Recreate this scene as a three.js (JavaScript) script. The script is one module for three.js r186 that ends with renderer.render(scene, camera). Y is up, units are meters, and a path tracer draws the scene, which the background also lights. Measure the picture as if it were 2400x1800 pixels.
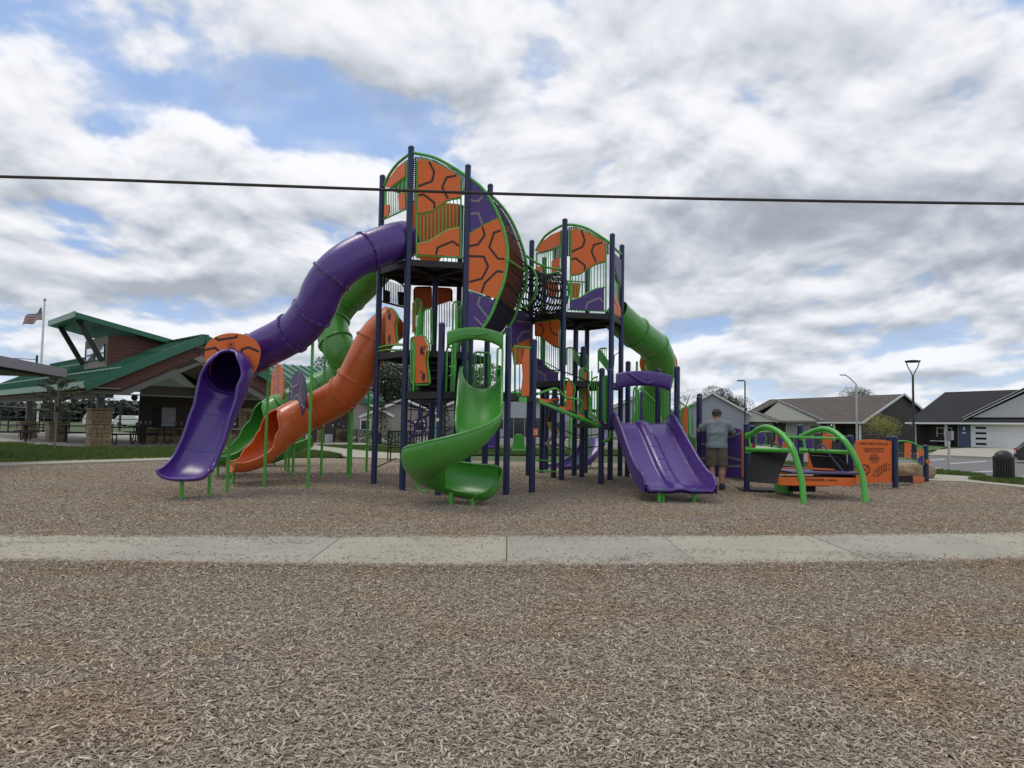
import * as THREE from 'three';
import { RoundedBoxGeometry } from 'three/addons/geometries/RoundedBoxGeometry.js';
import { mergeGeometries, mergeVertices, toCreasedNormals } from 'three/addons/utils/BufferGeometryUtils.js';
import { FontLoader } from 'three/addons/loaders/FontLoader.js';
import { TextGeometry } from 'three/addons/geometries/TextGeometry.js';

const scene = new THREE.Scene();
// camera: a phone held at chest height, tipped slightly up and a degree off level
const camera = new THREE.PerspectiveCamera(56.81, 4 / 3, 0.05, 3000);
camera.position.set(0, 1.36, 0);
camera.rotation.order = 'YXZ';
camera.rotation.set(0.0576, 0, 0.0178);

const renderer = new THREE.WebGLRenderer({ antialias: true });
renderer.toneMapping = THREE.LinearToneMapping;
renderer.toneMappingExposure = 1.08;
renderer.shadowMap.enabled = true;

// seeded random numbers and noise
function rng(seed) { let a = seed >>> 0; return () => { a = (a + 0x6D2B79F5) | 0; let t = Math.imul(a ^ (a >>> 15), 1 | a); t = (t + Math.imul(t ^ (t >>> 7), 61 | t)) ^ t; return ((t ^ (t >>> 14)) >>> 0) / 4294967296; }; }
const PERM = (() => { const r = rng(77), p = [...Array(256).keys()]; for (let i = 255; i > 0; i--) { const j = Math.floor(r() * (i + 1)); [p[i], p[j]] = [p[j], p[i]]; } return new Uint8Array([...p, ...p]); })();
const GX = [], GY = []; for (let i = 0; i < 16; i++) { GX.push(Math.cos(i * Math.PI / 8)); GY.push(Math.sin(i * Math.PI / 8)); }
function noise2(x, y) {
  const xi = Math.floor(x), yi = Math.floor(y), xf = x - xi, yf = y - yi, X = xi & 255, Y = yi & 255;
  const u = xf * xf * xf * (xf * (xf * 6 - 15) + 10), v = yf * yf * yf * (yf * (yf * 6 - 15) + 10);
  const g = (h, a, b) => GX[h & 15] * a + GY[h & 15] * b;
  const a = PERM[X] + Y, b = PERM[X + 1] + Y;
  const n00 = g(PERM[a], xf, yf), n10 = g(PERM[b], xf - 1, yf), n01 = g(PERM[a + 1], xf, yf - 1), n11 = g(PERM[b + 1], xf - 1, yf - 1);
  const p = n00 + u * (n10 - n00), q = n01 + u * (n11 - n01);
  return (p + v * (q - p)) * 1.4;
}
function fbm(x, y, oct, gain = 0.5) { let s = 0, a = 0.5; for (let i = 0; i < oct; i++) { s += a * noise2(x, y); x = x * 2.03 + 17.3; y = y * 2.03 - 9.1; a *= gain; } return s; }
const clamp = (v, a = 0, b = 1) => Math.min(b, Math.max(a, v));
const sstep = (a, b, v) => { const t = clamp((v - a) / (b - a)); return t * t * (3 - 2 * t); };
const mix = (a, b, t) => a + (b - a) * t;

// the sky: broken cumulus over pale blue, computed as air and clouds
{
  const W = 4096, H = 2048, data = new Float32Array(W * H * 4);
  // where cloud is thinner (negative) or thicker: azimuth, elevation, radii in degrees, amount
  const gaps = [
    ...[[-32.667,25.543,10,3.5,-0.2],[-25.793,24.259,8,4,-0.42],[-19.383,23.106,8,4,-0.5],[-12.131,21.575,8,4,-0.42],[-5.291,22.963,6,3,-0.26],[-28.308,17.918,4,3,-0.2],[-32.579,14.049,4,2,-0.35],[-22.09,27.924,9,2.5,-0.16],[0.577,28.144,2,2.6,-0.46],[3.034,29.269,1.5,1.4,-0.2],[6.997,22.173,2,1.8,-0.46],[27.089,26.763,1.6,1.6,-0.5],[-1.262,30.885,3,2,-0.25],[4.152,25.83,2,2,-0.16],[15.471,8.024,4,0.9,-0.5],[24.622,7.491,6,0.8,-0.45],[10.185,10.51,3,1,-0.1],[32.605,6.523,4,0.8,-0.35],[-23.96,8.89,4,1.4,-0.4],[-12.092,9.727,4,1.2,-0.3],[-28.64,7.249,4,1.4,-0.25],[22.839,0.743,10,1.2,-0.2]],
    ...[[-35.21,17.909,7,6,0.32],[-17.216,16.45,12,4,0.3],[-30.09,10.082,12,3,0.3],[-19.518,10.533,10,3,0.28],[16.743,23.966,16,9,0.32],[29.982,18.555,9,9,0.3],[15.133,15.25,11,4,0.35],[25.795,11.433,14,3,0.3],[18.323,4.762,14,1.6,0.3],[-11.016,28.655,5,4,0.18],[-3.725,16.073,8,6,0.3],[34.673,25.966,6,5,0.4],[33.672,11.868,6,3,0.3],[10.172,12.172,5,3,0.2],[32.382,7.984,5,2,0.2],[-33.655,15.802,8,3,0.15]]];
  // where the cloud is deep and grey underneath
  const deep = [[20.514,15.529,11,2.6,0.5],[12.508,13.426,6,2.2,0.42],[23.768,9.09,13,1.5,0.38],[33.838,20.841,5,5,0.25],[-21.667,18.371,5,3,0.28],[-18.898,10.583,9,1.7,0.42],[-31.68,11.046,6,1.8,0.4],[-25.405,9.07,9,1.5,0.3],[18.325,6.395,9,1,0.3],[33.692,12.988,6,2.5,0.3],[3.255,16.197,4,3,0.25],[-35.087,15.518,3,3,0.1],[25.843,16.527,10,2,0.3],[6.768,12.218,5,2,0.2]];
  const blob = (list, az, el) => { let s = 0; for (const [a, e, ra, re, k] of list) { const d = ((az - a) / ra) ** 2 + ((el - e) / re) ** 2; if (d < 9) s += k * Math.exp(-d); } return s; };
  const field = (az, el, oct = 8) => {
    const t = az * Math.PI / 180, ce = Math.cos(el * Math.PI / 180), y = Math.sin(el * Math.PI / 180), q = 1.25 / (Math.max(y, 0) + 0.15);
    const x = Math.sin(t) * ce * q * 1.2 + 2.4, z = -Math.cos(t) * Math.pow(ce * q, .62) * 1.9;
    const wx = fbm(x * .8 + 3.1, z * .8 + 8.7, 2), wy = fbm(x * .8 - 5.2, z * .8 + 1.3, 2);
    return 0.72 + 1.25 * fbm(x * 1.5 + wx * .5 + 11, z * 1.75 + wy * .5 - 4, oct, .57) + blob(gaps, az, el) * .66;
  };
  const rows = Math.round(H * 0.53);
  for (let j = 0; j < H; j++) {
    const el = 90 - (j + .5) / H * 180;                       // top row is the zenith
    const o0 = (H - 1 - j) * W * 4;                            // data textures start at the bottom row
    if (j > rows) { for (let i = 0; i < W; i++) { data.set([.30, .31, .31, 1], o0 + i * 4); } continue; }
    const e = Math.max(el, 0), near = sstep(12, 0, e);
    const inFrame = el < 42;
    for (let i = 0; i < W; i++) {
      const az = (i + .5) / W * 360 - 90, A = ((az + 180) % 360 + 360) % 360 - 180;   // u = 0.25 faces -z in three.js
      const f = field(A, e), step = inFrame ? mix(.7, 2.2, e / 34) : 3, g0 = field(A, e, 5), up = field(A, e + step, 5);
      const dens = mix(sstep(.34, .70, f), 1, .12 + .28 * sstep(-.25, .4, fbm(A * .16, e * .3, 4)));
      let lit = .765 + (g0 - up) * .52 + (f - g0) * .42 - sstep(.75, 1.5, g0) * .08 - blob(deep, A, e) * .36 * (.75 + .9 * (f - .7));
      lit = lit < .55 ? .55 - .20 * Math.tanh((.55 - lit) / .20) : lit > .80 ? .80 + .13 * Math.tanh((lit - .80) / .13) : lit;
      const warm = .99 + .02 * lit;
      const cool = sstep(.88, .45, lit), cr = lit * (.985 - .075 * cool) * warm, cg = lit * (1.0 - .02 * cool), cb = lit * 1.03 + .012 + .012 * cool;
      const br = mix(.27, .48, near), bg = mix(.43, .64, near), bb = mix(.76, .84, near);
      const haze = near * .25;
      data[o0 + i * 4] = mix(mix(br, cr, dens * .97), .66, haze); data[o0 + i * 4 + 1] = mix(mix(bg, cg, dens * .97), .72, haze); data[o0 + i * 4 + 2] = mix(mix(bb, cb, dens * .97), .80, haze); data[o0 + i * 4 + 3] = 1;
    }
  }
  const sky = new THREE.DataTexture(data, W, H, THREE.RGBAFormat, THREE.FloatType);
  sky.mapping = THREE.EquirectangularReflectionMapping; sky.magFilter = sky.minFilter = THREE.LinearFilter; sky.needsUpdate = true;
  scene.background = sky; scene.environment = sky;
}
// the sun behind cloud, high and a little behind the playground on the left
const sun = new THREE.DirectionalLight(0xfff4e6, 1.0);
sun.position.set(-14, 40, -26); sun.target.position.set(0, 0, -14); scene.add(sun, sun.target);
sun.castShadow = true; sun.shadow.radius = 36; sun.shadow.mapSize.set(2048, 2048);
Object.assign(sun.shadow.camera, { left: -40, right: 40, top: 40, bottom: -40, near: 1, far: 120 });
// ---------- helpers ----------
const V3 = (x, y, z) => new THREE.Vector3(x, y, z), vec = a => new THREE.Vector3(a[0], a[1], a[2]);
const used = new Map();
function numbered(n) { const k = used.get(n) || 0; used.set(n, k + 1); return k ? n + '_' + String(k).padStart(3, '0') : n; }
function put(parent, name, geo, m) { const o = new THREE.Mesh(geo, m); o.name = name; o.castShadow = o.receiveShadow = true; parent.add(o); return o; }
function grp(parent, name, label) { const o = new THREE.Group(); o.name = name; parent.add(o); if (label) o.userData.label = label; return o; }
function thing(name, label, category, group, x = 0, y = 0, z = 0, ry = 0) {
  const o = new THREE.Group(); o.name = numbered(name); o.position.set(x, y, z); o.rotation.y = ry; scene.add(o);
  o.userData.label = label; o.userData.category = category; if (group) o.userData.group = group; return o;
}
function solo(name, geo, m, label, category, group) { const o = put(scene, numbered(name), geo, m); o.userData.label = label; o.userData.category = category; if (group) o.userData.group = group; return o; }
function struct(name, geo, m, kind = 'structure') { const o = put(scene, numbered(name), geo, m); o.userData.kind = kind; return o; }
// a thing built in world coordinates gets its origin at the middle of its base
function rebase(o) { const b = new THREE.Box3().setFromObject(o), c = V3((b.min.x + b.max.x) / 2, b.min.y, (b.min.z + b.max.z) / 2); o.position.copy(c); for (const k of o.children) k.position.sub(c); return o; }
function box(w, h, d, x = 0, y = 0, z = 0, r = 0) { const g = r ? new RoundedBoxGeometry(w, h, d, 1, r) : new THREE.BoxGeometry(w, h, d); return g.translate(x, y, z); }
const UP = V3(0, 1, 0);
function bar(p, q, r, seg = 8, r2 = r) {                        // a round bar from p to q
  const a = vec(p), b = vec(q), d = b.clone().sub(a), L = d.length();
  return new THREE.CylinderGeometry(r2, r, L, seg).applyQuaternion(new THREE.Quaternion().setFromUnitVectors(UP, d.normalize())).translate((a.x + b.x) / 2, (a.y + b.y) / 2, (a.z + b.z) / 2);
}
function beam(p, q, w, h) { const a = vec(p), b = vec(q), o = new THREE.Object3D(); o.position.copy(a).lerp(b, .5); o.lookAt(b); o.updateMatrix(); return new THREE.BoxGeometry(w, h, a.distanceTo(b)).applyMatrix4(o.matrix); }
function pipe(pts, r, { seg = 8, n = 0, closed = false, tension = .5 } = {}) { const c = new THREE.CatmullRomCurve3(pts.map(p => p.isVector3 ? p : vec(p)), closed, 'catmullrom', tension); return new THREE.TubeGeometry(c, n || pts.length * 6, r, seg, closed); }
// a bent pipe with straight runs and rounded corners
function bent(pts, r, rad = .08, seg = 8) {
  const P = pts.map(p => p.isVector3 ? p : vec(p)), path = new THREE.CurvePath(); let from = P[0];
  for (let i = 1; i < P.length - 1; i++) {
    const k = Math.min(rad, P[i].distanceTo(P[i - 1]) * .45, P[i].distanceTo(P[i + 1]) * .45);
    const a = P[i].clone().lerp(P[i - 1], k / P[i].distanceTo(P[i - 1])), b = P[i].clone().lerp(P[i + 1], k / P[i].distanceTo(P[i + 1]));
    path.add(new THREE.LineCurve3(from, a)); path.add(new THREE.QuadraticBezierCurve3(a, P[i], b)); from = b;
  }
  path.add(new THREE.LineCurve3(from, P[P.length - 1]));
  return new THREE.TubeGeometry({ getPointAt: t => path.getPointAt(t), getTangentAt: t => path.getTangentAt(t), getPoint: t => path.getPoint(t), getTangent: t => path.getTangent(t), computeFrenetFrames: THREE.Curve.prototype.computeFrenetFrames }, 10 * (P.length - 1), r, seg, false);
}
function grid(rows, closeU = false, closeV = false) {             // a skin over rows of points
  const n = rows.length, m = rows[0].length, pos = [], uv = [], idx = [];
  rows.forEach((row, i) => row.forEach((p, j) => { pos.push(p.x, p.y, p.z); uv.push(j / (m - 1), i / (n - 1)); }));
  for (let i = 0; i < (closeV ? n : n - 1); i++) for (let j = 0; j < (closeU ? m : m - 1); j++) { const a = i * m + j, b = i * m + (j + 1) % m, c = ((i + 1) % n) * m + j, d = ((i + 1) % n) * m + (j + 1) % m; idx.push(a, b, d, a, d, c); }
  const g = new THREE.BufferGeometry(); g.setAttribute('position', new THREE.Float32BufferAttribute(pos, 3)); g.setAttribute('uv', new THREE.Float32BufferAttribute(uv, 2)); g.setIndex(idx); g.computeVertexNormals(); return g;
}
// flat sheet from an outline, in the upright plane through o with direction d (both [x, z]); outline in metres along it and height
function shapeOf(pts, holes = []) { const s = new THREE.Shape(pts.map(p => new THREE.Vector2(p[0], p[1]))); for (const h of holes) s.holes.push(new THREE.Path(h.map(p => new THREE.Vector2(p[0], p[1])))); return s; }
function basis(pl, off = 0) { const [o, dd] = pl, L = Math.hypot(dd[0], dd[1]), d = [dd[0] / L, dd[1] / L], n = [-d[1], d[0]]; return new THREE.Matrix4().set(d[0], 0, n[0], o[0] + n[0] * off, 0, 1, 0, 0, d[1], 0, n[1], o[1] + n[1] * off, 0, 0, 0, 1); }
function sheet(pl, pts, t = .02, off = 0, holes = [], bev = .003) {
  const g = new THREE.ExtrudeGeometry(shapeOf(pts, holes), { depth: t, bevelEnabled: bev > 0, bevelSize: bev, bevelThickness: bev, bevelSegments: 1, curveSegments: 6 });
  return g.applyMatrix4(basis(pl, off));
}
const inPlane = (pl, pts, off = 0) => { const m = basis(pl, off); return pts.map(p => V3(p[0], p[1], 0).applyMatrix4(m)); };
function strip(pl, pts, w, off, t = .005, closed = false) {         // a flat band along a broken line in such a plane
  const n = pts.length, L = [], R = [];
  for (let i = 0; i < n; i++) {
    const p = pts[i], a = pts[closed ? (i + n - 1) % n : Math.max(0, i - 1)], b = pts[closed ? (i + 1) % n : Math.min(n - 1, i + 1)];
    let d1 = [p[0] - a[0], p[1] - a[1]], d2 = [b[0] - p[0], b[1] - p[1]]; const l1 = Math.hypot(...d1) || 1, l2 = Math.hypot(...d2) || 1;
    d1 = i || closed ? [d1[0] / l1, d1[1] / l1] : [d2[0] / l2, d2[1] / l2]; d2 = i < n - 1 || closed ? [d2[0] / l2, d2[1] / l2] : d1;
    let t2 = [d1[0] + d2[0], d1[1] + d2[1]]; const lt = Math.hypot(...t2) || 1; t2 = [t2[0] / lt, t2[1] / lt];
    const k = w / 2 / Math.max(.4, t2[0] * d1[0] + t2[1] * d1[1]);
    L.push([p[0] - t2[1] * k, p[1] + t2[0] * k]); R.push([p[0] + t2[1] * k, p[1] - t2[0] * k]);
  }
  if (closed) { const area = q => Math.abs(q.reduce((a, p, i) => { const b = q[(i + 1) % q.length]; return a + p[0] * b[1] - b[0] * p[1]; }, 0)); return area(L) > area(R) ? sheet(pl, L, t, off, [R], 0) : sheet(pl, R, t, off, [L], 0); }
  return sheet(pl, [...L, ...R.reverse()], t, off, [], 0);
}
function boxUV(geo, s = 1) {                                       // uv in metres from the face directions
  const g = geo.index ? geo.toNonIndexed() : geo; g.computeVertexNormals(); const p = g.attributes.position, uv = new Float32Array(p.count * 2), A = V3(), B = V3(), C = V3();
  for (let i = 0; i < p.count; i += 3) {
    A.fromBufferAttribute(p, i); B.fromBufferAttribute(p, i + 1); C.fromBufferAttribute(p, i + 2);
    const n = B.clone().sub(A).cross(C.clone().sub(A)), x = Math.abs(n.x), y = Math.abs(n.y), z = Math.abs(n.z);
    for (let k = 0; k < 3; k++) { const q = k === 0 ? A : k === 1 ? B : C, [u, v] = y > x && y > z ? [q.x, q.z] : x > z ? [q.z, q.y] : [q.x, q.y]; uv[(i + k) * 2] = u / s; uv[(i + k) * 2 + 1] = v / s; }
  }
  g.setAttribute('uv', new THREE.BufferAttribute(uv, 2)); return g;
}
function prism(poly, y0, y1) {                                      // an upright prism over a plan outline of [x, z]
  const s = new THREE.Shape(poly.map(p => new THREE.Vector2(p[0], -p[1]))); return new THREE.ExtrudeGeometry(s, { depth: y1 - y0, bevelEnabled: false }).rotateX(-Math.PI / 2).translate(0, y0, 0);
}
function quadSlab(a, b, c, d, t, up = V3(0, 1, 0)) {                  // a slab with the given upper corners, t thick
  const dn = up.clone().multiplyScalar(-t), P = [a, b, c, d].map(p => p.isVector3 ? p : vec(p)), Q = P.map(p => p.clone().add(dn)), f = (...q) => q, T = [];
  const quad = (p, q, r, s) => T.push(p, q, r, p, r, s);
  quad(P[0], P[1], P[2], P[3]); quad(Q[3], Q[2], Q[1], Q[0]); for (let i = 0; i < 4; i++) { const j = (i + 1) % 4; quad(P[j], P[i], Q[i], Q[j]); }
  const g = new THREE.BufferGeometry(); g.setAttribute('position', new THREE.Float32BufferAttribute(T.flatMap(p => [p.x, p.y, p.z]), 3)); g.setAttribute('uv', new THREE.Float32BufferAttribute(new Float32Array(T.length * 2), 2)); g.computeVertexNormals(); return g;
}
const merge = l => mergeGeometries(l.map(g => { const q = g.index ? g.toNonIndexed() : g; for (const k of Object.keys(q.attributes)) if (!['position', 'normal', 'uv'].includes(k)) q.deleteAttribute(k); return q; }));
// ---------- computed textures ----------
function tex(n, fn, rep = 1, srgb = true) {
  const d = new Uint8Array(n * n * 4); for (let j = 0; j < n; j++) for (let i = 0; i < n; i++) { const c = fn(i / n, j / n, i, j), o = (j * n + i) * 4; d[o] = clamp(c[0]) * 255; d[o + 1] = clamp(c[1]) * 255; d[o + 2] = clamp(c[2]) * 255; d[o + 3] = c.length > 3 ? clamp(c[3]) * 255 : 255; }
  const t = new THREE.DataTexture(d, n, n); t.wrapS = t.wrapT = THREE.RepeatWrapping; t.magFilter = THREE.LinearFilter; t.minFilter = THREE.LinearMipmapLinearFilter; t.generateMipmaps = true; if (srgb) t.colorSpace = THREE.SRGBColorSpace; t.repeat.set(1 / rep, 1 / rep); t.needsUpdate = true; return t;
}
const tile = (f, u, v, p) => { const a = u * p, b = v * p, w1 = sstep(.75, 1, u), w2 = sstep(.75, 1, v); const q = (x, y) => f(x, y); return mix(mix(q(a, b), q(a - p, b), w1), mix(q(a, b - p), q(a - p, b - p), w1), w2); };
const tn = (u, v, p, o = 4) => tile((x, y) => fbm(x, y, o), u, v, p);
const peelTex = tex(256, (u, v) => { const n = .5 + .5 * tn(u, v, 24, 2); return [n, n, n]; }, .5, false);
const wearTex = tex(512, (u, v) => { const n = .5 + .55 * tn(u, v, 6, 5); return [n, n * .5 + .25 + .2 * tn(u + .3, v, 30, 2), n]; }, 1.5, false);
const pmat = (c, rough, extra = {}) => new THREE.MeshPhysicalMaterial({ color: c, roughness: rough, ...extra });
const smat = (c, rough = .8, extra = {}) => new THREE.MeshStandardMaterial({ color: c, roughness: rough, ...extra });
const rgb = (r, g, b) => new THREE.Color().setRGB(r, g, b);
const M = {
  purple: pmat(rgb(.088, .032, .262), .34, { clearcoat: .2, clearcoatRoughness: .3 }),
  green: pmat(rgb(.075, .355, .045), .36, { clearcoat: .25, clearcoatRoughness: .3 }),
  orange: pmat(rgb(.82, .165, .026), .38, { clearcoat: .2, clearcoatRoughness: .35 }),
  steelGreen: pmat(rgb(.07, .42, .04), .34, { clearcoat: .35, clearcoatRoughness: .2 }),
  navy: pmat(rgb(.008, .018, .075), .40, { clearcoat: .1, clearcoatRoughness: .2 }),
  panelOrange: smat(rgb(.76, .15, .018), .5), panelPurple: smat(rgb(.075, .036, .195), .48), panelGrey: smat(rgb(.22, .21, .23), .55), panelDark: smat(rgb(.035, .022, .018), .6),
  panelSalmon: smat(rgb(.72, .19, .07), .5), panelViolet: smat(rgb(.085, .065, .16), .5), panelLilac: smat(rgb(.42, .38, .40), .5),
  black: smat(rgb(.010, .010, .011), .7), rope: smat(rgb(.012, .012, .012), .85), deck: smat(rgb(.016, .015, .016), .6), bolt: smat(rgb(.62, .62, .64), .3, { metalness: .9 }),
  steel: smat(rgb(.5, .5, .51), .38, { metalness: .85 }), white: smat(rgb(.78, .78, .77), .5), darkSteel: smat(rgb(.02, .022, .02), .45),
};
const scuffTex = tex(512, (u, v) => { const n = tn(u, v, 5, 5), f = tn(u + .3, v + .6, 40, 3), st = Math.pow(clamp(.5 + tile((x, y) => fbm(x * 9, y * .35, 3), u, v, 10)), 6), k = .90 + .06 * n + .05 * f + .10 * st; return [k, k, k]; }, .5);
for (const k of ['purple', 'green', 'orange']) { M[k].map = scuffTex; M[k].roughnessMap = wearTex; M[k].roughness = k === 'orange' ? .7 : .62; }
// ---------- the ground ----------
const G1 = .14;
const gy = z => G1 * sstep(14.2, 17.4, -z);                          // the playground rises a little towards the back
const nearZ = x => -6.88 - .0905 * x - .0107 * x * x + (Math.abs(x) > 8 ? .0107 * (x * x - 64) : 0), farZ = x => -8.75 - .128 * x - .0055 * x * x;
// wood chips drawn small, for the sheet under the loose chips
const chipTex = (() => {
  const n = 1024, c = document.createElement('canvas'); c.width = c.height = n; const g = c.getContext('2d'), r = rng(5);
  g.fillStyle = '#463d35'; g.fillRect(0, 0, n, n);
  for (let i = 0; i < 15000; i++) {
    const x = r() * n, y = r() * n, a = (r() - .5) * 2.6, L = 9 + r() * 22, w = 2.5 + r() * 4.5, k = .55 + r() * .75, warm = r();
    const col = [160 * k + 8 * warm, 147 * k, 128 * k - 10 * warm].map(v => Math.min(235, v) | 0);
    for (const ox of [-n, 0, n]) for (const oy of [-n, 0, n]) { if (x + ox < -40 || x + ox > n + 40 || y + oy < -40 || y + oy > n + 40) continue; g.save(); g.translate(x + ox, y + oy); g.rotate(a); g.fillStyle = `rgb(${col})`; g.fillRect(-L / 2, -w / 2, L, w); g.restore(); }
  }
  const t = new THREE.CanvasTexture(c); t.wrapS = t.wrapT = THREE.RepeatWrapping; t.colorSpace = THREE.SRGBColorSpace; t.repeat.set(1 / 1.9, 1 / 1.9); return t;
})();
const chipBump = (() => { const t = chipTex.clone(); t.colorSpace = THREE.NoColorSpace; return t; })();
const patch = (x, z) => sstep(-.08, .4, fbm(x * .7 + 3, z * 1.1 - 2, 4)) * .85;   // where fresher, browner chips show
{
  const rows = [], zs = [5, 2, 0, -3, -6, -8, -10, -12, -13, -14]; for (let z = -14.4; z > -18; z -= .4) zs.push(z); zs.push(-20, -24);
  for (const z of zs) { const row = []; for (let x = -36; x <= 36; x += 4) row.push(V3(x, gy(z) - .004, z)); rows.push(row); }
  const g = grid(rows), p = g.attributes.position, uv = g.attributes.uv; for (let i = 0; i < p.count; i++) uv.setXY(i, p.getX(i), p.getZ(i));
  struct('playground_surface', g, smat(0xffffff, .95, { map: chipTex, bumpMap: chipBump, bumpScale: .008 }));
  // the wide ground that the lawns, streets and houses stand on
  const gt = tex(512, (u, v) => { const n = tn(u, v, 8, 5), m = tn(u + .4, v, 60, 2); return [.27 + .07 * n + .05 * m, .33 + .08 * n + .06 * m, .17 + .04 * n + .03 * m]; }, 6);
  const o = []; for (const z of [60, 5, -14.2, -17.4, -24, -60, -160, -500, -1600]) { const row = []; for (const x of [-1600, -400, -100, -36, 0, 36, 100, 400, 1600]) row.push(V3(x, gy(z) - .06, z)); o.push(row); }
  const g2 = grid(o), p2 = g2.attributes.position; for (let i = 0; i < p2.count; i++) g2.attributes.uv.setXY(i, p2.getX(i), p2.getZ(i));
  struct('ground', g2, smat(0xffffff, .95, { map: gt }));
}
// concrete path of separate slabs
const concreteTex = tex(1024, (u, v) => { const n = tn(u, v, 5, 5), m = tn(u + .2, v + .7, 90, 2), s = tn(u + .6, v + .1, 2.2, 3); const k = .655 + .035 * n + .035 * m + .05 * s; return [k * 1.0, k * .97, k * .885]; }, 2.6);
const concBump = tex(512, (u, v) => { const n = .5 + .3 * tn(u, v, 70, 3); return [n, n, n]; }, .8, false);
M.concrete = smat(rgb(.92, .92, .92), .9, { map: concreteTex, bumpMap: concBump, bumpScale: .002 });
M.concrete2 = smat(rgb(1.0, .99, .96), .9, { map: concreteTex, bumpMap: concBump, bumpScale: .002 });
{
  const path = new THREE.Group(); path.name = 'path'; path.userData.kind = 'structure'; scene.add(path);
  const r = rng(31); let x = -17.1;
  for (let i = 0; i < 18; i++) {
    const a = x + .006, b = x + 1.9 - .006; x += 1.9; const P = [];
    for (let k = 0; k <= 3; k++) { const q = mix(a, b, k / 3); P.push([q - .09 * (nearZ(q) + 8) * .2, nearZ(q)]); }
    for (let k = 3; k >= 0; k--) { const q = mix(a, b, k / 3); P.push([q * 1.02 - .03, farZ(q)]); }
    put(path, 'slab', boxUV(prism(P, -.08, .014 + (r() - .5) * .006)), i % 2 ? M.concrete : M.concrete2);
  }
}
// loose wood chips, far too many to count
{
  const r = rng(9), kinds = [];
  for (let k = 0; k < 4; k++) {
    const g = new THREE.BoxGeometry(1, 1, 1, 2, 1, 1), p = g.attributes.position, bend = (k - 1.5) * .28;
    const J = {}; for (let i = 0; i < p.count; i++) { const key = [p.getX(i), p.getY(i), p.getZ(i)].map(v => v.toFixed(1)).join(); J[key] ??= [(r() - .5) * .2, (r() - .5) * .5, (r() - .5) * .45]; const q = J[key], x = p.getX(i); const tp = 1 - .55 * Math.abs(x) * 2 * (k % 2 ? .9 : .4); p.setXYZ(i, x + q[0], p.getY(i) * tp + q[1] * .5 + bend * x * x * 3, (p.getZ(i) + q[2] * .4) * tp + (k > 1 ? .8 * x * x : 0)); }
    const h = g.toNonIndexed(); h.computeVertexNormals(); kinds.push({ g: h, m: [], c: [] });
  }
  const o = new THREE.Object3D(), col = new THREE.Color();
  const drop = (x, z, y, s, onPath) => {
    const K = kinds[Math.floor(r() * 4)], L = (.008 + .046 * r() * r() + .010 * r()) * s * .95, w = Math.min(.0095, L * (.12 + .20 * r())), t = w * (.3 + .3 * r());
    o.position.set(x, y + (onPath ? t * .6 : (r() - .35) * .018), z);
    o.rotation.set((r() - .5) * (onPath ? .12 : .75), r() * 6.283, (r() - .5) * (onPath ? .12 : .6)); o.scale.set(L, t, w); o.updateMatrix(); K.m.push(...o.matrix.elements);
    const k = .42 + .86 * r() + (r() > .965 ? .6 : 0), f = patch(x, z) * (.4 + .6 * r()), b = .25 * r();
    col.setRGB(k * mix(.432, .425, f), k * mix(.366, .298, f), k * mix(.278 + b * .06, .172, f)); K.c.push(col.r, col.g, col.b);
  };
  const dens = z => z < 5 ? 10500 : z < 8 ? 7600 : z < 11 ? 2800 : z < 14 ? 1900 : z < 17 ? 1100 : 500;
  const edgeFar = x => 17.2 + (x < -6 ? 0 : 3);
  for (let z0 = 2.2; z0 < 21; z0 += .2) {
    const half = .80 * z0 + 1.5, n = Math.round(dens(z0) * 2 * half * .2);
    for (let i = 0; i < n; i++) {
      const x = (r() * 2 - 1) * half, z = -(z0 + r() * .2);
      const a = nearZ(x) + .01 * Math.sin(x * 9), b = farZ(x);
      const inset = .10 * (.5 + fbm(x * 1.7, 3, 3));
      if (z < a && z > b + .03 + Math.max(0, inset * 2)) {
        const e = Math.min(a - z, (z - b) * .8), pr = .02 + .55 * Math.exp(-e * (9 - 7 * sstep(-.2, .35, fbm(x * .9 + 7, z * 2.2, 3)))) + .06 * sstep(.1, .5, fbm(x * 1.2, z * 2, 3)); if (r() < pr) drop(x, z, .018, .8, true); continue;
      }
      drop(x, z, gy(z) + (Math.abs(z - b) < .25 ? .02 : 0) + (z > a ? .028 * sstep(.4, .02, z - a) : 0), z0 > 9 ? 1.2 : 1, false);
    }
  }
  const chipMat = smat(0xffffff, .9);
  for (const K of kinds) {
    const im = new THREE.InstancedMesh(K.g, chipMat, K.m.length / 16); im.name = numbered('wood_chips'); im.instanceMatrix.array.set(K.m); im.instanceColor = new THREE.InstancedBufferAttribute(new Float32Array(K.c), 3); im.castShadow = im.receiveShadow = true; im.userData.kind = 'stuff'; scene.add(im);
  }
  console.log('chips', kinds.reduce((s, k) => s + k.m.length / 16, 0));
}
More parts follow.
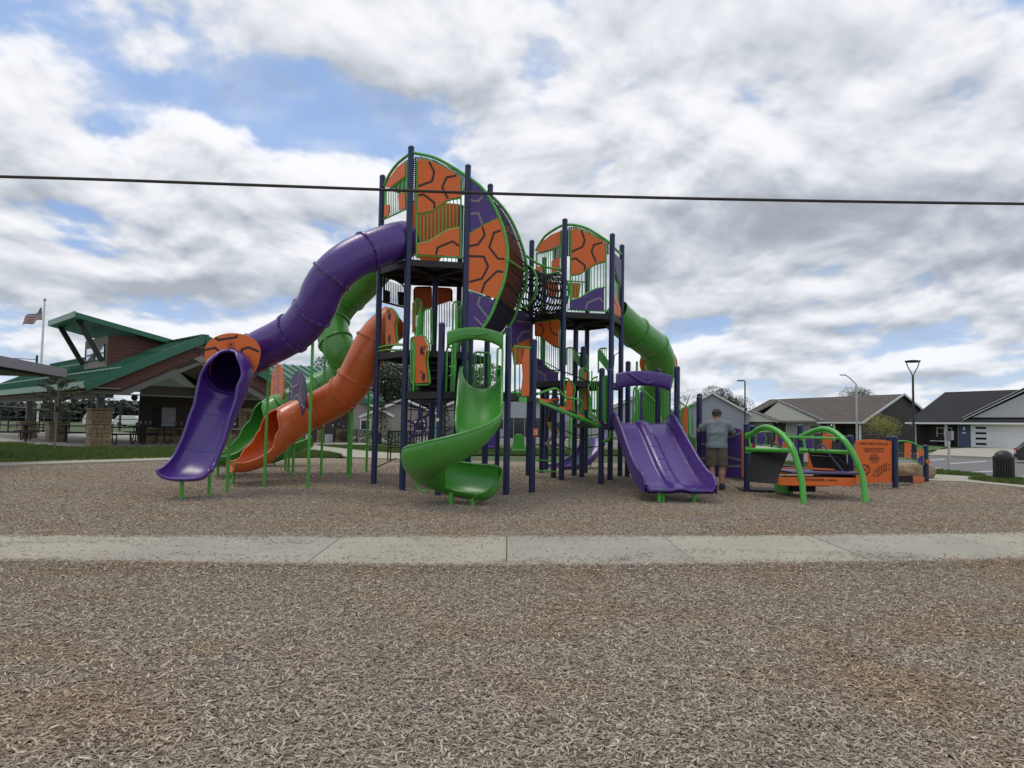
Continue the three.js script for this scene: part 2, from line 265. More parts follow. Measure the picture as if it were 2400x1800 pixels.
// ---------- the big play structure ----------
const PT = {a: [-2.95, -15.45], b: [-2.19, -14.5], c: [-1.01, -14.7], d: [-0.57, -15.8], e: [-1.29, -16.7], f: [-2.48, -16.56], m: [-1.74, -15.6], g: [1.18, -16.5], h: [2.33, -16.7], i: [2.73, -17.8], k: [1.97, -18.75], l: [0.8, -18.5], j: [0.43, -17.4], n: [1.57, -17.6], p: [-1.37, -13.6], q: [-0.08, -13.85], r: [0.44, -14.5], s: [-0.9, -15]};
const pl = (u, v) => [PT[u], [PT[v][0] - PT[u][0], PT[v][1] - PT[u][1]]], zpl = z => [[0, -z], [1, 0]];
const play = thing('play_structure', 'tall play structure of two orange shell towers with purple, green and orange slides', 'playground');
const lerp3 = (a, b, t) => a.clone().lerp(b, t);
function postGeo(x, z, top, bottom = gy(z) - .1, r = .064) {
  const pts = [[r, bottom], [r, top - .05]]; for (let k = 1; k <= 5; k++) { const t = k / 5 * Math.PI / 2; pts.push([Math.max(.0005, r * 1.06 * Math.cos(t) * .98), top - .05 + .05 * Math.sin(t)]); }
  pts.splice(2, 0, [r * 1.06, top - .05]); pts.splice(2, 0, [r * 1.06, top - .075], [r, top - .075]);
  return new THREE.LatheGeometry(pts.map(p => new THREE.Vector2(p[0], p[1])), 18).translate(x, 0, z);
}
const post = (k, top) => put(play, 'post', postGeo(PT[k][0], PT[k][1], top), M.navy);
for (const [k, t] of Object.entries({ a: 6.85, b: 7.14, c: 6.84, d: 6.81, e: 6.6, f: 6.6, m: 4.66, g: 6.25, h: 5.97, i: 5.99, j: 5.96, k: 5.8, l: 5.8, n: 3.9, p: 3.31, q: 3.29, r: 3.13, s: 3.74 })) post(k, t);
// lower posts: [x, z, top]
for (const [x, z, t] of [[2.02, -15.93, 2.68], [2.88, -17.6, 3.0], [3.62, -15.55, 2.72], [3.42, -16.6, 2.75], [1.72, -17.2, 3.3], [1.02, -16.9, 2.6], [4.5, -17.0, 2.2], [3.95, -17.9, 2.55], [-.62, -16.9, 2.9], [-.35, -18.3, 2.9], [.98, -19.7, 2.7], [-.95, -15.9, 3.0]]) put(play, 'post', postGeo(x, z, t), M.navy);
const deckGeo = (poly, y, t = .09) => merge([prism(poly, y - t, y)]);
const hexDeck = (ks, y, label) => { const g = grp(play, 'deck', label), P = ks.map(k => PT[k]); put(g, 'platform', deckGeo(P, y, .05), M.deck); for (let i = 0; i < P.length; i++) { const p = P[i], q = P[(i + 1) % P.length]; put(g, 'edge_beam', beam([p[0], y - .07, p[1]], [q[0], y - .07, q[1]], .05, .13), M.deck); } const c = P.reduce((s, p) => [s[0] + p[0] / P.length, s[1] + p[1] / P.length], [0, 0]); for (const p of P) put(g, 'joist', beam([c[0], y - .1, c[1]], [p[0], y - .1, p[1]], .06, .09), M.deck); return g; };
hexDeck(['a', 'b', 'c', 'd', 'e', 'f'], 4.74, 'black upper deck of the taller tower');
hexDeck(['a', 'b', 'c', 'd', 'e', 'f'], 2.86, 'black middle deck of the taller tower');
hexDeck(['j', 'g', 'h', 'i', 'k', 'l'], 4.03, 'black upper deck of the shorter tower');
hexDeck(['j', 'g', 'h', 'i', 'k', 'l'], 2.42, 'black middle deck of the shorter tower');
hexDeck(['b', 'p', 'q', 'r', 's'], 1.98, 'black entry deck above the spiral slide');
{ const g = grp(play, 'deck', 'low black deck behind the double slide'); put(g, 'platform', deckGeo([[2.02, -15.93], [3.62, -15.55], [3.95, -17.4], [1.5, -17.3]], 1.42, .1), M.deck); put(g, 'edge_beam', beam([2.02, 1.36, -15.9], [3.62, 1.36, -15.52], .05, .14), M.deck); }
// play panels: sheets with inlaid lines, a bent frame pipe and upright bars
const boltGeo = new THREE.SphereGeometry(.014, 6, 4);
function bolts(parent, pl_, pts, off) { const o = put(parent, 'bolts', merge(inPlane(pl_, pts, off).map(p => boltGeo.clone().translate(p.x, p.y, p.z))), M.bolt); o.userData.kind = 'stuff'; return o; }
function panel(label, plane, s) {
  const g = grp(play, 'panel', label), off = s.off ?? 0;
  for (const [pts, m, holes] of s.sheets || []) put(g, 'sheet', sheet(plane, pts, .018, off, holes || []), m);
  for (const [pts, m, w] of s.lines || []) put(g, 'inlay', strip(plane, pts, w || .045, off + .0215, .004), m);
  for (const f of s.frames || []) put(g, 'frame_tube', bent(inPlane(plane, f, off - .012), s.fr || .02, .07), s.fm || M.steelGreen);
  for (const [p0, p1, n, q0, q1] of s.bars || []) for (let i = 0; i < n; i++) { const t = n > 1 ? i / (n - 1) : .5; const [a, b] = inPlane(plane, [[mix(p0[0], p1[0], t), mix(p0[1], p1[1], t)], [mix(q0[0], q1[0], t), mix(q0[1], q1[1], t)]], off - .016); put(g, 'bar', bar([a.x, a.y, a.z], [b.x, b.y, b.z], .0105, 6), s.bm || M.steelGreen); }
  if (s.bolts) bolts(g, plane, s.bolts, off + .022);
  return g;
}
const O = M.panelOrange, PU = M.panelPurple, DK = M.panelDark, GR = M.panelGrey;
const B2 = (p, q) => [p[0], p[1], 0, q[0], q[1]];
panel('orange shell panel with dark hexagon lines on the front of the taller tower', pl('b', 'c'), {
  sheets: [[[[0.144,6.799],[0.159,6.846],[0.193,6.865],[0.304,6.858],[0.509,6.801],[0.716,6.713],[0.882,6.632],[0.997,6.568],[1.033,6.518],[1.042,6.117],[0.813,6.063],[0.632,5.925],[0.452,5.792],[0.312,5.747],[0.161,5.716]], O], [[[0.172,5.058],[0.398,5.113],[0.587,5.249],[0.808,5.397],[1.042,5.464],[1.055,4.857],[0.177,4.853]], M.panelOrange]],
  lines: [[[[0.381,6.818],[0.49,6.601],[0.446,6.406],[0.165,6.281]], DK], [[[0.955,6.571],[0.751,6.513],[0.664,6.298],[0.788,6.065]], DK], [[[0.166,6.087],[0.282,6.116],[0.505,5.958],[0.512,5.844]], DK], [[[0.568,4.866],[0.597,5.016],[0.905,5.165],[1.04,5.076]], DK]],
  frames: [[[0.17,4.781],[0.119,6.805],[0.172,6.88],[0.304,6.874],[0.509,6.82],[0.882,6.649],[1.053,6.536],[1.09,4.834]], [[0.113,4.835],[1.148,4.833]], [[0.147,5.701],[0.312,5.733],[0.453,5.778],[0.632,5.913],[0.813,6.046],[1.054,6.105]], [[0.163,5.068],[0.398,5.124],[0.587,5.259],[0.807,5.408],[1.068,5.48]]],
  bars: [[...[[0.212,6.102],[0.985,6.159]], 11, ...[[0.243,4.837],[1.014,4.855]]]],
  bolts: [[0.275,6.809],[0.676,6.689],[0.182,6.494],[0.188,5.997],[0.631,5.991],[0.998,6.316],[0.201,4.937],[0.573,5.18],[1.01,5.306],[1.012,4.933],[0.647,4.881]] });
const perf = tex(256, (u, v) => { const a = (u * 10 % 1) - .5, b = ((v * 10 + (Math.floor(u * 10) % 2) * .5) % 1) - .5; const h = a * a + b * b < .07 ? 0 : 1; return [h, h, h]; }, .42, false);
M.perforated = smat(rgb(.014, .014, .016), .6, { alphaMap: perf, alphaTest: .5 });
put(play, 'perforated_roof', boxUV(sheet(pl('b', 'c'), [[0.039,6.794],[0.08,6.933],[0.221,6.943],[0.507,6.891],[0.88,6.732],[1.131,6.584],[1.139,6.191],[0.526,6.125],[0.06,5.947]], .004, -.06, [], 0)), M.perforated);
put(play, 'perforated_roof', boxUV(sheet(pl('a', 'b'), [[0.214,6.54],[0.606,6.835],[1.056,6.91],[1.094,6.158],[0.765,6.219],[0.419,6.369]], .004, -.08, [], 0)), M.perforated);
panel('orange side panel of the taller tower above the purple tube', pl('a', 'b'), {
  sheets: [[[[0.149,6.517],[0.358,6.683],[0.649,6.819],[1.01,6.867],[1.034,6.545],[0.708,6.498],[0.392,6.462]], O], [[[0.745,6.213],[1.033,6.184],[1.07,5.848],[0.805,5.867]], O], [[[0.15,6.126],[0.375,6.073],[0.353,5.856],[0.157,5.846]], O]],
  frames: [[[0.145,5.826],[0.116,6.477],[0.393,6.444],[0.709,6.483],[1.055,6.527]], [[0.079,5.823],[1.103,5.834]], [[1.041,6.883],[1.096,5.826]]],
  bars: [[...[[0.175,6.463],[1.017,6.491]], 12, ...[[0.211,5.834],[1.051,5.832]]]] });
put(play, 'roof_hoop', pipe([...[[-2.892,6.571,-15.377],[-2.761,6.763,-15.214],[-2.547,6.906,-14.947],[-2.317,6.965,-14.659]], ...[[-2.182,6.975,-14.501],[-2.013,6.972,-14.53],[-1.69,6.916,-14.585],[-1.323,6.747,-14.647],[-1.107,6.618,-14.684],[-0.952,6.531,-14.71]]], .032, { n: 60, seg: 10 }), M.steelGreen);
// the round shell wall beside the tower: face, two rims and the plates between
{
  const g = grp(play, 'shell_wall', 'round shell wall in purple and orange beside the taller tower'), P = pl('b', 'c');
  put(g, 'sheet', sheet(P, [[1.248,6.493],[1.34,6.458],[1.493,6.332],[1.664,6.124],[1.778,5.932],[1.855,5.75],[1.566,5.582],[1.26,5.38]], .02, -.01), PU);
  put(g, 'sheet', sheet(P, [[1.252,5.347],[1.567,5.555],[1.86,5.725],[1.977,5.472],[2.042,5.182],[2.063,4.953],[2.039,4.638],[1.978,4.343],[1.863,4],[1.555,4.093],[1.256,4.182]], .02, -.01), O);
  put(g, 'sheet', sheet(P, [[1.249,4.137],[1.556,4.057],[1.844,3.942],[1.729,3.678],[1.589,3.425],[1.569,3.393],[1.261,3.381]], .02, -.01), PU);
  for (const l of [[[1.255,6.063],[1.432,6.055],[1.523,6.173]], [[1.262,5.771],[1.437,5.804],[1.525,5.558]], [[1.504,4.034],[1.463,3.862],[1.681,3.594]], [[1.4,3.592],[1.589,3.41]]]) put(g, 'inlay', strip(P, l, .045, .0135, .004), GR);
  for (const l of [[[1.526,5.516],[1.581,5.342],[1.44,5.135],[1.256,5.083]], [[1.919,5.464],[1.778,5.407],[1.68,5.087],[1.872,4.858],[2.008,4.856]], [[1.26,4.875],[1.57,4.883],[1.667,4.68],[1.538,4.413],[1.272,4.327]], [[1.988,4.583],[1.856,4.586],[1.602,4.323],[1.534,4.113]]]) put(g, 'inlay', strip(P, l, .045, .0135, .004), DK);
  const front = [...[[-0.952,6.531,-14.71],[-0.723,6.363,-14.749],[-0.554,6.149,-14.777],[-0.362,5.8,-14.81],[-0.232,5.473,-14.832],[-0.165,5.183,-14.843],[-0.14,4.954,-14.847],[-0.165,4.639,-14.843],[-0.222,4.344,-14.834],[-0.339,4.005,-14.814]], ...[[-0.475,3.648,-14.791],[-0.623,3.394,-14.766],[-0.722,3.266,-14.749]]];
  const rear = [[-0.92,6.968,-16.4],[-0.547,6.713,-16.4],[-0.266,6.42,-16.4],[-0.03,6.051,-16.4],[0.161,5.59,-16.4],[0.263,5.245,-16.4],[0.3,4.922,-16.4],[0.274,4.576,-16.4],[0.183,4.321,-16.4],[0.053,3.929,-16.4],[-0.057,3.698,-16.4],[-0.212,3.489,-16.4],[-0.346,3.35,-16.4]];
  const cf = new THREE.CatmullRomCurve3(front.map(vec)), cr = new THREE.CatmullRomCurve3(rear.map(vec));
  put(g, 'rim', new THREE.TubeGeometry(cf, 60, .035, 8), M.steelGreen); put(g, 'rim', new THREE.TubeGeometry(cr, 60, .035, 8), M.steelGreen);
  const slots = tex(256, (u, v) => { const h = (u * 12 % 1) < .42 && (v * 4 % 1) < .8 ? 0 : 1; return [h, h, h]; }, .4, false); M.meshSkin = smat(rgb(.012, .011, .011), .8, { alphaMap: slots, alphaTest: .5, side: THREE.DoubleSide });
  const cols = [M.black, M.black, M.black, M.panelOrange, M.panelOrange, M.panelOrange, M.panelOrange, M.panelOrange, PU, PU, PU];
  const n = cols.length; for (let k = 0; k < n; k++) {
    const rows = []; for (let i = 0; i <= 16; i++) { const t = (k + i / 16) / n, a = cf.getPoint(t), b = cr.getPoint(t), row = []; const d = (i % 2) * .012; for (let j = 0; j <= 6; j++) { const q = lerp3(a, b, j / 6); row.push(q.add(V3(-d, 0, 0))); } rows.push(row); }
    put(g, 'plate', grid(rows.map(q => q.map(p => p.clone().add(V3(-.07, 0, 0))))), cols[k]); put(g, 'mesh_skin', boxUV(grid(rows)), M.meshSkin);
  }
  for (const t of [.18, .33, .45, .56, .66, .75]) put(g, 'plate_rib', new THREE.TubeGeometry(new THREE.LineCurve3(cf.getPoint(t), cr.getPoint(t)), 1, .012, 6), M.black);
  put(g, 'strut', bar([[-0.126,4.801,-14.66]][0], [[0.286,4.933,-16.4]][0], .022), M.steelGreen);
  put(g, 'seam', bent([[-0.956,5.363,-14.709],[-0.646,5.569,-14.762],[-0.365,5.737,-14.809]], .012, .05, 6), M.steelGreen); put(g, 'seam', bent([[-0.955,4.158,-14.709],[-0.657,4.069,-14.76],[-0.385,3.942,-14.806]], .012, .05, 6), M.steelGreen);
  bolts(g, P, [[1.342,6.369],[1.597,6.098],[1.72,5.718],[1.752,5.642],[1.31,5.446],[1.342,5.369],[1.959,5.209],[1.277,4.762],[1.966,4.509],[1.347,4.176],[1.312,4.087]].concat([[1.566,4.028],[1.719,3.936],[1.753,4.021],[1.604,3.518]]), .014);
}
// the back wall of the upper deck, seen through the bars
panel('orange rear panel of the taller tower seen through the bars', pl('f', 'e'), { sheets: [[[[.05, 5.4], [.3, 5.2], [.6, 5.05], [.95, 5.6], [1.15, 5.9], [1.15, 6.6], [.05, 6.6]], M.panelOrange]], frames: [[[.03, 4.85], [.03, 6.6], [1.17, 6.6], [1.17, 4.85]]], bars: [[[.1, 6.2], [1.1, 6.2], 11, [.1, 4.85], [1.1, 4.85]]] });
panel('orange panel with a black frame at the back of the middle deck', pl('f', 'e'), {
  sheets: [[[[0.151,4.542],[0.551,4.558],[0.562,4.093],[0.415,4.017],[0.236,3.895],[0.167,3.892]], M.panelOrange], [[[0.682,4.552],[0.996,4.553],[1.002,4.268],[0.692,4.156]], M.panelOrange]], fm: M.black, bm: M.black, fr: .022,
  frames: [[[0.155,3.846],[0.137,4.56],[0.539,4.576]], [[0.673,4.563],[1.019,4.558],[1.026,4.25]]], bars: [[...[[0.731,4.239],[0.973,4.248]], 5, ...[[0.745,3.634],[0.987,3.643]]]] });
panel('black rail with bars on the left of the middle deck', pl('a', 'f'), { fm: M.black, bm: M.black, fr: .022, frames: [[[0.21,4.043],[0.181,4.608],[0.673,4.617],[0.979,4.574],[1.05,4.53],[1.073,4.073]], [[0.159,4.035],[1.074,4.051]]], bars: [[...[[0.231,4.552],[0.95,4.545]], 11, ...[[0.257,4.04],[0.974,4.058]]]], sheets: [[[[0.166,4.298],[0.383,4.305],[0.395,4.063],[0.179,4.043]], M.black], [[[0.748,4.36],[0.988,4.392],[1.038,4.079],[0.775,4.071]], M.black]] });
panel('orange climbing panel with dark oval holes left of the tall front post', pl('a', 'b'), {
  sheets: [[[[0.37,3.813],[0.616,3.759],[0.817,3.574],[0.731,3.407],[0.836,3.005],[0.415,3.032]], O]], frames: [[[0.372,3.031],[0.326,3.829],[0.614,3.78],[0.875,3.568],[0.773,3.403],[0.873,2.992]]] });
{ const g = play.children.at(-1); for (const [x, y, rx, ry] of [[0.531,3.616],[0.548,3.153]].map(p => [p[0], p[1], .06, .075]).concat([[0.491,3.725],[0.562,3.064]].map(p => [p[0], p[1], .03, .04]))) put(g, 'hole_ring', sheet(pl('a', 'b'), Array.from({ length: 14 }, (_, i) => [x + rx * Math.cos(i / 14 * 6.283), y + ry * Math.sin(i / 14 * 6.283)]), .004, .021, [], 0), DK); }
put(play, 'guard_rail', bent([[-2.949,2.991,-15.449],[-2.703,3.004,-15.142],[-2.441,3.001,-14.813],[-2.238,2.968,-14.559]], .026, .1), M.steelGreen); put(play, 'guard_rail', bent([[-2.918,2.91,-15.41],[-2.7,2.92,-15.138],[-2.234,2.85,-14.555]], .022, .1), M.steelGreen);
panel('orange panel with dark holes between the tall front post and the spiral slide', pl('b', 'p'), {
  sheets: [[[[0.312,3.102],[0.611,3.088],[0.785,2.88],[0.705,2.605],[0.828,2.165],[0.354,2.161]], M.panelOrange]], frames: [[[0.198,2.235],[0.159,3.098],[0.616,3.113],[0.824,2.887],[0.745,2.593],[0.872,2.125],[0.287,2.123],[0.198,2.235]], [[0.293,2.143],[0.25,3.097]]], bars: [[...[[0.209,3.07],[0.209,3.07]], 1, ...[[0.258,2.154],[0.258,2.154]]]] });
{ const g = play.children.at(-1), P = pl('b', 'p'); for (const [[x, y], rx, ry] of [[[[0.596,2.806]][0], .05, .09], [[[0.679,2.276]][0], .055, .09], [[[0.666,2.733]][0], .022, .04], [[[0.598,2.377]][0], .02, .035], [[[0.687,2.858]][0], .018, .035]]) put(g, 'hole_ring', sheet(P, Array.from({ length: 14 }, (_, i) => [x + rx * Math.cos(i / 14 * 6.283) * (1 + .1 * Math.sin(i)), y + ry * Math.sin(i / 14 * 6.283)]), .004, .0215, [], 0), DK); }
// stair from the entry deck up to the middle deck, with its side rails
{
  const g = grp(play, 'stair', 'black stair with green side rails up to the middle deck');
  for (let i = 0; i < 5; i++) { const t = i / 5, y = mix(2.02, 2.86, t + .1), x = mix(-1.52, -1.62, t), z = mix(-14.35, -15.0, t); put(g, 'tread', box(.72, .035, .2, x, y, z, .01), M.deck); put(g, 'riser', box(.72, .15, .02, x, y - .09, z - .1), M.black); }
  for (const [dx, up] of [[-.40, 1], [.40, 1]]) {
    const x = -1.57 + dx; put(g, 'handrail', bent([[x, 2.0, -14.2], [x, 3.05, -14.25], [x, 3.85, -14.95], [x, 3.85, -15.15], [x, 2.9, -15.15]], .022, .12), M.steelGreen);
    for (let k = 0; k < 7; k++) { const z = -14.32 - k * .12, y0 = mix(2.05, 2.95, k / 7); put(g, 'bar', bar([x, y0, z], [x, y0 + .98, z], .0105, 6), M.steelGreen); }
  }
}
panel('green triangular wing panel beside the stair', pl('s', 'c'), { sheets: [[[[.02, 2.0], [.16, 2.0], [.18, 3.1], [.05, 4.05], [.0, 4.0]], M.green]] });
// the net crawl tunnel between the two towers
{
  const g = grp(play, 'net_tunnel', 'black rope net tunnel between the two towers');
  const A = [[0.218,4.583,-16.4]][0], B = [[0.992,4.527,-17]][0], a = vec(A), b = vec(B), R = .5;
  const ring = (t, k) => { const c = lerp3(a, b, t); c.y -= .10 * Math.sin(t * Math.PI); const th = k * 2 * Math.PI / 18, d = b.clone().sub(a).normalize(), s = V3(-d.z, 0, d.x).normalize(); return c.add(s.multiplyScalar(Math.cos(th) * R)).add(V3(0, Math.sin(th) * R, 0)); };
  for (let i = 0; i <= 12; i++) { const pts = []; for (let k = 0; k < 18; k++) pts.push(ring(i / 12, k + (i % 2) * .5)); put(g, i === 0 || i === 12 ? 'hoop' : 'rope', pipe(pts, i === 0 || i === 12 ? .026 : .017, { closed: true, n: 54, seg: 6 }), i === 0 || i === 12 ? M.steelGreen : M.rope); }
  for (let k = 0; k < 18; k++) { const pts = []; for (let i = 0; i <= 12; i++) pts.push(ring(i / 12, k + (i % 2) * .5)); put(g, 'rope', pipe(pts, .017, { n: 27, seg: 5 }), M.rope); }
  put(g, 'knot', new THREE.SphereGeometry(.03, 8, 6).translate(...A), M.rope);
  put(g, 'handrail', pipe([[0.286,5.259,-16.2],[0.497,5.161,-16.4],[0.778,5.073,-16.5],[1.153,5.037,-16.6]], .028, { seg: 8 }), M.steelGreen);
}
panel('purple climbing wall with grey lines below the net tunnel', pl('d', 'j'), { sheets: [[[[0.844,4.053],[1.281,4.11],[1.858,4.117],[1.876,3.538],[1.464,3.372],[1.045,3.233],[0.788,3.206]], PU], [[[1.002,3.206],[1.464,3.36],[1.877,3.514],[1.897,2.888],[1.148,2.779]], O]], lines: [[[[1.178,3.844],[1.313,3.838],[1.865,3.888]], GR], [[[1.309,3.261],[1.238,3.394],[1.456,3.596],[1.872,3.683]], GR]], frames: [[[1.045,3.222],[1.464,3.367],[1.877,3.526]]] });
panel('lower orange and purple panel with bars on the shorter tower', pl('j', 'g'), {
  sheets: [[[[0.176,3.861],[1.007,3.844],[1.019,3.222],[0.824,3.26],[0.546,3.434],[0.368,3.544],[0.183,3.572]], O], [[[0.229,2.987],[0.417,2.907],[0.585,2.773],[0.75,2.661],[1.017,2.594],[1.021,2.388],[0.28,2.401]], PU]],
  lines: [[[[0.291,3.821],[0.433,3.776],[0.506,3.651],[0.422,3.528]], DK, .03], [[[0.761,3.838],[0.729,3.712],[0.835,3.551],[1.014,3.477]], DK, .03], [[[0.283,2.702],[0.59,2.551],[0.602,2.409]], GR]],
  frames: [[[0.165,3.874],[0.979,3.863],[1.03,3.823],[1.054,2.667]], [[0.172,3.561],[0.369,3.527],[0.564,3.409],[0.858,3.234],[1.026,3.199]], [[0.492,2.853],[0.585,2.78],[0.768,2.66],[1.017,2.6]], [[0.262,2.39],[1.039,2.375]]], bars: [[...[[0.206,3.642],[0.974,3.295]], 11, ...[[0.226,2.827],[0.987,2.671]]]] });
// the shorter tower
panel('orange and purple shell panel on the front of the shorter tower', pl('g', 'h'), {
  sheets: [[[[0.161,5.929],[0.184,5.982],[0.26,6.011],[0.523,5.941],[0.813,5.818],[0.971,5.718],[0.992,5.288],[0.772,5.217],[0.558,5.088],[0.369,4.949],[0.16,4.908]], O], [[[0.152,4.288],[0.376,4.357],[0.589,4.495],[0.779,4.598],[0.97,4.647],[0.976,4.102],[0.155,4.097]], PU]],
  lines: [[[[0.399,5.973],[0.483,5.751],[0.432,5.59],[0.172,5.458]], DK], [[[0.906,5.718],[0.707,5.654],[0.653,5.487],[0.767,5.24]], DK], [[[0.165,5.271],[0.269,5.305],[0.49,5.15],[0.491,5.042]], DK], [[[0.522,4.113],[0.568,4.262],[0.853,4.392],[0.974,4.293]], GR]],
  frames: [[[0.167,4.069],[0.142,5.94],[0.193,6.02],[0.523,5.957],[0.861,5.814],[1.012,5.706],[1.029,4.085]], [[0.096,4.089],[1.096,4.093]], [[0.156,4.898],[0.369,4.933],[0.558,5.069],[0.772,5.203],[1.012,5.273]], [[0.152,4.3],[0.376,4.369],[0.588,4.512],[0.778,4.614],[1.013,4.664]]],
  bars: [[...[[0.199,5.184],[0.964,5.228]], 11, ...[[0.214,4.095],[0.976,4.106]]]], bolts: [[0.284,5.949],[0.668,5.844],[0.193,5.662],[0.199,5.184],[0.961,5.486],[0.165,4.173],[0.53,4.411],[0.947,4.525],[0.951,4.175]] });
put(play, 'perforated_roof', boxUV(sheet(pl('g', 'h'), [[0.048,5.875],[0.104,6.061],[0.259,6.081],[0.522,6.023],[0.861,5.861],[1.104,5.712],[1.106,5.472],[0.626,5.349],[0.055,5.362]], .004, -.05, [], 0)), M.perforated);
put(play, 'perforated_roof', boxUV(sheet(pl('j', 'g'), [[0.689,5.586],[1.043,5.663],[1.103,6.003],[1.116,5.369],[0.711,5.344]], .004, -.08, [], 0)), M.perforated);
panel('orange side panel on the left of the shorter tower', pl('j', 'g'), {
  sheets: [[[[0.177,5.634],[0.352,5.811],[0.699,5.937],[1.027,5.966],[1.027,5.666],[0.775,5.594],[0.357,5.585]], O], [[[0.747,5.295],[1.016,5.339],[1.023,5.029],[0.752,5.029]], O], [[[0.193,5.257],[0.376,5.227],[0.369,5.053],[0.197,5.079]], O]],
  frames: [[[0.172,5.095],[0.16,5.608],[0.357,5.568],[0.775,5.575],[1.06,5.648]], [[0.476,5.012],[1.123,4.995]], [[1.037,5.993],[1.057,4.982]]], bars: [[...[[0.214,5.598],[0.978,5.581]], 11, ...[[0.226,5.075],[0.99,4.992]]]] });
panel('purple and salmon edge panel on the right of the shorter tower', pl('h', 'i'), { sheets: [[[[0.221,5.527],[1.021,5.554],[1.05,4.901],[0.535,5.02],[0.235,5.221]], M.panelViolet], [[[0.115,4.627],[0.441,4.52],[0.99,4.321],[1,4.106],[0.119,4.068]], M.panelSalmon]], lines: [[[[0.171,4.402],[0.545,4.298],[0.578,4.098]], DK, .025]], frames: [[[0.18,5.185],[0.536,5.008],[1.052,4.876]], [[0.119,4.052],[1.037,4.094]]] });
put(play, 'roof_hoop', pipe([...[[0.531,5.657,-17.278],[0.721,5.936,-17.05],[0.942,6.052,-16.786],[1.124,6.096,-16.567]], ...[[1.247,6.099,-16.512],[1.411,6.103,-16.54],[1.694,6.047,-16.589],[2.028,5.88,-16.647],[2.291,5.709,-16.693]], ...[[2.463,5.675,-17.065],[2.689,5.71,-17.688]]], .032, { n: 60, seg: 10 }), M.steelGreen);
panel('far orange panels with bars of the shorter tower', pl('l', 'k'), { sheets: [[[[.1, 4.75], [.32, 4.75], [.38, 5.15], [.04, 5.15]], M.panelOrange], [[[.72, 4.75], [.95, 4.75], [1.0, 5.15], [.66, 5.15]], M.panelOrange]], frames: [[[.02, 4.1], [.02, 5.2], [1.2, 5.2], [1.2, 4.1]]], bars: [[[.06, 5.2], [1.16, 5.2], 12, [.06, 4.1], [1.16, 4.1]]] });
panel('green edge panel behind the right post of the shorter tower', pl('h', 'i'), { off: -.05, sheets: [[[[0.203,5.178],[0.535,5.02],[1.027,4.859],[1.05,4.356],[0.464,4.536],[0.228,4.637]], M.green]] });
// ---------- slides ----------
function frameOf(curve, t, roll = 0) { const c = curve.getPointAt(t), d = curve.getTangentAt(t), s = d.clone().cross(UP).normalize(), u = s.clone().cross(d).normalize(); if (roll) { s.applyAxisAngle(d, roll); u.applyAxisAngle(d, roll); } return { c, d, s, u }; }
// a roto-moulded tube in bolted sections; marks are the distances (0..1) of the joints
function tubeSlide(g, pts, r, m, marks) {
  const cv = new THREE.CatmullRomCurve3(pts.map(vec), false, 'centripetal');
  for (let k = 0; k < marks.length - 1; k++) {
    const rows = []; for (let i = 0; i <= 12; i++) { const f = frameOf(cv, mix(marks[k], marks[k + 1], i / 12)), row = []; for (let j = 0; j < 30; j++) { const a = j / 30 * 2 * Math.PI; row.push(f.c.clone().add(f.s.clone().multiplyScalar(Math.cos(a) * r)).add(f.u.clone().multiplyScalar(Math.sin(a) * r))); } rows.push(row); }
    put(g, 'tube_section', grid(rows, true), m);
    if (k) joint(g, frameOf(cv, marks[k]), r, m);
  }
  return cv;
}
function joint(g, f, r, m) {
  const o = new THREE.Object3D(); o.position.copy(f.c); o.lookAt(f.c.clone().add(f.d)); o.updateMatrix();
  const P = [[r - .004, -.028], [r + .03, -.028], [r + .036, -.02], [r + .036, .02], [r + .03, .028], [r - .004, .028]].map(p => new THREE.Vector2(...p));
  put(g, 'flange', new THREE.LatheGeometry(P, 36).rotateX(Math.PI / 2).applyMatrix4(o.matrix), m);
  const B = []; for (let i = 0; i < 14; i++) { const a = i / 14 * 6.283; B.push(new THREE.SphereGeometry(.011, 5, 4).translate(Math.cos(a) * (r + .02), Math.sin(a) * (r + .02), .03), new THREE.SphereGeometry(.011, 5, 4).translate(Math.cos(a) * (r + .02), Math.sin(a) * (r + .02), -.03)); }
  put(g, 'bolts', merge(B).applyMatrix4(o.matrix), M.bolt).userData.kind = 'stuff';
}
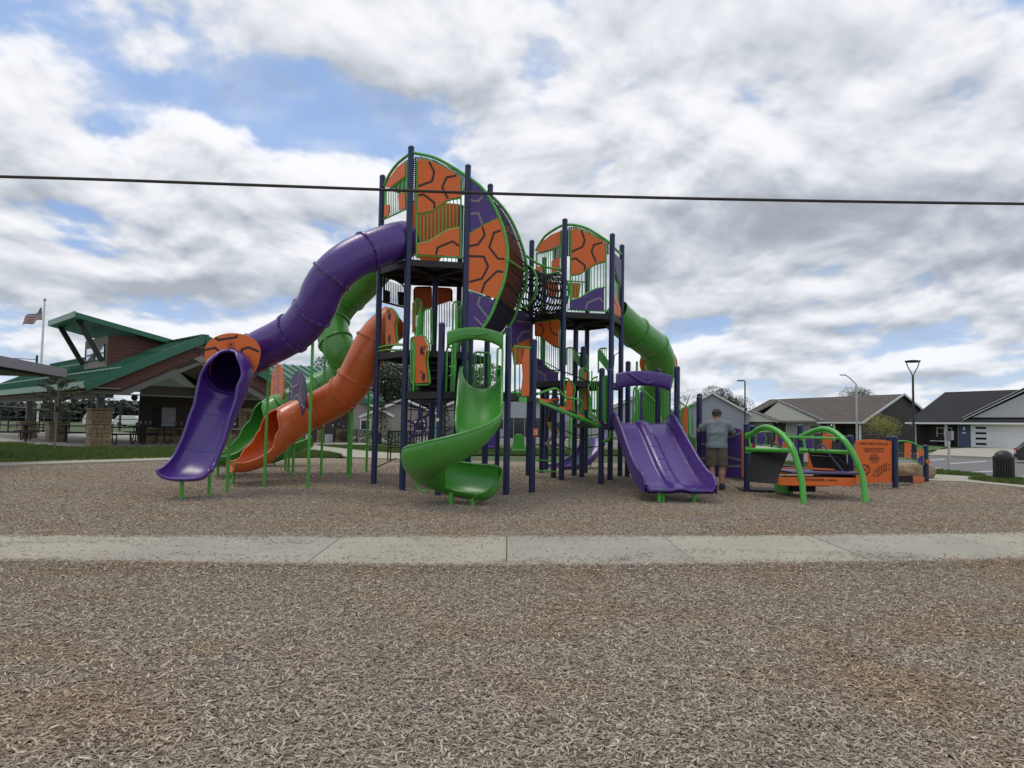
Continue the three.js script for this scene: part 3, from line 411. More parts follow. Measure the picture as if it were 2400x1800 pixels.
// an open trough; each station: curve position, half-angle of the wall (pi = closed tube), radii, roll
function trough(g, cv, st, m, th = .028, lip = .026, name = 'chute') {
  const N = 24, rows = [], L = [], R = [];
  const at = (k, t) => { const i = Math.min(st.length - 2, Math.floor(t * (st.length - 1))), q = t * (st.length - 1) - i, s = q * q * (3 - 2 * q); return mix(st[i][k], st[i + 1][k], k === 0 ? q : s); };
  const n = st.length * 7;
  for (let i = 0; i <= n; i++) {
    const t = i / n, f = frameOf(cv, at(0, t), at(4, t) || 0), A = at(1, t), rx = at(2, t), ry = at(3, t), row = [], sq = at(5, t) || 0;
    const P = (a, k) => { const s = Math.sin(a), c = Math.cos(a), e = sq ? 1 - sq * .5 : 1; const x = Math.sign(s) * Math.pow(Math.abs(s), e) * (rx - k), y = -Math.sign(c) * Math.pow(Math.abs(c), e) * (ry - k); return f.c.clone().add(f.s.clone().multiplyScalar(x)).add(f.u.clone().multiplyScalar(y)); };
    for (let j = 0; j <= N; j++) row.push(P(mix(-A, A, j / N), 0)); for (let j = N; j >= 0; j--) row.push(P(mix(-A, A, j / N), th));
    rows.push(row); L.push(P(-A, th / 2)); R.push(P(A, th / 2));
    if (i === n) { const end = row.map((p, j) => lerp3(p, row[2 * N + 1 - j], .5)); rows.push(end); }
  }
  put(g, name, grid(rows, true), m); trough.rows = rows; trough.N = N;
  const last = rows[n], E = []; for (let j = 0; j <= N; j += 2) E.push(lerp3(last[j], last[2 * N + 1 - j], .5));
  put(g, 'rim', pipe([...L.filter((_, i) => i % 2 === 0), ...E, ...R.filter((_, i) => i % 2 === 0).reverse()], lip, { n: 150, seg: 7 }), m);
}
const leg = (g, x, z, top, r = .03) => put(g, 'support_leg', bar([x, gy(z) - .1, z], [x, top, z], r, 10), M.steelGreen);
function roundSign(g, cx, cy, z, d, r, m, hole) {                     // a round sign board round a tube
  const P = [[cx, z], d], pts = []; for (let i = 0; i < 40; i++) pts.push([r * Math.cos(i / 40 * 6.283), cy + r * Math.sin(i / 40 * 6.283)]);
  return put(g, 'sign_board', sheet(P, pts, .02, 0, hole ? [Array.from({ length: 24 }, (_, i) => [hole * Math.cos(-i / 24 * 6.283), cy + hole[1] || cy - hole * .9 + hole * Math.sin(-i / 24 * 6.283)])] : []), m);
}
{ // purple tube slide, longest, ending towards the viewer on the left
  const g = grp(play, 'tube_slide', 'long purple tube slide ending in an open chute under an orange round sign');
  const up = [[-2.357,5.277,-15],[-2.522,5.153,-14.75],[-2.88,4.926,-14.45],[-3.256,4.664,-14.2],[-3.588,4.329,-14.05],[-3.816,4.003,-14.08],[-3.953,3.694,-14.15],[-4.144,3.447,-14.25],[-4.373,3.222,-14.35],[-4.762,3.024,-14.5],[-5.173,2.836,-14.62],[-5.467,2.652,-14.6],[-5.595,2.482,-14.4],[-5.577,2.372,-14.1],[-5.51,2.312,-13.85]];
  tubeSlide(g, up, .405, M.purple, [0, .19, .36, .515, .63, .80, .99]);
  const ex = new THREE.CatmullRomCurve3([[-5.577,2.382,-14.12],[-5.522,2.332,-13.9],[-5.454,2.273,-13.65],[-5.421,2.118,-13.42],[-5.453,1.77,-13.2],[-5.51,1.324,-12.95],[-5.554,0.912,-12.7],[-5.574,0.636,-12.45],[-5.545,0.562,-12.2],[-5.497,0.575,-12]].map(vec), false, 'centripetal');
  trough(g, ex, [[.0, 3.1, .42, .42, 0], [.155, 3.09, .44, .44, 0], [.17, 2.8, .45, .45, 0], [.30, 1.9, .44, .43, 0, .2], [.46, 1.62, .43, .36, 0, .4], [.75, 1.5, .415, .30, 0, .6], [.93, 1.45, .42, .27, 0, .6], [1, 1.35, .425, .24, 0, .6]], M.purple, .03, .03);
  { const Rw = trough.rows, N = trough.N; for (const t of [.46, .58, .70, .82]) { const row = Rw[Math.round(t * (Rw.length - 2))]; put(g, 'seam', pipe(row.slice(N + 4, 2 * N - 1).map(p => p.clone()), .006, { seg: 5 }), M.purple); } }
  const P = zpl(13.9), c = [[-5.495,2.702]][0], hc = [[-5.522,2.34]][0], pts = [];
  for (let i = 0; i <= 36; i++) { const t = mix(-.72, Math.PI + .72, i / 36); pts.push([c[0] + .545 * Math.cos(t), c[1] + (Math.sin(t) < 0 ? .7 : .36) * Math.sin(t)]); }
  for (let i = 0; i <= 24; i++) { const t = mix(Math.PI + .25, -.25, i / 24); pts.push([hc[0] + .40 * Math.cos(t), hc[1] + .40 * Math.sin(t)]); }
  put(g, 'sign_board', sheet(P, pts, .022, 0), M.panelOrange);
  for (const l of [[[-5.844,2.971],[-5.775,2.924],[-5.437,2.981],[-5.421,3.03]], [[-6.042,2.716],[-5.846,2.77],[-5.707,2.669]], [[-5.311,2.662],[-5.314,2.744],[-5.185,2.792],[-4.973,2.707]]]) put(g, 'inlay', strip(P, l, .045, .0255, .004), DK);
  const q = [[-5.532,2.836]][0]; put(g, 'emblem', strip(P, Array.from({ length: 24 }, (_, i) => [q[0] + .062 * Math.cos(i / 24 * 6.283), q[1] + .062 * Math.sin(i / 24 * 6.283)]), .01, .0255, .003, true), DK);
  for (let k = 0; k < 3; k++) { const a = k * Math.PI / 3 + .3; put(g, 'emblem', strip(P, [[q[0] - .038 * Math.cos(a), q[1] - .038 * Math.sin(a)], [q[0] + .038 * Math.cos(a), q[1] + .038 * Math.sin(a)]], .012, .0255 + k * .0004, .003), DK); }
  put(g, 'emblem', strip(P, [[-5.587,2.765],[-5.449,2.768]], .012, .0255, .003), DK);
  const foot = (x, z, top, r) => leg(g, x, z, top, r);
  foot(-4.08, -14.42, 3.36); foot(-5.02, -14.6, 2.45); foot(-5.58, -12.15, .3, .032); foot(-5.45, -12.95, .55); foot(-5.38, -13.6, 1.15);
}
{ // green tube slide behind it
  const g = grp(play, 'tube_slide', 'green tube slide winding down behind the purple one');
  const up = [[-2.948,5.323,-16.7],[-3.352,5.076,-17.1],[-3.842,4.683,-17.5],[-4.316,4.341,-17.8],[-4.525,3.91,-17.7],[-4.379,3.36,-17.4],[-4.1,2.912,-17.3],[-4.073,2.627,-17.4],[-4.321,2.398,-17.5],[-4.686,2.154,-17.4],[-5.038,1.9,-17.2],[-5.38,1.682,-17],[-5.616,1.503,-16.9]];
  tubeSlide(g, up, .40, M.green, [0, .28, .41, .53, .66, .80, .97]);
  const ex = new THREE.CatmullRomCurve3([[-5.486,1.631,-17.08],[-5.663,1.483,-16.95],[-5.888,1.235,-16.75],[-6.124,0.915,-16.5],[-6.334,0.702,-16.3],[-6.523,0.607,-16.15],[-6.694,0.608,-16.05]].map(vec), false, 'centripetal');
  trough(g, ex, [[.0, 3.1, .42, .42, 0], [.15, 3.09, .43, .43, 0], [.17, 2.8, .44, .44, 0], [.36, 1.9, .43, .41, 0, .2], [.6, 1.6, .42, .34, 0, .4], [1, 1.4, .45, .27, 0, .5]], M.green);
  const P = [[[[-5.594,2.116]][0][0], -16.95], [.6, .8]], cy = [[-5.596,2.156]][0][1];
  put(g, 'sign_board', sheet(P, Array.from({ length: 36 }, (_, i) => [.46 * Math.cos(i / 36 * 6.283), cy + .56 * Math.sin(i / 36 * 6.283)]), .02), M.panelSalmon);
  for (const l of [[[.0, .55], [-.05, .28], [-.4, .24]], [[.14, .52], [.08, .1], [.15, -.2], [.36, -.36]], [[-.3, -.4], [-.2, -.05], [-.05, .02], [.08, -.1], [.1, -.42]]]) put(g, 'inlay', strip(P, l.map(p => [p[0], p[1] + cy]), .03, .0235, .004), GR);
  for (const [x, z, t] of [[-4.32, -16.3, 3.35], [-6.6, -16.1, .6], [-5.35, -17.2, 1.6], [-5.55, -17.6, 1.2], [-3.55, -17.6, 3.0]]) leg(g, x, z, t);
}
{ // orange tube slide
  const g = grp(play, 'tube_slide', 'orange tube slide from the middle deck with a violet round sign');
  const up = [[-2.683,3.693,-16.15],[-2.913,3.478,-16.05],[-3.115,3.213,-15.98],[-3.31,2.819,-15.95],[-3.492,2.433,-16],[-3.724,2.084,-16.05],[-4.129,1.811,-16.2],[-4.526,1.611,-16.25],[-4.823,1.438,-16.12],[-5.018,1.28,-15.9]];
  tubeSlide(g, up, .405, M.orange, [0, .20, .46, .57, .80, .985]);
  const ex = new THREE.CatmullRomCurve3([[-4.823,1.438,-16.12],[-4.987,1.3,-15.92],[-5.156,1.118,-15.7],[-5.359,0.821,-15.45],[-5.52,0.626,-15.2],[-5.687,0.54,-15.05],[-5.845,0.542,-14.95]].map(vec), false, 'centripetal');
  trough(g, ex, [[.0, 3.1, .42, .42, 0], [.22, 3.09, .43, .43, 0], [.24, 2.8, .44, .44, 0], [.42, 1.9, .43, .41, 0, .2], [.62, 1.6, .42, .34, 0, .4], [1, 1.4, .45, .27, 0, .5]], M.orange);
  const P = [[[[-4.823,1.908]][0][0], -16.0], [.61, .79]], cy = [[-4.823,1.927]][0][1];
  put(g, 'sign_board', sheet(P, Array.from({ length: 36 }, (_, i) => [.53 * Math.cos(i / 36 * 6.283), cy + .56 * Math.sin(i / 36 * 6.283)]), .02), M.panelViolet);
  for (const l of [[[.14, .53], [.05, .26], [-.26, .2], [-.4, .28]], [[.3, .44], [.2, .08], [.3, -.2], [.48, -.28]], [[-.22, -.42], [-.12, -.02], [.05, .03], [.16, -.08], [.18, -.42]], [[-.5, .12], [-.32, .12], [-.26, -.14], [-.42, -.36]]]) put(g, 'inlay', strip(P, l.map(p => [p[0], p[1] + cy]), .03, .0235, .004), M.panelLilac);
  for (const [x, z, t] of [[-3.62, -16.15, 1.9], [-5.85, -15.1, .5], [-4.95, -16.25, 1.0], [-3.85, -16.9, 1.6]]) leg(g, x, z, t);
}
{ // green tube slide on the far right
  const g = grp(play, 'tube_slide', 'green tube slide bending away behind the shorter tower');
  const up = [[2.598,4.262,-18.1],[2.872,4.053,-18.3],[3.237,3.843,-18.6],[3.542,3.692,-18.9],[3.854,3.524,-19.2],[4.069,3.241,-19.5],[4.155,2.919,-19.9],[4.131,2.482,-20.3],[3.998,1.938,-20.6],[3.889,1.504,-20.8]];
  tubeSlide(g, up, .405, M.green, [0, .2, .40, .585, .78, 1]);
  const P = zpl(19.95), c = [[4.116,3.163]][0]; put(g, 'sign_board', sheet(P, Array.from({ length: 36 }, (_, i) => [c[0] + .53 * Math.cos(i / 36 * 6.283), c[1] + .5 * Math.sin(i / 36 * 6.283)]), .02), M.panelOrange);
  leg(g, 3.3, -18.75, 3.1); leg(g, 4.2, -20.6, 1.4);
}
{ // spiral slide in front
  const g = grp(play, 'spiral_slide', 'green open spiral slide with a green hood at the front');
  const C = [-1.0, -11.98], R = .44, pts = [[-.60, 2.40, -13.85], [-.60, 2.32, -13.55], [-.58, 2.02, -13.0], [-.57, 1.66, -12.45]];
  for (const [th, y, k] of [[15, 1.42, 1], [50, 1.22, 1], [90, 1.04, 1], [130, .90, 1], [170, .78, 1.02], [210, .63, 1.04], [245, .54, 1.04], [280, .47, 1]]) pts.push([C[0] + R * k * Math.cos(th * Math.PI / 180), y, C[1] + R * k * Math.sin(th * Math.PI / 180)]);
  pts.push([-.66, .44, -12.3], [-.42, .43, -12.14]);
  const cv = new THREE.CatmullRomCurve3(pts.map(vec), false, 'centripetal');
  trough(g, cv, [[0, 1.75, .40, .38, 0], [.12, 1.8, .42, .38, 0], [.3, 1.58, .41, .35, .1], [.45, 1.52, .41, .34, .25], [.6, 1.55, .40, .34, .3], [.75, 1.55, .40, .34, .4], [.88, 1.55, .41, .34, .55], [1, 1.55, .40, .34, .6]], M.green, .03, .026);
  const f = frameOf(cv, 1, .6), cap = []; for (let i = 0; i <= 8; i++) { const t = i / 8 * Math.PI / 2, row = []; for (let j = 0; j <= 20; j++) { const a = mix(-1.5, 1.5, j / 20), k = Math.cos(t); row.push(f.c.clone().add(f.s.clone().multiplyScalar(Math.sin(a) * .395 * (.25 + .75 * k))).add(f.u.clone().multiplyScalar(-Math.cos(a) * .335 * (1 - .9 * (1 - k)))).add(f.d.clone().multiplyScalar(Math.sin(t) * .22))); } cap.push(row); }
  put(g, 'end_bowl', grid(cap), M.green);
  leg(g, -1.0, -12.15, .2, .045); leg(g, -.62, -12.03, .2, .04);
  const hood = (label, x0, x1, z, top, bot, bulge, m) => { const rows = []; for (let i = 0; i <= 28; i++) { const u = i / 28, x = mix(x0, x1, u), T = top(u), B = bot(u), row = []; for (let j = 0; j < 16; j++) { const a = j / 16 * 6.283, e = .55; const cx = Math.sign(Math.cos(a)) * Math.pow(Math.abs(Math.cos(a)), e), sy = Math.sign(Math.sin(a)) * Math.pow(Math.abs(Math.sin(a)), e); row.push(V3(x, (T + B) / 2 + sy * (T - B) / 2, z(u) + cx * (.085 + bulge * Math.sin(u * Math.PI)))); } rows.push(row); } const o = put(play, 'slide_hood', grid(rows, true), m); o.userData.label = label; for (const e of [0, 28]) put(o, 'hood_end', grid([rows[e], rows[e].map(() => rows[e].reduce((s, p) => s.add(p), V3(0, 0, 0)).multiplyScalar(1 / 16))], true), m); return o; };
  const h1 = [[-1.259,3.129],[-0.184,3.129]], hy = [[-0.744,3.233],[-1.206,2.804],[-0.739,2.99]];
  const arc = u => 4 * u * (1 - u), ho = hood('green arched hood over the spiral slide', h1[0][0], h1[1][0], u => mix(-13.56, -13.76, u), u => mix(h1[0][1], h1[1][1], u) + arc(u) * (hy[0][1] - (h1[0][1] + h1[1][1]) / 2), u => hy[1][1] + Math.pow(arc(u), .7) * (hy[2][1] - hy[1][1]), .02, M.green);
  put(ho, 'hood_crest', sheet(zpl(13.55), Array.from({ length: 24 }, (_, i) => { const u = i < 12 ? i / 12 : 2 - i / 12, k = Math.sin(u * Math.PI) * .055 * (i < 12 ? 1 : -1); return [mix([[-1.029,3.124],[-0.448,3.134]][0][0], [[-1.029,3.124],[-0.448,3.134]][1][0], u), [[-1.029,3.12]][0][1] + k]; }), .012, 0), M.green);
  const d1 = [[2.318,2.547],[3.431,2.502]], dy = [[2.874,2.6],[2.332,2.162],[2.877,2.272],[3.422,2.153]];
  const hp = hood('purple arched hood over the double slide', d1[0][0], d1[1][0], u => mix(-15.75, -15.4, u), u => mix(d1[0][1], d1[1][1], u) + arc(u) * (dy[0][1] - (d1[0][1] + d1[1][1]) / 2), u => mix(dy[1][1], dy[3][1], u) + Math.pow(arc(u), .6) * (dy[2][1] - (dy[1][1] + dy[3][1]) / 2), .03, M.purple);
  put(hp, 'hood_crest', pipe([[2.519,2.538,-15.42],[2.69,2.424,-15.42],[2.883,2.331,-15.42],[3.031,2.334,-15.42],[3.201,2.412,-15.42],[3.35,2.489,-15.42]], .035, { seg: 8 }), M.purple);
}
{ // double slide
  const g = grp(play, 'double_slide', 'purple double slide with a stepped divider on the right');
  const prof = s => { const a = Math.abs(s); return a > .90 ? sstep(.90, .985, a) * .25 : a < .2 ? .085 * Math.sqrt(1 - (a / .2) ** 2 * .9) : a < .26 ? .085 * Math.sqrt(.1) * (1 - sstep(.2, .26, a)) : 0; };
  const S = []; for (let i = -40; i <= 40; i++) S.push(i / 40);
  const cl = new THREE.CatmullRomCurve3([[2.83, 1.46, -15.62], [2.84, 1.43, -15.4], [2.88, 1.22, -15.02], [2.94, .86, -14.45], [3.0, .50, -13.85], [3.05, .30, -13.4], [3.09, .245, -13.15], [3.1, .22, -12.98]].map(vec));
  const top = [], bot = [];
  for (let i = 0; i <= 34; i++) { const f = frameOf(cl, i / 34), t = i / 34, w = mix(.60, .645, t), k = t < .08 ? mix(.4, 1, t / .08) : t > .93 ? mix(1, .35, (t - .93) / .07) : 1, r = [], b = []; for (const s of S) { const hgt = prof(s) * k; const lean = Math.abs(s) > .9 ? (Math.abs(s) - .9) * .3 * Math.sign(s) * hgt / .25 : 0; r.push(f.c.clone().add(f.s.clone().multiplyScalar(s * w + lean)).add(f.u.clone().multiplyScalar(hgt))); b.push(f.c.clone().add(f.s.clone().multiplyScalar(s * (w + .02) + lean)).add(f.u.clone().multiplyScalar(Math.max(-.05, hgt - .06 - .25 * sstep(.95, 1, Math.abs(s)))))); } top.push(r); bot.push(b); }
  put(g, 'bed', grid(top.map((r, i) => [...r, ...bot[i].slice().reverse()]), true), M.purple);
  for (const s of [0, 80]) put(g, 'rim', pipe(top.filter((_, i) => i % 2 === 0).map(r => r[s]), .03, { n: 60 }), M.purple);
  put(g, 'rim', pipe(top[34].filter((_, i) => i % 3 === 1), .028, { n: 70 }), M.purple);
  for (const t of [.26, .42, .57, .70, .81]) { const f = frameOf(cl, t), o = new THREE.Object3D(); o.position.copy(f.c).add(f.u.clone().multiplyScalar(.08)); o.lookAt(o.position.clone().add(f.d)); o.updateMatrix(); put(g, 'grip', new THREE.SphereGeometry(1, 14, 6).scale(.075, .013, .02).applyMatrix4(o.matrix), M.purple); }
  for (const [x, z] of [[2.72, -13.05], [2.8, -13.12], [3.4, -13.2]]) leg(g, x, z, .25, .04);
}
{ // pale green chute at the back
  const g = grp(play, 'slide', 'low green chute seen behind the tube slide exits');
  const cv = new THREE.CatmullRomCurve3([[-5.669,0.951,-19.8],[-6.101,0.738,-19.5],[-6.551,0.551,-19.3],[-7.111,0.526,-19.1],[-7.643,0.543,-19],[-7.83,0.588,-18.9]].map(vec));
  trough(g, cv, [[0, 1.5, .4, .34, 0], [.5, 1.5, .42, .36, 0], [1, 1.4, .42, .32, 0]], M.green); leg(g, -6.35, -19.2, .5); leg(g, -7.3, -19.0, .5);
}
// ---------- lower rails, bridge, ropes and climbers of the play structure ----------
const G = M.steelGreen;
panel('green barred panel with a slim orange sheet right of the spiral slide', pl('q', 'r'), { off: .02, sheets: [[[[0.388,1.944],[0.444,2.349],[0.413,2.554],[0.377,2.633],[0.458,2.764],[0.471,2.89],[0.607,2.903],[0.642,1.955]], O]], frames: [[[0.122,2.908],[0.693,2.935]], [[0.191,2.905],[0.217,1.998],[0.331,1.926],[0.599,1.938],[0.657,2.018],[0.632,2.927]]], bars: [[...[[0.345,2.909],[0.496,2.924]], 2, ...[[0.372,1.933],[0.523,1.94]]]] });
put(play, 'bracket', sheet(pl('q', 'r'), [[0.301,1.905],[0.546,1.915],[0.548,1.825],[0.304,1.816]], .03, .02), G);
// side frames and handles of the spiral slide entry
for (const x of [[-1.223,2.816],[-0.243,2.815]]) { put(play, 'entry_frame', bent([[x[0] - .05, 1.98, -13.72], [x[0] - .05, 2.85, -13.72], [x[0] + .05, 2.85, -13.72], [x[0] + .05, 1.98, -13.72]], .02, .05), G); }
put(play, 'handle', bent([[-1.211,2.452,-13.55],[-1.136,2.459,-13.55],[-1.088,2.398,-13.55],[-1.124,2.313,-13.55],[-1.203,2.27,-13.55]], .017, .06), G); put(play, 'handle', bent([[-0.216,2.442,-13.6],[-0.294,2.429,-13.6],[-0.321,2.35,-13.6],[-0.301,2.256,-13.6],[-0.216,2.258,-13.6]], .017, .06), G);
panel('green barred rail behind the spiral slide entry', zpl(15.1), { frames: [[[-0.809,2.18],[-0.824,2.907],[-0.475,2.886],[-0.461,2.175]]], bars: [[...[[-0.776,2.902],[-0.521,2.885]], 4, ...[[-0.761,2.18],[-0.507,2.175]]]] });
panel('green barred rail on the left of the spiral slide entry', zpl(14.9), { frames: [[[-1.257,2.181],[-1.28,3.932],[-1.208,3.947],[-1.115,3.955],[-1.084,3.01]], [[-1.193,3.278],[-1.187,3.486],[-1.106,3.533],[-0.982,3.527]]], bars: [[...[[-1.228,3.922],[-1.125,3.934]], 3, ...[[-1.208,3.029],[-1.105,3.03]]]] });
panel('green barred rail inside the taller tower', zpl(15.2), { frames: [[[-1.942,3.261],[-1.945,3.802],[-1.767,3.858],[-1.731,3.053]], [[-2.11,3.258],[-2.126,4.032],[-2.024,4.024],[-1.98,3.939],[-1.974,3.26]]], bars: [[...[[-1.913,3.792],[-1.788,3.836]], 4, ...[[-1.9,3.262],[-1.769,3.063]]], [...[[-2.087,3.98],[-2.034,3.981]], 2, ...[[-2.068,3.259],[-2.016,3.26]]]], sheets: [[[[-2.181,3.957],[-2.145,3.936],[-2.12,3.321],[-2.164,3.299]], O]] });
{ // plank bridge
  const g = grp(play, 'plank_bridge', 'sloping plank bridge with green stringers between two decks');
  const A = [vec([.55, 1.93, -14.55]), vec([.75, 1.93, -15.35])], B = [vec([2.05, 1.43, -15.95]), vec([2.1, 1.43, -16.7])];
  for (let k = 0; k < 2; k++) put(g, 'stringer', beam([A[k].x, A[k].y - .07, A[k].z], [B[k].x, B[k].y - .07, B[k].z], .04, .06), G);
  for (let i = 0; i < 7; i++) { const t = (i + .5) / 7, p = lerp3(A[0], B[0], t), q = lerp3(A[1], B[1], t), w = .105; const d = B[0].clone().sub(A[0]).normalize(), dz = d.clone().multiplyScalar(w); put(g, 'plank', quadSlab(p.clone().sub(dz), p.clone().add(dz), q.clone().add(dz), q.clone().sub(dz), .035), i % 2 ? M.black : M.panelOrange); if (i % 2 === 0) { put(g, 'cross_bar', beam([p.x, p.y - .10, p.z], [q.x, q.y - .10, q.z], .05, .04), G); if (i < 6) { const p2 = lerp3(A[0], B[0], (i + 2.5) / 7); put(g, 'brace', beam([p2.x, p2.y - .13, p2.z], [q.x, q.y - .13, q.z], .03, .03), G); } } }
  put(g, 'handrail', bent([[0.516,2.001,-14.6],[0.747,2.103,-14.9],[0.931,2.16,-15.1],[1.038,2.092,-15.2],[1.161,1.965,-15.35],[1.486,1.943,-15.6],[1.598,1.853,-15.75],[1.514,1.591,-15.85]], .026, .12), G);
  put(g, 'handrail', bent([[0.555,1.938,-15.5],[0.841,1.901,-15.8],[0.954,1.854,-15.95],[1.043,1.759,-16.05]], .024, .1), G);
  put(g, 'toe_board', bar([[0.55,1.886,-15.5]][0], [[1.088,1.978,-16.6]][0], .03), M.orange);
}
panel('orange hexagon-cut panel with a green frame beside the plank bridge', zpl(16.3), { sheets: [[[[1.25,1.645],[1.241,2.265],[1.286,2.42],[1.413,2.239],[1.381,1.984],[1.409,1.648]], O]], frames: [[[1.22,1.645],[1.203,2.449],[1.286,2.462],[1.46,2.246],[1.416,1.985],[1.444,1.649]]] });
panel('tall green panel with an orange strip beside the bridge', zpl(17.0), { sheets: [[[[1.627,1.546],[1.612,2.743],[1.721,2.751],[1.735,1.548]], M.green], [[[1.739,1.751],[1.728,2.658],[1.784,2.635],[1.794,1.758]], O]], frames: [[[1.625,1.546],[1.61,2.749],[1.783,2.756],[1.839,2.685],[1.852,1.55]]] });
panel('green barred rail at the end of the bridge', zpl(16.0), { frames: [[[1.738,1.475],[1.779,1.957],[1.715,2.234],[1.831,2.452],[1.936,2.483]], [[1.75,1.481],[1.877,1.478],[1.946,1.508],[1.947,2.262]]], bars: [[...[[1.809,2.352],[1.913,2.447]], 3, ...[[1.819,1.483],[1.923,1.484]]]] });
panel('bright green narrow panel between two navy posts', zpl(15.85), { sheets: [[[[2.066,1.48],[2.056,2.486],[2.119,2.499],[2.129,1.482]], M.green]], frames: [[[2.057,1.486],[2.046,2.488],[2.124,2.505],[2.135,1.487],[2.101,1.447]]] });
{ const [p] = [[2.173,2.649,-15.7]], [q] = [[2.187,1.317,-15.7]]; const s = put(play, 'hanging_post', postGeo(p[0], -15.7, p[1], q[1]), M.navy); s.userData.label = 'short navy post held off the ground by a green elbow'; put(play, 'elbow_bracket', bent([[2.19,1.306,-15.7],[2.184,1.09,-15.72],[2.132,1.042,-15.8],[2.042,1.039,-15.9]], .03, .1), G); put(play, 'post_cap', new THREE.SphereGeometry(.066, 14, 8).scale(1, .6, 1).translate(p[0], q[1], -15.7), M.navy); }
panel('green barred rail behind the double slide on the left', zpl(17.1), { frames: [[[2.921,1.469],[2.939,2.274],[2.987,2.34],[3.002,1.47]], [[3.058,1.471],[3.06,2.293],[3.124,2.291],[3.489,1.949],[3.492,1.463]]], bars: [[...[[3.189,2.214],[3.449,1.969]], 5, ...[[3.195,1.465],[3.452,1.462]]]], sheets: [[[[3.098,1.472],[3.093,2.212],[3.165,2.181],[3.127,1.923],[3.178,1.473]], PU]] });
panel('bright green panel behind the right end of the purple hood', zpl(16.4), { sheets: [[[[3.503,1.523],[3.499,2.218],[3.597,2.22],[3.6,1.525]], M.green]], frames: [[[3.484,2.218],[3.488,1.507],[3.527,1.477],[3.596,1.486],[3.619,1.525],[3.615,2.236]]] });
panel('green sloping stair rail with an orange panel right of the double slide', zpl(16.9), { frames: [[[3.894,2.058],[4.221,1.822]], [[4.056,1.425],[4.039,1.647],[4.094,1.854]], [[4.224,1.063],[4.205,1.833],[4.261,1.905],[4.388,1.923]], [[4.311,1.191],[4.309,1.667]]], bars: [[...[[3.918,2.027],[4.03,1.952]], 4, ...[[3.92,1.502],[4.032,1.424]]]], sheets: [[[[4.088,1.346],[4.06,1.631],[4.11,1.847],[4.173,1.824],[4.173,1.173]], O], [[[4.231,1.19],[4.383,1.082],[4.383,0.813],[4.232,0.968]], M.green]] });
panel('green slanting stair guard on the left below the shorter tower', zpl(17.3), { frames: [[[1.32,2.846],[1.314,3.273],[1.462,3.276],[1.501,3.209],[1.819,2.831]], [[1.612,3.139],[1.755,3.161],[1.834,3.023],[1.836,2.807]]], bars: [[...[[1.352,3.264],[1.467,3.266]], 4, ...[[1.361,2.584],[1.476,2.586]]], [...[[1.66,3.14],[1.792,3.082]], 4, ...[[1.662,2.948],[1.795,2.831]]]], sheets: [[[[1.496,3.209],[1.819,2.831],[1.822,2.604],[1.499,2.981]], M.green]] });
panel('green slanting stair guard on the right below the shorter tower', zpl(17.2), { frames: [[[2.095,2.661],[2.089,3.209],[2.16,3.263],[2.291,3.265]], [[2.137,3.215],[2.395,2.845]]], bars: [[...[[2.184,3.247],[2.279,3.249]], 3, ...[[2.185,3.116],[2.282,2.974]]]], sheets: [[[[2.101,3.205],[2.144,3.21],[2.39,2.852],[2.393,2.607],[2.104,2.971]], M.green]] });
// rope climbers
for (const [pts, r] of [[[[-2.884,2.749,-15.6],[-2.597,2.595,-15.2],[-2.291,2.454,-14.8]], .013], [[[-2.894,2.321,-15.6],[-2.286,2.28,-14.8]], .012], [[[-2.89,1.8,-15.6],[-2.633,1.806,-16.2],[-2.376,1.777,-16.6],[-2.101,1.713,-16.6]], .015], [[[-2.633,1.806,-16.2],[-2.531,1.877,-16.4]], .014], [[[0.537,2.791,-15.2],[0.813,2.716,-15.7],[1.195,2.565,-16.2]], .012], [[[0.516,2.551,-14.7],[1.176,2.525,-15.5],[1.986,2.279,-16.2]], .014], [[[0.559,2.341,-15.8],[0.776,2.299,-16],[1.046,2.251,-16.2]], .012], [[[0.654,0.869,-18.5],[0.846,0.85,-18.6],[1.04,0.796,-18.7],[1.236,0.756,-18.8]], .016], [[[1.37,0.845,-18.6],[1.573,0.755,-18.6],[1.921,0.802,-18.6],[2.283,0.835,-18.6]], .016], [[[1.35,1.262,-18.4],[1.59,1.16,-18.4],[1.897,1.112,-18.4]], .015], [[[1.897,1.112,-18.4],[2.256,1.16,-18.3]], .013], [[[1.426,1.089,-18.5],[1.362,0.915,-18.5],[1.304,0.764,-18.6]], .014], [[[-2.391,1.764,-16.6],[-2.187,1.712,-16.8],[-1.782,1.712,-17],[-1.431,1.785,-17.2]], .014], [[[-2.374,1.117,-16.6],[-2.111,1.095,-16.8],[-1.843,1.146,-17]], .014], [[[-2.333,1.369,-16.6],[-2.23,1.445,-16.9],[-2.019,1.327,-17]], .014], [[[-1.553,1.169,-16.4],[-1.386,1.253,-16.8]], .014], [[[2.36,3.028,-17],[2.478,3.097,-17.2],[2.634,3.202,-17.5]], .012], [[[2.478,3.097,-17.2],[2.462,2.813,-17.2]], .012], [[[-3.205,0.857,-17.2],[-2.759,0.807,-17.6]], .014], [[[-3.071,0.337,-16.5],[-2.791,0.503,-17.4]], .014], [[[-0.968,0.784,-18.2],[-0.757,0.838,-18.2]], .012]]) put(play, 'rope', pipe(pts, r, { seg: 6 }), M.rope);
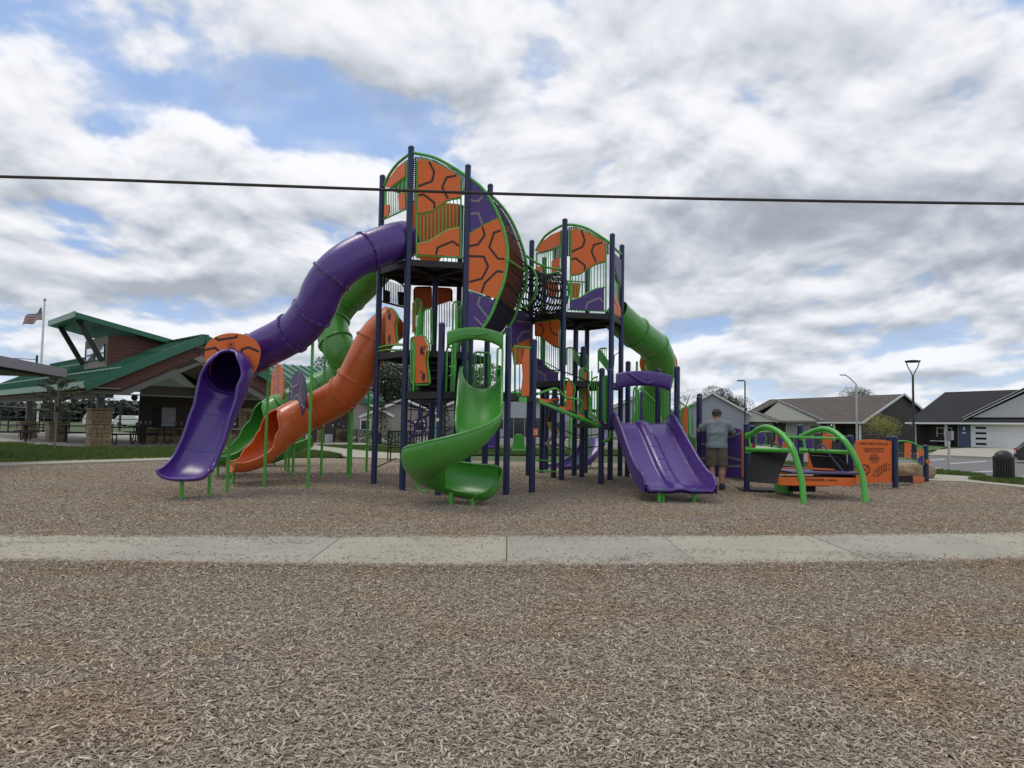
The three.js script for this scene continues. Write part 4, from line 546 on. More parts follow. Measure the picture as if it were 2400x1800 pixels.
{ const g = grp(play, 'net_climber', 'dark rope net climber under the taller tower'); for (let i = 0; i < 5; i++) put(g, 'rope', pipe([[-2.5 + i * .28, .3, -17.6], [-2.45 + i * .28, 1.3, -17.3], [-2.4 + i * .26, 2.3, -17.0]], .013, { seg: 5 }), M.rope); for (let j = 0; j < 5; j++) put(g, 'rope', pipe([[-2.6, .5 + j * .4, -17.5 + j * .13], [-1.9, .46 + j * .4, -17.5 + j * .13], [-1.25, .5 + j * .4, -17.5 + j * .13]], .013, { seg: 5 }), M.rope); }
{ // purple branching pipe climber
  const g = grp(play, 'pipe_climber', 'purple branching pipe climber under the entry deck');
  for (const pts of [[[-2.247,1.41,-15.2],[-2.17,1.406,-15.2],[-2.043,1.326,-15.25],[-2.093,1.116,-15.25],[-2.138,1.034,-15.2],[-2.236,1.038,-15.15]], [[-2.043,1.326,-15.25],[-1.992,1.449,-15.3],[-1.861,1.501,-15.35],[-1.774,1.57,-15.4],[-1.753,1.879,-15.45],[-1.695,1.992,-15.45],[-1.611,2.014,-15.4]], [[-1.992,1.449,-15.3],[-1.988,1.725,-15.3],[-1.886,1.867,-15.35],[-1.759,1.879,-15.45]], [[-1.861,1.501,-15.35],[-1.822,1.286,-15.3],[-1.944,1.101,-15.3],[-2.098,1.099,-15.25]], [[-1.981,1.681,-15.3],[-1.956,1.571,-15.3],[-1.959,1.471,-15.3]]]) put(g, 'pipe', bent(pts, .024, .1), M.panelPurple);
}
put(play, 'step_loop', bent([[-1.712,0.423,-12.9],[-1.704,0.265,-12.9],[-1.615,0.154,-12.85],[-1.442,0.127,-12.8],[-1.521,0.348,-12.9]], .02, .08), G);
for (const [y0, y1] of [[0.624,0.509,-17.5],[1.128,0.499,-17.5]].length ? [[1258, 1265]] : []) { const a = [[0.628,0.504,-17.6],[1.135,0.492,-17.6]], b = [[0.59,0.294,-16.8],[1.061,0.278,-16.8]]; put(play, 'rung', bar(a[0], a[1], .018), G); put(play, 'rung', bar(b[0], b[1], .018), G); }
{ const g = grp(play, 'slide', 'small purple slide seen between the rear posts'); const cv = new THREE.CatmullRomCurve3([[2.494,1.231,-21.6],[2.447,0.926,-21.3],[2.241,0.644,-21],[1.96,0.431,-20.7],[1.594,0.285,-20.4],[1.206,0.264,-20.1]].map(vec)); trough(g, cv, [[0, 1.7, .38, .36, 0], [.4, 1.6, .40, .34, 0], [1, 1.45, .42, .28, 0]], M.purple); leg(g, 1.9, -20.6, .5); leg(g, 3.0, -21.2, .9); leg(g, 2.35, -20.9, 3.0, .02); }
{ const a = [[0.442,1.298,-14.42]][0], b = [[0.547,1.144,-14.42]][0], c = [[0.471,1.257,-14.4]][0], d = [[0.522,1.185,-14.4]][0]; const s = put(play, 'post_tag', box(b[0] - a[0], a[1] - b[1], .015, (a[0] + b[0]) / 2, (a[1] + b[1]) / 2, -14.42, .005), M.panelOrange); put(s, 'tag_symbol', box(d[0] - c[0], c[1] - d[1], .004, (c[0] + d[0]) / 2, (c[1] + d[1]) / 2, -14.41), M.white); put(s, 'tag_dot', box(.02, .035, .004, (c[0] + d[0]) / 2, (c[1] + d[1]) / 2, -14.405), M.navy); }
{ const a = [[-1.401,1.433,-13.52]][0]; put(play, 'post_sticker', box(.05, .06, .006, a[0], a[1], a[2], .002), M.white); }
rebase(play);
// ---------- wheelchair ramp with play panels, rocker ----------
const font = await new FontLoader().loadAsync('fonts/droid/droid_sans_bold.typeface.json');
function lettering(text, size, depth = .003) { const g = new TextGeometry(text, { font, size, depth, curveSegments: 3, bevelEnabled: false }); g.computeBoundingBox(); const b = g.boundingBox; return g.translate(-(b.min.x + b.max.x) / 2, 0, 0); }
{
  const ramp = thing('access_ramp', 'access ramp walled with purple and orange play panels right of the double slide', 'ramp');
  const P = (px, z, top) => put(ramp, 'post', postGeo(px, z, top), M.navy);
  for (const [[x, y, z]] of [[[4.322,2.104,-16.35]], [[5.737,1.462,-16.9]], [[7.915,1.272,-16.6]], [[8.608,1.248,-18.4]], [[9.236,1.263,-17.4]], [[8.735,1.273,-16.2]], [[10.305,1.056,-17.7]]]) P(x, z, y);
  const w = [[4.341,0.813,-16.3],[5.075,0.857,-15.5]], PL1 = [[w[0][0], w[0][2]], [w[1][0] - w[0][0], w[1][2] - w[0][2]]], L = Math.hypot(...PL1[1]);
  const g = grp(ramp, 'panel', 'purple panel with grey lines that the man leans on'), y0 = .42, yt = 1.39;
  put(g, 'sheet', sheet(PL1, [[0.02,0.261],[0.609,0.3],[1.027,0.297],[1.028,1.35],[0.886,1.381],[0.659,1.389],[0.244,1.378],[0.057,1.334],[0.017,1.274]], .02, 0), PU);
  for (const l of [[[1.028,1.283],[0.646,1.149],[0.557,1.01]], [[0.024,1.004],[0.244,1.006],[0.415,1.074]], [[0.025,0.676],[0.192,0.69],[0.376,0.612]], [[0.506,0.893],[0.621,0.795],[0.666,0.74],[1.027,0.687]], [[0.621,0.3],[0.666,0.536],[1.027,0.553]]]) put(g, 'inlay', strip(PL1, l, .05, .0235, .004), M.panelGrey);
  put(g, 'edge_strip', sheet(PL1, [[1.036,0.322],[1.076,0.322],[1.077,1.323],[1.037,1.316]], .022, 0), M.panelSalmon);
  // one line puzzles
  const z = 16.22, PZ = zpl(z), pg = grp(ramp, 'panel', 'orange board reading ONE LINE PUZZLES');
  put(pg, 'sheet', sheet(PZ, [[7.844,1.136],[8.034,1.166],[8.259,1.175],[8.491,1.165],[8.656,1.137],[8.648,0.21],[7.848,0.196]], .02, 0), M.panelOrange);
  const word = (t, a, b, m = DK) => { const s = (b[0] - a[0]), gg = lettering(t, .1); gg.computeBoundingBox(); const k = s / (gg.boundingBox.max.x - gg.boundingBox.min.x); gg.scale(k, k * 1.1, 1).translate((a[0] + b[0]) / 2, a[1], -z + .0235); put(pg, 'lettering', gg, m); };
  { const a = [[7.927,1.049],[8.576,1.056]]; word('ONE LINE PUZZLES', a[0], a[1]); const b = [[8.007,0.96],[8.497,0.969],[8.035,0.925],[8.462,0.932],[8.034,0.885],[8.481,0.893]]; word('Trace the line around without', b[0], b[1]); word('having to lift or retrace on', b[2], b[3]); word('tracing the same line twice', b[4], b[5]); }
  const [cc, c1] = [[8.259,0.744],[8.356,0.746]], R = c1[0] - cc[0]; for (const k of [1, .66, .33]) put(pg, 'puzzle_line', strip(PZ, Array.from({ length: 28 }, (_, i) => [cc[0] + R * k * Math.cos(i / 28 * 6.283), cc[1] + R * k * Math.sin(i / 28 * 6.283)]), .014, .0215, .003, true), DK);
  put(pg, 'puzzle_line', strip(PZ, [[8.128,0.742],[8.395,0.747]], .014, .0219, .003), DK);
  { const [q, q1] = [[8.041,0.489],[8.16,0.491]], r = q1[0] - q[0]; put(pg, 'puzzle_line', strip(PZ, Array.from({ length: 28 }, (_, i) => [q[0] + r * Math.cos(i / 28 * 6.283), q[1] + r * Math.sin(i / 28 * 6.283)]), .014, .0215, .003, true), DK); const s = r * .72; put(pg, 'puzzle_line', strip(PZ, [[q[0] - s, q[1] + s], [q[0] + s, q[1] + s], [q[0] + s, q[1] - s], [q[0] - s, q[1] - s]], .014, .0219, .003, true), DK); for (const k of [-1, 1]) put(pg, 'puzzle_line', strip(PZ, [[q[0] - s, q[1] - s * k], [q[0] + s, q[1] + s * k]], .014, .0221 + k * .0002, .003), DK); }
  { const c = [[8.292,0.413],[8.349,0.456],[8.409,0.499],[8.469,0.542],[8.54,0.571]]; c.forEach((p, i) => put(pg, 'puzzle_line', strip(PZ, [[-.055, -.06], [.05, -.085], [.075, .045], [-.03, .07]].map(d => [p[0] + d[0], p[1] + d[1]]), .014, .0215 + i * .0003, .003, true), DK)); put(pg, 'puzzle_line', strip(PZ, [[8.187,0.359],[8.253,0.381]], .012, .0215, .003), DK); }
  bolts(pg, PZ, [[8.167,1.009],[8.424,1.012],[8.166,0.862],[8.428,0.864]], .022);
  // ramp floor with orange kerb and the barred guards on its far side
  const f = [[10.687,-18.455],[8.759,-18.009]];
  put(ramp, 'ramp_floor', quadSlab([10.2, .2, -17.7], [10.2, .2, -19.0], [5.2, .62, -18.3], [5.2, .62, -16.9], .08), M.deck);
  put(ramp, 'kerb', beam([[9.013,0.294,-16.6]][0], [[10.123,0.189,-17.5]][0], .05, .16), M.orange);
  put(ramp, 'kerb', box(2.3, .16, .05, 8.2, .27, -16.6), M.black);
  const perfPanel = (label, z, frame, sheets) => { const g = grp(ramp, 'guard_panel', label), Q = zpl(z); for (const fr of frame) put(g, 'frame_tube', bent(inPlane(Q, fr, -.01), .017, .06), G); for (const [p, m] of sheets) { let gg = sheet(Q, p, .012, 0, [], m === M.perforated ? 0 : .002); put(g, 'sheet', m === M.perforated ? boxUV(gg) : gg, m); } return g; };
  perfPanel('low guard of purple and dotted black panels behind the rocker', 18.6, [[[6.399,0.913],[6.407,1.252],[6.571,1.301],[6.781,1.311],[7.069,1.304],[7.436,1.199]], [[6.399,0.971],[6.832,0.92],[7.473,0.827]], [[6.635,0.93],[6.675,1.14],[6.616,1.256]], [[7.368,0.851],[7.396,1.152]]], [[[[6.419,0.991],[6.426,1.24],[6.603,1.282],[6.655,1.139],[6.622,0.982],[6.517,0.967]], PU], [[[6.662,0.969],[6.691,1.14],[6.643,1.263],[6.676,1.277],[6.885,1.287],[6.884,0.96]], M.perforated], [[[6.91,0.961],[6.911,1.248],[6.964,1.21],[6.95,1.105],[6.989,0.949]], M.panelOrange], [[[6.989,0.949],[6.953,1.099],[6.97,1.184],[7.095,1.16],[7.081,0.925]], PU], [[[7.068,0.924],[7.134,1.056],[7.238,0.901],[7.231,0.875]], M.panelOrange], [[[7.251,0.902],[7.265,1.15],[7.37,1.139],[7.355,0.877]], M.perforated], [[[7.388,0.865],[7.409,1.14],[7.475,1.141],[7.473,0.84]], PU]]);
  perfPanel('guard of purple, orange and dotted black panels right of the rocker post', 18.6, [[[7.643,0.83],[7.646,1.301],[7.882,1.331],[8.197,1.324],[8.589,1.187],[8.587,0.847]], [[7.656,0.83],[8.586,0.834]]], [[[[7.696,0.857],[7.698,1.132],[7.888,1.161],[7.873,0.86]], PU], [[[7.892,0.861],[7.915,1.266],[8.112,1.289],[8.109,0.865]], M.perforated], [[[8.135,0.878],[8.144,1.29],[8.276,1.279],[8.413,1.236],[8.392,1.131],[8.344,0.882]], M.panelOrange], [[[8.357,0.869],[8.392,1.118],[8.576,1.108],[8.574,0.873]], M.perforated], [[[8.606,0.873],[8.602,1.108],[8.68,1.084],[8.678,0.875]], PU]]);
  perfPanel('curved guard of dotted black, orange and purple panels at the ramp end', 17.3, [[[9.391,0.713],[9.397,1.137],[9.576,1.148],[9.785,1.099],[10.025,0.965],[10.018,0.536],[9.805,0.668],[9.648,0.712],[9.391,0.713]]], [[[[9.407,0.739],[9.412,1.111],[9.549,1.121],[9.544,0.737]], M.perforated], [[[9.557,0.737],[9.562,1.103],[9.719,1.09],[9.68,0.718]], M.panelOrange], [[[9.701,0.719],[9.738,1.08],[9.858,1.03],[9.852,0.674]], M.perforated], [[[9.868,0.656],[9.869,0.722],[10.001,0.802],[9.997,0.562]], PU], [[[9.893,0.905],[9.941,0.958],[9.998,0.928],[10.007,0.828],[9.963,0.736],[9.896,0.769]], M.panelOrange]]);
  for (const p of [[5.725,0.98,-16.85],[10.3,0.641,-17.6]]) put(ramp, 'post_tag', new THREE.CylinderGeometry(.055, .055, .02, 16).rotateX(Math.PI / 2).translate(p[0], p[1], p[2] + .0), M.orange);
  put(ramp, 'panel', sheet(zpl(17.4), [[7.249,0.382],[7.252,0.802],[7.447,0.385]], .02, 0), M.panelOrange).userData.label = 'orange panel behind the black rocker seat';
  rebase(ramp);
}
{
  const r = thing('rocker', 'green arched platform rocker with black seat backs and INNOVA ROCKER lettering', 'rocker');
  for (const [[x, y, z]] of [[[5.065,1.496,-15.3]], [[6.385,1.492,-15.7]]]) put(r, 'post', postGeo(x, z, y), M.navy);
  const arch = pts => put(r, 'arch', pipe(pts, .056, { n: 60, seg: 14 }), G);
  const a1 = [[5.037,1.215,-15.2],[5.108,1.283,-15],[5.148,1.369,-14.75],[5.204,1.407,-14.5],[5.275,1.359,-14.25],[5.321,1.268,-14],[5.341,1.146,-13.75],[5.339,1,-13.5]].concat([[5.381,0.765,-13.4],[5.429,0.41,-13.3],[5.432,-0.028,-13.2]]), a2 = [[6.357,1.221,-15.6],[6.417,1.275,-15.4],[6.474,1.353,-15.15],[6.546,1.393,-14.9],[6.579,1.36,-14.6],[6.617,1.261,-14.35],[6.649,1.112,-14.1]].concat([[6.744,0.824,-13.95],[6.838,0.434,-13.85],[6.821,-0.028,-13.7]]);
  a1[a1.length - 1][1] = -.1; a2[a2.length - 1][1] = -.1; arch(a1); arch(a2);
  put(r, 'tie_bar', bar([[5.342,1.223,-13.8]][0], [[6.624,1.207,-14.3]][0], .024), G);
  for (const p of [[5.065,1.215,-15.22],[5.065,0.916,-15.22],[6.382,1.205,-15.62],[6.38,0.909,-15.62]]) put(r, 'clamp_plate', box(.12, .14, .03, p[0], p[1], p[2] + .0, .008), G);
  put(r, 'swing_tube', bar([[5.004,0.924,-15.1]][0], [[5.379,0.956,-13.7]][0], .045, 12), G); put(r, 'swing_tube', bar([[6.304,0.917,-15.5]][0], [[6.717,0.935,-14.1]][0], .045, 12), G);
  for (const l of [[[5.063,1.184,-15.15],[5.083,0.974,-15.1]], [[6.355,1.179,-15.5],[6.372,0.944,-15.4]]]) put(r, 'hanger', bar(l[0], l[1], .018), G);
  // black rubber seat backs between the swing tubes and the platform
  const back = (A, B, C, D) => { const rows = []; for (let i = 0; i <= 8; i++) { const t = i / 8, row = []; for (let j = 0; j <= 8; j++) { const s = j / 8, p = lerp3(lerp3(vec(A), vec(B), s), lerp3(vec(D), vec(C), s), t); p.y -= .03 * Math.sin(t * Math.PI); p.z -= .05 * Math.sin(t * Math.PI); row.push(p); } rows.push(row); } return grid(rows); };
  const [A, B, C, D] = [[5.069,0.956,-14.9],[5.444,0.923,-13.95],[5.169,0.306,-13.9],[4.872,0.275,-14.75]], [E, F, H, I] = [[6.335,0.953,-15.2],[6.78,0.985,-14.5],[6.887,0.426,-14.3],[6.457,0.408,-15]];
  put(r, 'seat_back', back(A, B, C, D), M.black).userData.label = 'black rubber seat back on the left'; put(r, 'seat_back', back(E, F, H, I), M.black).userData.label = 'black rubber seat back on the right';
  put(r, 'seat_frame', bent([[6.274,0.829,-14.9],[6.652,0.827,-14.5],[6.679,0.779,-14.45]].concat([[6.751,0.693,-14.42]]), .012, .05), M.darkSteel); put(r, 'seat_frame', bent([[6.378,0.54,-14.85],[6.457,0.5,-14.8],[6.82,0.482,-14.5]], .012, .05), M.darkSteel);
  put(r, 'grab_handle', bent([[6.364,0.945,-14.9],[6.427,1.037,-14.85],[6.489,1.07,-14.8],[6.519,1.01,-14.75],[6.534,0.872,-14.6]].concat([[6.785,0.474,-14.45]]), .02, .08), M.panelViolet); put(r, 'grab_handle', bent([[5.342,1.004,-14.6],[5.334,1.057,-14.55],[5.387,1.069,-14.5],[5.452,0.994,-14.35]], .016, .05), M.darkSteel);
  // platform
  const y = .54, z0 = -14.0; put(r, 'platform', box(1.42, .05, .9, 6.24, y - .02, -14.5, .02), M.panelViolet); const e = [[5.24,0.424],[6.757,0.439]];
  put(r, 'fascia', sheet(zpl(14.0), [[5.263,0.427],[6.74,0.437],[6.758,0.422],[6.761,0.315],[6.739,0.29],[5.285,0.277],[5.248,0.301],[5.24,0.363]], .025, 0, [], .006), M.panelOrange);
  put(r, 'fascia', box(1.46, .14, .03, 6.26, .5, -15.06, .008), M.panelOrange); put(r, 'floor_mat', new THREE.CylinderGeometry(.22, .22, .02, 24).translate(6.35, y + .035, -14.5), M.orange);
  put(r, 'rocker_base', box(.72, .16, .7, 5.95, .33, -14.5, .03), M.panelOrange); put(r, 'rocker_base', box(.3, .3, .3, 5.7, .2, -14.9, .03), M.steelGreen);
  put(r, 'base_spring', box(.5, .2, .4, 6.0, .2, -14.8, .02), M.black);
  const line = (t, a, b, m) => { const gg = lettering(t, .1); gg.computeBoundingBox(); const k = (b[0] - a[0]) / (gg.boundingBox.max.x - gg.boundingBox.min.x); put(r, 'lettering', gg.scale(k, k, 1).translate((a[0] + b[0]) / 2, a[1], -13.9655), m); };
  { const p = [[5.614,0.372],[6.141,0.376],[6.174,0.378],[6.204,0.379],[6.228,0.373],[6.384,0.372]]; line('INNOVA ROCKER', p[0], p[1], M.panelDark); line('by', p[2], p[3], M.panelDark); line('Burke', p[4], p[5], M.panelDark); }
  rebase(r);
}
{ const m = solo('painted_shade', prism([[4.95, -15.2], [5.95, -15.05], [6.1, -15.9], [5.0, -16.1]], .03, .075), M.black, 'added shade, a black mat on the chips under the purple panel', 'mat'); }  // thin black slab standing in for the shadow under the panel
// ---------- lawns, walks and the street ----------
const lawnTex = tex(1024, (u, v) => { const n = tn(u, v, 6, 5), m = tn(u + .4, v + .2, 120, 2), s = tn(u + .7, v + .3, 3, 3); const k = 1 + .25 * n + .35 * m; return [(.28 + .05 * s) * k, .385 * k, .15 * k]; }, 3);
M.lawn = smat(0xffffff, .95, { map: lawnTex });
const asphaltTex = tex(512, (u, v) => { const n = tn(u, v, 5, 4), m = tn(u + .3, v, 120, 2), k = .44 + .03 * n + .05 * m; return [k, k * .985, k * .97]; }, 3);
M.asphalt = smat(0xffffff, .9, { map: asphaltTex }); M.paint = smat(rgb(.62, .62, .6), .7);
const flat = (poly, y, h = .05) => boxUV(prism(poly, y - h, y));
const lawns = [
  [[-13.832,-16.011],[-13.017,-18.203],[-12.247,-19.299],[-10.401,-21.939],[-9.499,-23.462],[-12.62,-31.129],[-14.235,-30.519],[-17.265,-28.032],[-21.371,-31.226],[-29.585,-34.138]],
  [[-10.222,-29.014],[-9.42,-29.083],[-9.109,-30.133],[-7.007,-27.501],[-5.984,-25.382],[-6.06,-24.45],[-7.404,-23.374],[-7.985,-22.693]],
  [[-11.688,-38.461],[-8.363,-42.636],[-5.42,-45.803],[2.601,-42.331],[6.909,-40.813],[5.32,-31.411],[-0.476,-29.374],[-3.274,-27.77],[-4.482,-28.905],[-6.575,-30.754],[-9.813,-35.679]],
  [[6.283,-37.109],[10.313,-26.386],[11.901,-23.044],[10.918,-21.143],[8.2,-20.983],[4.872,-28.763]],
  [[12.394,-21.318],[13.328,-22.708],[13.462,-21.818],[13.585,-20.474],[13.33,-20.029],[12.955,-19.937],[12.432,-20.422],[12.05,-20.726]],
  [[11.913,-18.571],[12.402,-19.088],[13.024,-19.234],[13.784,-18.834],[13.979,-18.087],[12.696,-16.431],[12.155,-16.897],[11.896,-17.934]],
  [[36.463,-62.212],[36.404,-59.467],[30.64,-51.087],[27.748,-47.351]]];
lawns.forEach(p => struct('lawn', flat(p, G1 + .03), M.lawn));
{ // grass blades standing out of the nearer lawns
  const r = rng(12), g = new THREE.BufferGeometry(), P = []; for (let k = 0; k < 5; k++) { const a = r() * 6.283, x = (r() - .5) * .07, z = (r() - .5) * .07, h = .03 + r() * .035, dx = Math.cos(a) * .006, dz = Math.sin(a) * .006, l = (r() - .5) * .03; P.push(x - dx, 0, z - dz, x + dx, 0, z + dz, x + l, h, z + l); }
  g.setAttribute('position', new THREE.Float32BufferAttribute(P, 3)); g.computeVertexNormals();
  const mats = [], cols = [], o = new THREE.Object3D(), inside = (p, x, z) => { let c = false; for (let i = 0, j = p.length - 1; i < p.length; j = i++) if ((p[i][1] > z) !== (p[j][1] > z) && x < (p[j][0] - p[i][0]) * (z - p[i][1]) / (p[j][1] - p[i][1]) + p[i][0]) c = !c; return c; };
  lawns.forEach((p, q) => { const xs = p.map(v => v[0]), zs = p.map(v => v[1]), x0 = Math.max(-30, Math.min(...xs)), x1 = Math.min(22, Math.max(...xs)), z0 = Math.max(-36, Math.min(...zs)), z1 = Math.max(...zs), n = Math.min(30000, (x1 - x0) * (z1 - z0) * (q < 2 || q > 3 ? 260 : 120)); for (let i = 0; i < n; i++) { const x = mix(x0, x1, r()), z = mix(z0, z1, r()); if (!inside(p, x, z)) continue; o.position.set(x, G1 + .03, z); o.rotation.y = r() * 6.283; const s = .8 + r() * .9; o.scale.set(s * 1.4, s, s * 1.4); o.updateMatrix(); mats.push(...o.matrix.elements); const k = .6 + .8 * r(), f = r(); cols.push(k * (.085 + .04 * f), k * .155, k * .030); } });
  const im = new THREE.InstancedMesh(g, smat(0xffffff, .85, { side: THREE.DoubleSide }), mats.length / 16); im.name = 'grass'; im.instanceMatrix.array.set(mats); im.instanceColor = new THREE.InstancedBufferAttribute(new Float32Array(cols), 3); im.userData.kind = 'stuff'; im.castShadow = im.receiveShadow = true; scene.add(im);
}
struct('walkway', flat([[-12.92,-14.962],[-12.303,-17.211],[-11.589,-18.268],[-9.87,-20.825],[-8.982,-22.192],[-9.499,-23.462],[-10.401,-21.939],[-12.247,-19.299],[-13.017,-18.203],[-13.832,-16.011]], G1 + .035), M.concrete2);
struct('walkway', flat([[-12.276,-34.817],[-9.822,-35.661],[-6.537,-30.496],[-4.712,-28.236],[-2.975,-28.062],[-2.478,-23.42],[-4.116,-23.733],[-5.559,-24.429],[-5.95,-25.24],[-7.007,-27.501],[-9.109,-30.133],[-9.42,-29.083],[-10.222,-29.014]], G1 + .034), M.concrete2);
struct('walkway', flat([[11.994,-21.128],[12.183,-20.76],[12.898,-19.849],[13.379,-20.041],[14.361,-20.786],[14.882,-19.253],[14.064,-18.198],[13.784,-18.834],[13.052,-19.275],[12.429,-19.129],[11.898,-18.568],[11.849,-17.862],[12.109,-16.833],[12.649,-16.371],[11.827,-15.31],[11.595,-16.464],[11.325,-17.807],[10.23,-18.025]], G1 + .02), M.concrete2);
struct('patio', flat([[-14.9, -24.7], [-7.5, -38], [-10, -46], [-34, -58], [-46, -44]].map((p, i) => i === 0 ? [-15.6, -27.4] : p), G1 + .05, .1), M.concrete);
struct('street', flat([[-19.081,-63.96],[0.727,-66.427],[9.566,-52.786],[15.571,-43.136],[21.907,-37.374],[27.193,-32.374],[15.312,-18.249],[14.336,-19.921],[12.789,-21.833],[10.586,-27.084],[6.909,-40.813],[0.466,-41.901],[-8.542,-43.544],[-13.253,-44.467]], G1 + .0, .05), M.asphalt);
struct('kerb', flat([[0.751,-68.662],[9.819,-54.187],[15.907,-44.066],[22.315,-38.07],[27.631,-32.895],[25.959,-30.907],[21.134,-36.056],[15.093,-41.812],[9.325,-51.456],[0.716,-65.364]], G1 + .1, .12), M.concrete2);
struct('driveway', flat([[22.397,-38.226],[30.293,-50.508],[37.429,-58.269],[43.158,-59.892],[47.529,-59.295],[29.124,-36.35],[25.966,-36.536],[23.686,-37.204]], G1 + .02), M.concrete2);
struct('driveway', flat([[16.237,-50.419],[19.134,-52.138],[17.108,-42.46],[15.262,-43.73]], G1 + .02), M.concrete2);
[[[18.253,-31.159],[20.253,-33.249],[19.985,-32.772],[18.001,-30.73]], [[17.43,-28.364],[20.956,-31.433],[20.621,-30.899],[17.158,-27.922]], [[14.154,-24.169],[14.879,-24.712],[14.724,-24.445],[14.002,-23.911]], [[14.506,-22.414],[15.853,-23.356],[15.656,-23.057],[14.327,-22.137]], [[14.404,-20.443],[15.125,-20.936],[14.95,-20.694],[14.209,-20.167]]].forEach(p => struct('parking_line', flat(p, G1 + .006, .006), M.paint));
// ---------- the picnic pavilion on the left ----------
const sidingTex = tex(512, (u, v) => { const n = tn(u, v, 4, 4), g = tile((x, y) => fbm(x * .3, y * 6, 4), u, v, 8); const k = 1 + .08 * n + .12 * g; return [.40 * k, .265 * k, .23 * k]; }, 1.2);
M.siding = smat(0xffffff, .8, { map: sidingTex }); M.roofGreen = smat(rgb(.035, .15, .09), .34, { metalness: .25 }); M.fascia = smat(rgb(.20, .33, .26), .5); M.trim = smat(rgb(.155, .145, .135), .7); M.soffit = smat(rgb(.30, .285, .255), .85); M.wallBrown = smat(rgb(.062, .047, .038), .85); M.tan = smat(rgb(.30, .27, .23), .85); M.mortar = smat(rgb(.13, .12, .10), .95);
const stoneTex = tex(512, (u, v) => { const n = tn(u, v, 5, 5), m = tn(u + .2, v, 40, 3), k = 1 + .25 * n + .2 * m; return [.60 * k, .53 * k, .42 * k]; }, .9), stoneBump = tex(256, (u, v) => { const n = .5 + .5 * tn(u, v, 14, 4); return [n, n, n]; }, .5, false);
const stoneMats = [[1, 1, 1], [.86, .86, .88], [1.1, 1.02, .92], [.95, .9, .84]].map(c => smat(rgb(...c.map(v => v * .92)), .9, { map: stoneTex, bumpMap: stoneBump, bumpScale: .012 }));
